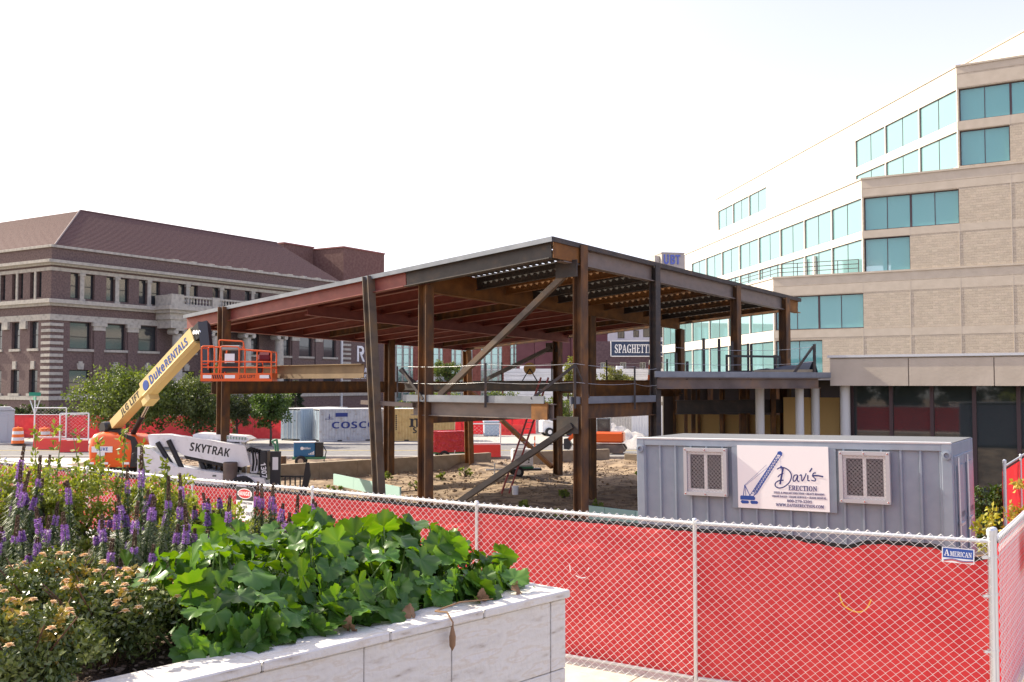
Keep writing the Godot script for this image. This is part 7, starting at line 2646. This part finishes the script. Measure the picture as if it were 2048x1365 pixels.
func plants() -> void:
	var r := RandomNumberGenerator.new()
	r.seed = 300
	# squash: broad leaves on stalks, one plant after another along the cap stones
	var kinds := []
	for k in 14:
		kinds.append(squash_leaf(r))
	var labels := ["broad leaved squash plant at the right end of the planter", "broad leaved squash plant second from the planter's right end", "broad leaved squash plant in the middle of the row", "broad leaved squash plant left of the middle of the row", "broad leaved squash plant next to the mulch and roses", "broad leaved squash plant behind the others, nearest the purple spikes", "broad leaved squash plant at the back near the fence post", "broad leaved squash plant at the back of the planter's right corner"]
	var roots := [Vector2(-0.35, -0.75), Vector2(-0.85, -0.75), Vector2(-1.4, -0.75), Vector2(-1.95, -0.8), Vector2(-2.2, -0.75), Vector2(-1.5, -1.5), Vector2(-0.95, -1.35), Vector2(-0.42, -1.15)]
	for k in roots.size():
		var root := PL * Vector3(roots[k].x, 3.76, roots[k].y)
		var t := thing("squash_plant", labels[k], "squash plant", root, 0, "squash plants along the planter edge")
		var many := 74
		for i in many:
			var a := r.randf() * TAU
			var q := sqrt(r.randf()) * 0.5
			var o := PL.basis * Vector3(cos(a) * q * 0.9, 0, sin(a) * q * 0.95)
			var pl := PL.affine_inverse() * (root + o)
			if pl.z > -0.12:
				o -= PL.basis.z * (pl.z + 0.12)
			if pl.x > -0.12:
				o -= PL.basis.x * (pl.x + 0.12)
			var edge := clampf((pl.z + 0.75) / 0.65, 0, 1)
			if i >= 46:
				# low leaves along the front of the plant
				o = PL.basis * Vector3(r.randf_range(-0.32, 0.32), 0, 0.0)
				o += PL.basis.z * (-0.2 - r.randf() * 0.25 - roots[k].y)
				pl = PL.affine_inverse() * (root + o)
				if k > 4:
					o -= PL.basis.z * 0.7
			var h := (r.randf_range(0.02, 0.2) if i >= 46 else r.randf_range(0.1, 0.5)) * (1.0 - 0.55 * edge) * (1.0 - 0.3 * q) * lerpf(1.0, 0.8, smoothstep(-0.7, -0.05, pl.x))
			h += 0.05
			var s := r.randf_range(0.075, 0.145)
			var top := o + Vector3(0, h, 0)
			# leaves turn outward and towards the street
			var outw := (o.normalized() * 0.5 + PL.basis.z * r.randf_range(-0.2, 0.7) * (0.4 + edge) + rdir(r) * 0.55)
			var nrm := (Vector3.UP * r.randf_range(0.45, 1.0) + outw * r.randf_range(0.3, 0.9)).normalized()
			if r.randf() < 0.45:
				# a leaf that stands up on edge
				nrm = (Vector3(cos(a * 3.0 + i), 0, sin(a * 3.0 + i)) + PL.basis.z * 0.35 + Vector3.UP * r.randf_range(-0.1, 0.5)).normalized()
			var fw := (Vector3(outw.x, -0.2, outw.z) + rdir(r) * 0.4)
			fw = (fw - nrm * fw.dot(nrm)).normalized()
			var b := Basis(fw.cross(nrm).normalized(), nrm, -fw)
			put(t, "leaf", kinds[r.randi() % kinds.size()], M.squash_leaf, Transform3D(b.scaled_local(Vector3.ONE * s), top))
			if i % 2 == 0:
				var mb := MB.new()
				mb.tube([o * 0.35 + Vector3(0, 0.0, 0), o * 0.7 + Vector3(0, h * 0.6, 0), top], [0.007, 0.006, 0.005], 5)
				part(t, "stalk", mb, M.stem)
		if k == 0 or k == 2:
			# withered leaves at the foot
			for i in 2:
				var p := PL * Vector3(roots[k].x + r.randf_range(-0.3, 0.3), 3.875, -0.16 + r.randf_range(-0.06, 0.05))
				put(t, "withered_leaf", kinds[i], M.dry_leaf, Transform3D((Basis(Vector3.UP, r.randf() * TAU) * Basis(Vector3.RIGHT, 1.1)).scaled_local(Vector3(0.05, 0.12, 0.06)), p - root + Vector3(0, 0.01, 0)))
	# dry vine hanging over the cap
	var vp := PL * Vector3(-1.06, 3.88, -0.1)
	var t := thing("dry_vine", "withered brown vine hanging over the cap stones", "vine", vp)
	var mb := MB.new()
	var z := PL.basis.z
	mb.tube([Vector3.ZERO, z * 0.1 + Vector3(0, 0.01, 0), z * 0.15 + Vector3(0, -0.04, 0), z * 0.14 + Vector3(0.005, -0.14, 0)], [0.006, 0.006, 0.005, 0.004], 5)
	part(t, "stem", mb, M.dry_leaf)
	mb = MB.new()
	mb.lathe([Vector2(0.002, -0.2), Vector2(0.018, -0.17), Vector2(0.02, -0.12), Vector2(0.006, -0.06)], Transform3D(Basis.IDENTITY, z * 0.145), 7)
	part(t, "withered_tuft", mb, M.dry_leaf)
	mb = MB.new()
	mb.tube([Vector3.ZERO, PL.basis.x * 0.2 + Vector3(0, 0.02, 0), PL.basis.x * 0.45 + Vector3(0, 0.005, 0) + z * 0.03], [0.006, 0.005, 0.003], 5)
	part(t, "runner", mb, M.dry_leaf)
	liatris(r)
	# roses in the corner
	var spots := [[Vector3(-2.05, 3.77, -5.15), Vector3(0.34, 0.23, 0.32)], [Vector3(-2.5, 3.77, -5.5), Vector3(0.36, 0.24, 0.36)], [Vector3(-2.75, 3.77, -4.85), Vector3(0.36, 0.23, 0.34)], [Vector3(-2.2, 3.77, -4.55), Vector3(0.34, 0.22, 0.3)], [Vector3(-2.75, 3.77, -6.15), Vector3(0.3, 0.2, 0.3)], [Vector3(-1.85, 3.77, -5.75), Vector3(0.26, 0.17, 0.26)]]
	var rl := ["rose shrub with pale orange blossom beside the squash leaves", "rose shrub in full pale blossom below the orange sprig", "rose shrub at the left edge of the picture", "dark rose shrub in the lower left corner", "rose shrub under the purple spikes at the left", "low rose shrub between the spikes and the squash"]
	for k in spots.size():
		var p: Vector3 = spots[k][0]
		var rad: Vector3 = spots[k][1]
		var s := thing("rose_shrub", rl[k], "rose shrub", p, 0, "rose shrubs in the planter")
		for i in 9:
			var d := rdir(r)
			mb = MB.new()
			var e := Vector3(d.x * rad.x, rad.y * r.randf_range(1.3, 2.1), d.z * rad.z)
			mb.tube([Vector3(d.x * 0.04, -0.02, d.z * 0.04), e * 0.5 + Vector3(0, 0.04, 0), e], [0.006, 0.005, 0.003], 5)
			part(s, "cane", mb, M.rose_cane)
		mb = crown(r, Vector3(0, rad.y, 0), rad, 110, 46, 0.034, Color(0.03, 0.06, 0.02), Color(0.2, 0.23, 0.06), 0.3)
		part(s, "foliage", mb, M.rose_leaf)
		mb = crown(r, Vector3(0, rad.y * 1.25, 0), rad * Vector3(0.95, 0.9, 0.95), 16, 22, 0.032, Color(0.3, 0.16, 0.03), Color(0.42, 0.34, 0.07), 0.2)
		stuff(part(s, "young_shoots", mb, M.rose_leaf))
		for i in (26 if k < 3 else 9):
			var d := rdir(r)
			d.y = absf(d.y) * 0.8 + 0.35
			var q := Vector3(0, rad.y, 0) + d.normalized() * rad * 1.08
			mb = MB.new()
			for w in 3:
				for m in 5:
					var a := TAU * m / 5.0 + w * 0.6
					mb.col = Color(0.78, 0.52, 0.22).lerp(Color(0.82, 0.68, 0.42), r.randf())
					var o := Vector3(cos(a), 0.55 * w - 0.1, sin(a)).normalized()
					leaf_at(mb, q, o, Vector3.UP, 0.026 - 0.005 * w, 0.026)
			part(s, "blossom", mb, M.petal)
	# light green shrubs behind
	var back := [[Vector3(-4.15, 3.77, -8.3), Vector3(0.42, 0.42, 0.4), "light green shrub rising at the left edge behind the spikes"], [Vector3(-3.55, 3.77, -8.15), Vector3(0.36, 0.42, 0.34), "light green shrub below the red barrier gate"], [Vector3(-3.05, 3.77, -8.6), Vector3(0.36, 0.34, 0.3), "light green shrub below the orange lift"], [Vector3(-2.5, 3.77, -8.25), Vector3(0.4, 0.24, 0.3), "low golden green shrub behind the tallest spike"], [Vector3(-2.0, 3.77, -8.05), Vector3(0.3, 0.16, 0.24), "low golden green shrub left of the danger sign"], [Vector3(-4.5, 3.77, -7.6), Vector3(0.4, 0.4, 0.4), "light green shrub low at the left edge"]]
	for k in back.size():
		shrub("garden_shrub", back[k][2], back[k][0], back[k][1], 90, 42, 0.042, Color(0.12, 0.17, 0.025), Color(0.42, 0.45, 0.08), 400 + k, "light green shrubs in the planter")
	# loose sprigs above the left shrubs
	for k in 7:
		var p := Vector3(-4.0 + 0.2 * k, 4.5, -8.4 + 0.05 * k)
		var s := thing("shrub_sprig", ["tall thin sprig at the left edge", "tall thin sprig second from the left edge", "thin sprig under the orange drums", "thin sprig right of the drums", "thin sprig under the mesh gate", "thin sprig right of the mesh gate", "thin sprig nearest the orange lift"][k], "sprig", p, 0, "sprigs above the shrubs")
		var h := 0.24 + 0.2 * r.randf() - 0.03 * k
		mb = MB.new()
		mb.tube([Vector3(0, -0.3, 0), Vector3(0.02, 0.0, 0), Vector3(r.randf_range(-0.05, 0.08), h, 0)], [0.006, 0.005, 0.002], 5)
		part(s, "stem", mb, M.stem)
		mb = MB.new()
		for i in 46:
			mb.col = Color(0.12, 0.18, 0.03).lerp(Color(0.36, 0.38, 0.07), r.randf())
			leaf_at(mb, Vector3(r.randf_range(-0.02, 0.03), r.randf_range(-0.2, h), 0), (rdir(r) + Vector3(0, 0.4, 0)).normalized(), rdir(r), 0.06, 0.03)
		part(s, "leaves", mb, M.leaf)

func liatris(r: RandomNumberGenerator) -> void:
	# purple spikes: stem clothed in narrow leaves, flowers open below a brown seeding or budded tip
	var stems := []
	for v in 4:
		var h := 1.0
		var mb := MB.new()
		for k in 330:
			var y := pow(r.randf(), 0.85) * 0.72
			var a := k * 2.399
			mb.col = Color(0.05, 0.085, 0.035).lerp(Color(0.17, 0.22, 0.1), r.randf())
			var l := lerpf(0.13, 0.045, y / 0.72) * r.randf_range(0.8, 1.2)
			var d := Vector3(cos(a), r.randf_range(-0.15, 0.5), sin(a)).normalized()
			var p := Vector3(0, y * h, 0)
			var m := p + d * l * 0.5 + Vector3(0, 0.015, 0)
			var s := d.cross(Vector3.UP).normalized() * 0.0045
			mb.quad(p - s, p + s, m + s, m - s)
			mb.tri(m - s, m + s, p + d * l + Vector3(0, -0.02, 0))
		stems.append(mb.mesh())
	var stalk := MB.new()
	stalk.tube([Vector3.ZERO, Vector3(0, 0.5, 0), Vector3(0, 0.82, 0)], [0.006, 0.005, 0.004], 5)
	var stalk_mesh := stalk.mesh()
	# flower spikes: share of purple at the foot
	var spikes := []
	for v in 6:
		var share: float = [0.42, 0.55, 0.68, 0.85, 0.25, 0.5][v]
		var pur := MB.new()
		var bro := MB.new()
		var L: float = [0.3, 0.26, 0.22, 0.15, 0.28, 0.32][v]
		for k in 520:
			var f := r.randf()
			var y := 0.72 + f * L
			var a := k * 2.399
			var w := 0.018 * (1.0 - 0.5 * maxf(0.0, f - 0.35))
			var d := Vector3(cos(a), 0.35, sin(a)).normalized()
			if f < share:
				pur.col = Color(0.3, 0.13, 0.44).lerp(Color(0.6, 0.38, 0.72), r.randf())
				leaf_at(pur, Vector3(0, y, 0) + d * w * 0.4, (d + rdir(r) * 0.5).normalized(), rdir(r), w * 1.25, 0.008)
			else:
				bro.col = Color(0.1, 0.065, 0.045).lerp(Color(0.28, 0.2, 0.13), r.randf())
				leaf_at(bro, Vector3(0, y, 0) + d * w * 0.25, (d + Vector3(0, 0.5, 0)).normalized(), rdir(r), w * 0.95, 0.011)
		spikes.append([pur.mesh(), bro.mesh()])
	var add := func(p: Vector3, h: float, lean: Vector2, v: int, label: String) -> void:
		var t := thing("liatris_plant", label, "flower", p, r.randf() * 360.0, "purple flower spikes")
		t.scale = Vector3(1.0, h, 1.0)
		t.rotation_degrees.x = lean.x
		t.rotation_degrees.z = lean.y
		put(t, "stem", stalk_mesh, M.stem)
		put(t, "narrow_leaves", stems[v % 4], M.leaf)
		var s: Array = spikes[v % 6]
		put(t, "flower_spike", s[0], M.petal)
		put(t, "spike_tip", s[1], M.petal)
	# the ones that stand out
	add.call(Vector3(-2.62, 3.76, -7.1), 0.98, Vector2(0, -3), 0, "tallest purple spike, rising past the fence rail before the white forklift")
	add.call(Vector3(-3.55, 3.76, -7.2), 0.86, Vector2(2, 2), 0, "purple spike standing before the red barrier at the left")
	add.call(Vector3(-3.75, 3.76, -7.4), 1.02, Vector2(0, 8), 1, "bent purple spike at the left edge beside the grey toilet cabin")
	add.call(Vector3(-2.35, 3.76, -6.9), 0.8, Vector2(0, 2), 4, "slim brown tipped spike right of the tallest one")
	var plain := "purple spike among the massed flowers behind the roses and squash"
	for k in 30:
		add.call(Vector3(r.randf_range(-3.3, -1.75), 3.76, r.randf_range(-6.7, -6.05)), r.randf_range(0.42, 0.72), Vector2(r.randf_range(-7, 7), r.randf_range(-9, 9)), r.randi() % 6, "shorter purple spike in the front rows just behind the roses")
	for k in 76:
		var f := r.randf()
		var g := r.randf()
		# a bed from the left edge to behind the squash, bounded by the planter's far side
		var x := lerpf(-4.3, -1.35, f)
		var zz := -lerpf(lerpf(6.4, 7.2, f), lerpf(8.9, 7.75, f), g)
		var h := r.randf_range(0.45, 0.9) * lerpf(1.05, 0.66, f)
		add.call(Vector3(x, 3.76, zz), h, Vector2(r.randf_range(-9, 9), r.randf_range(-14, 14)), r.randi() % 6, plain)
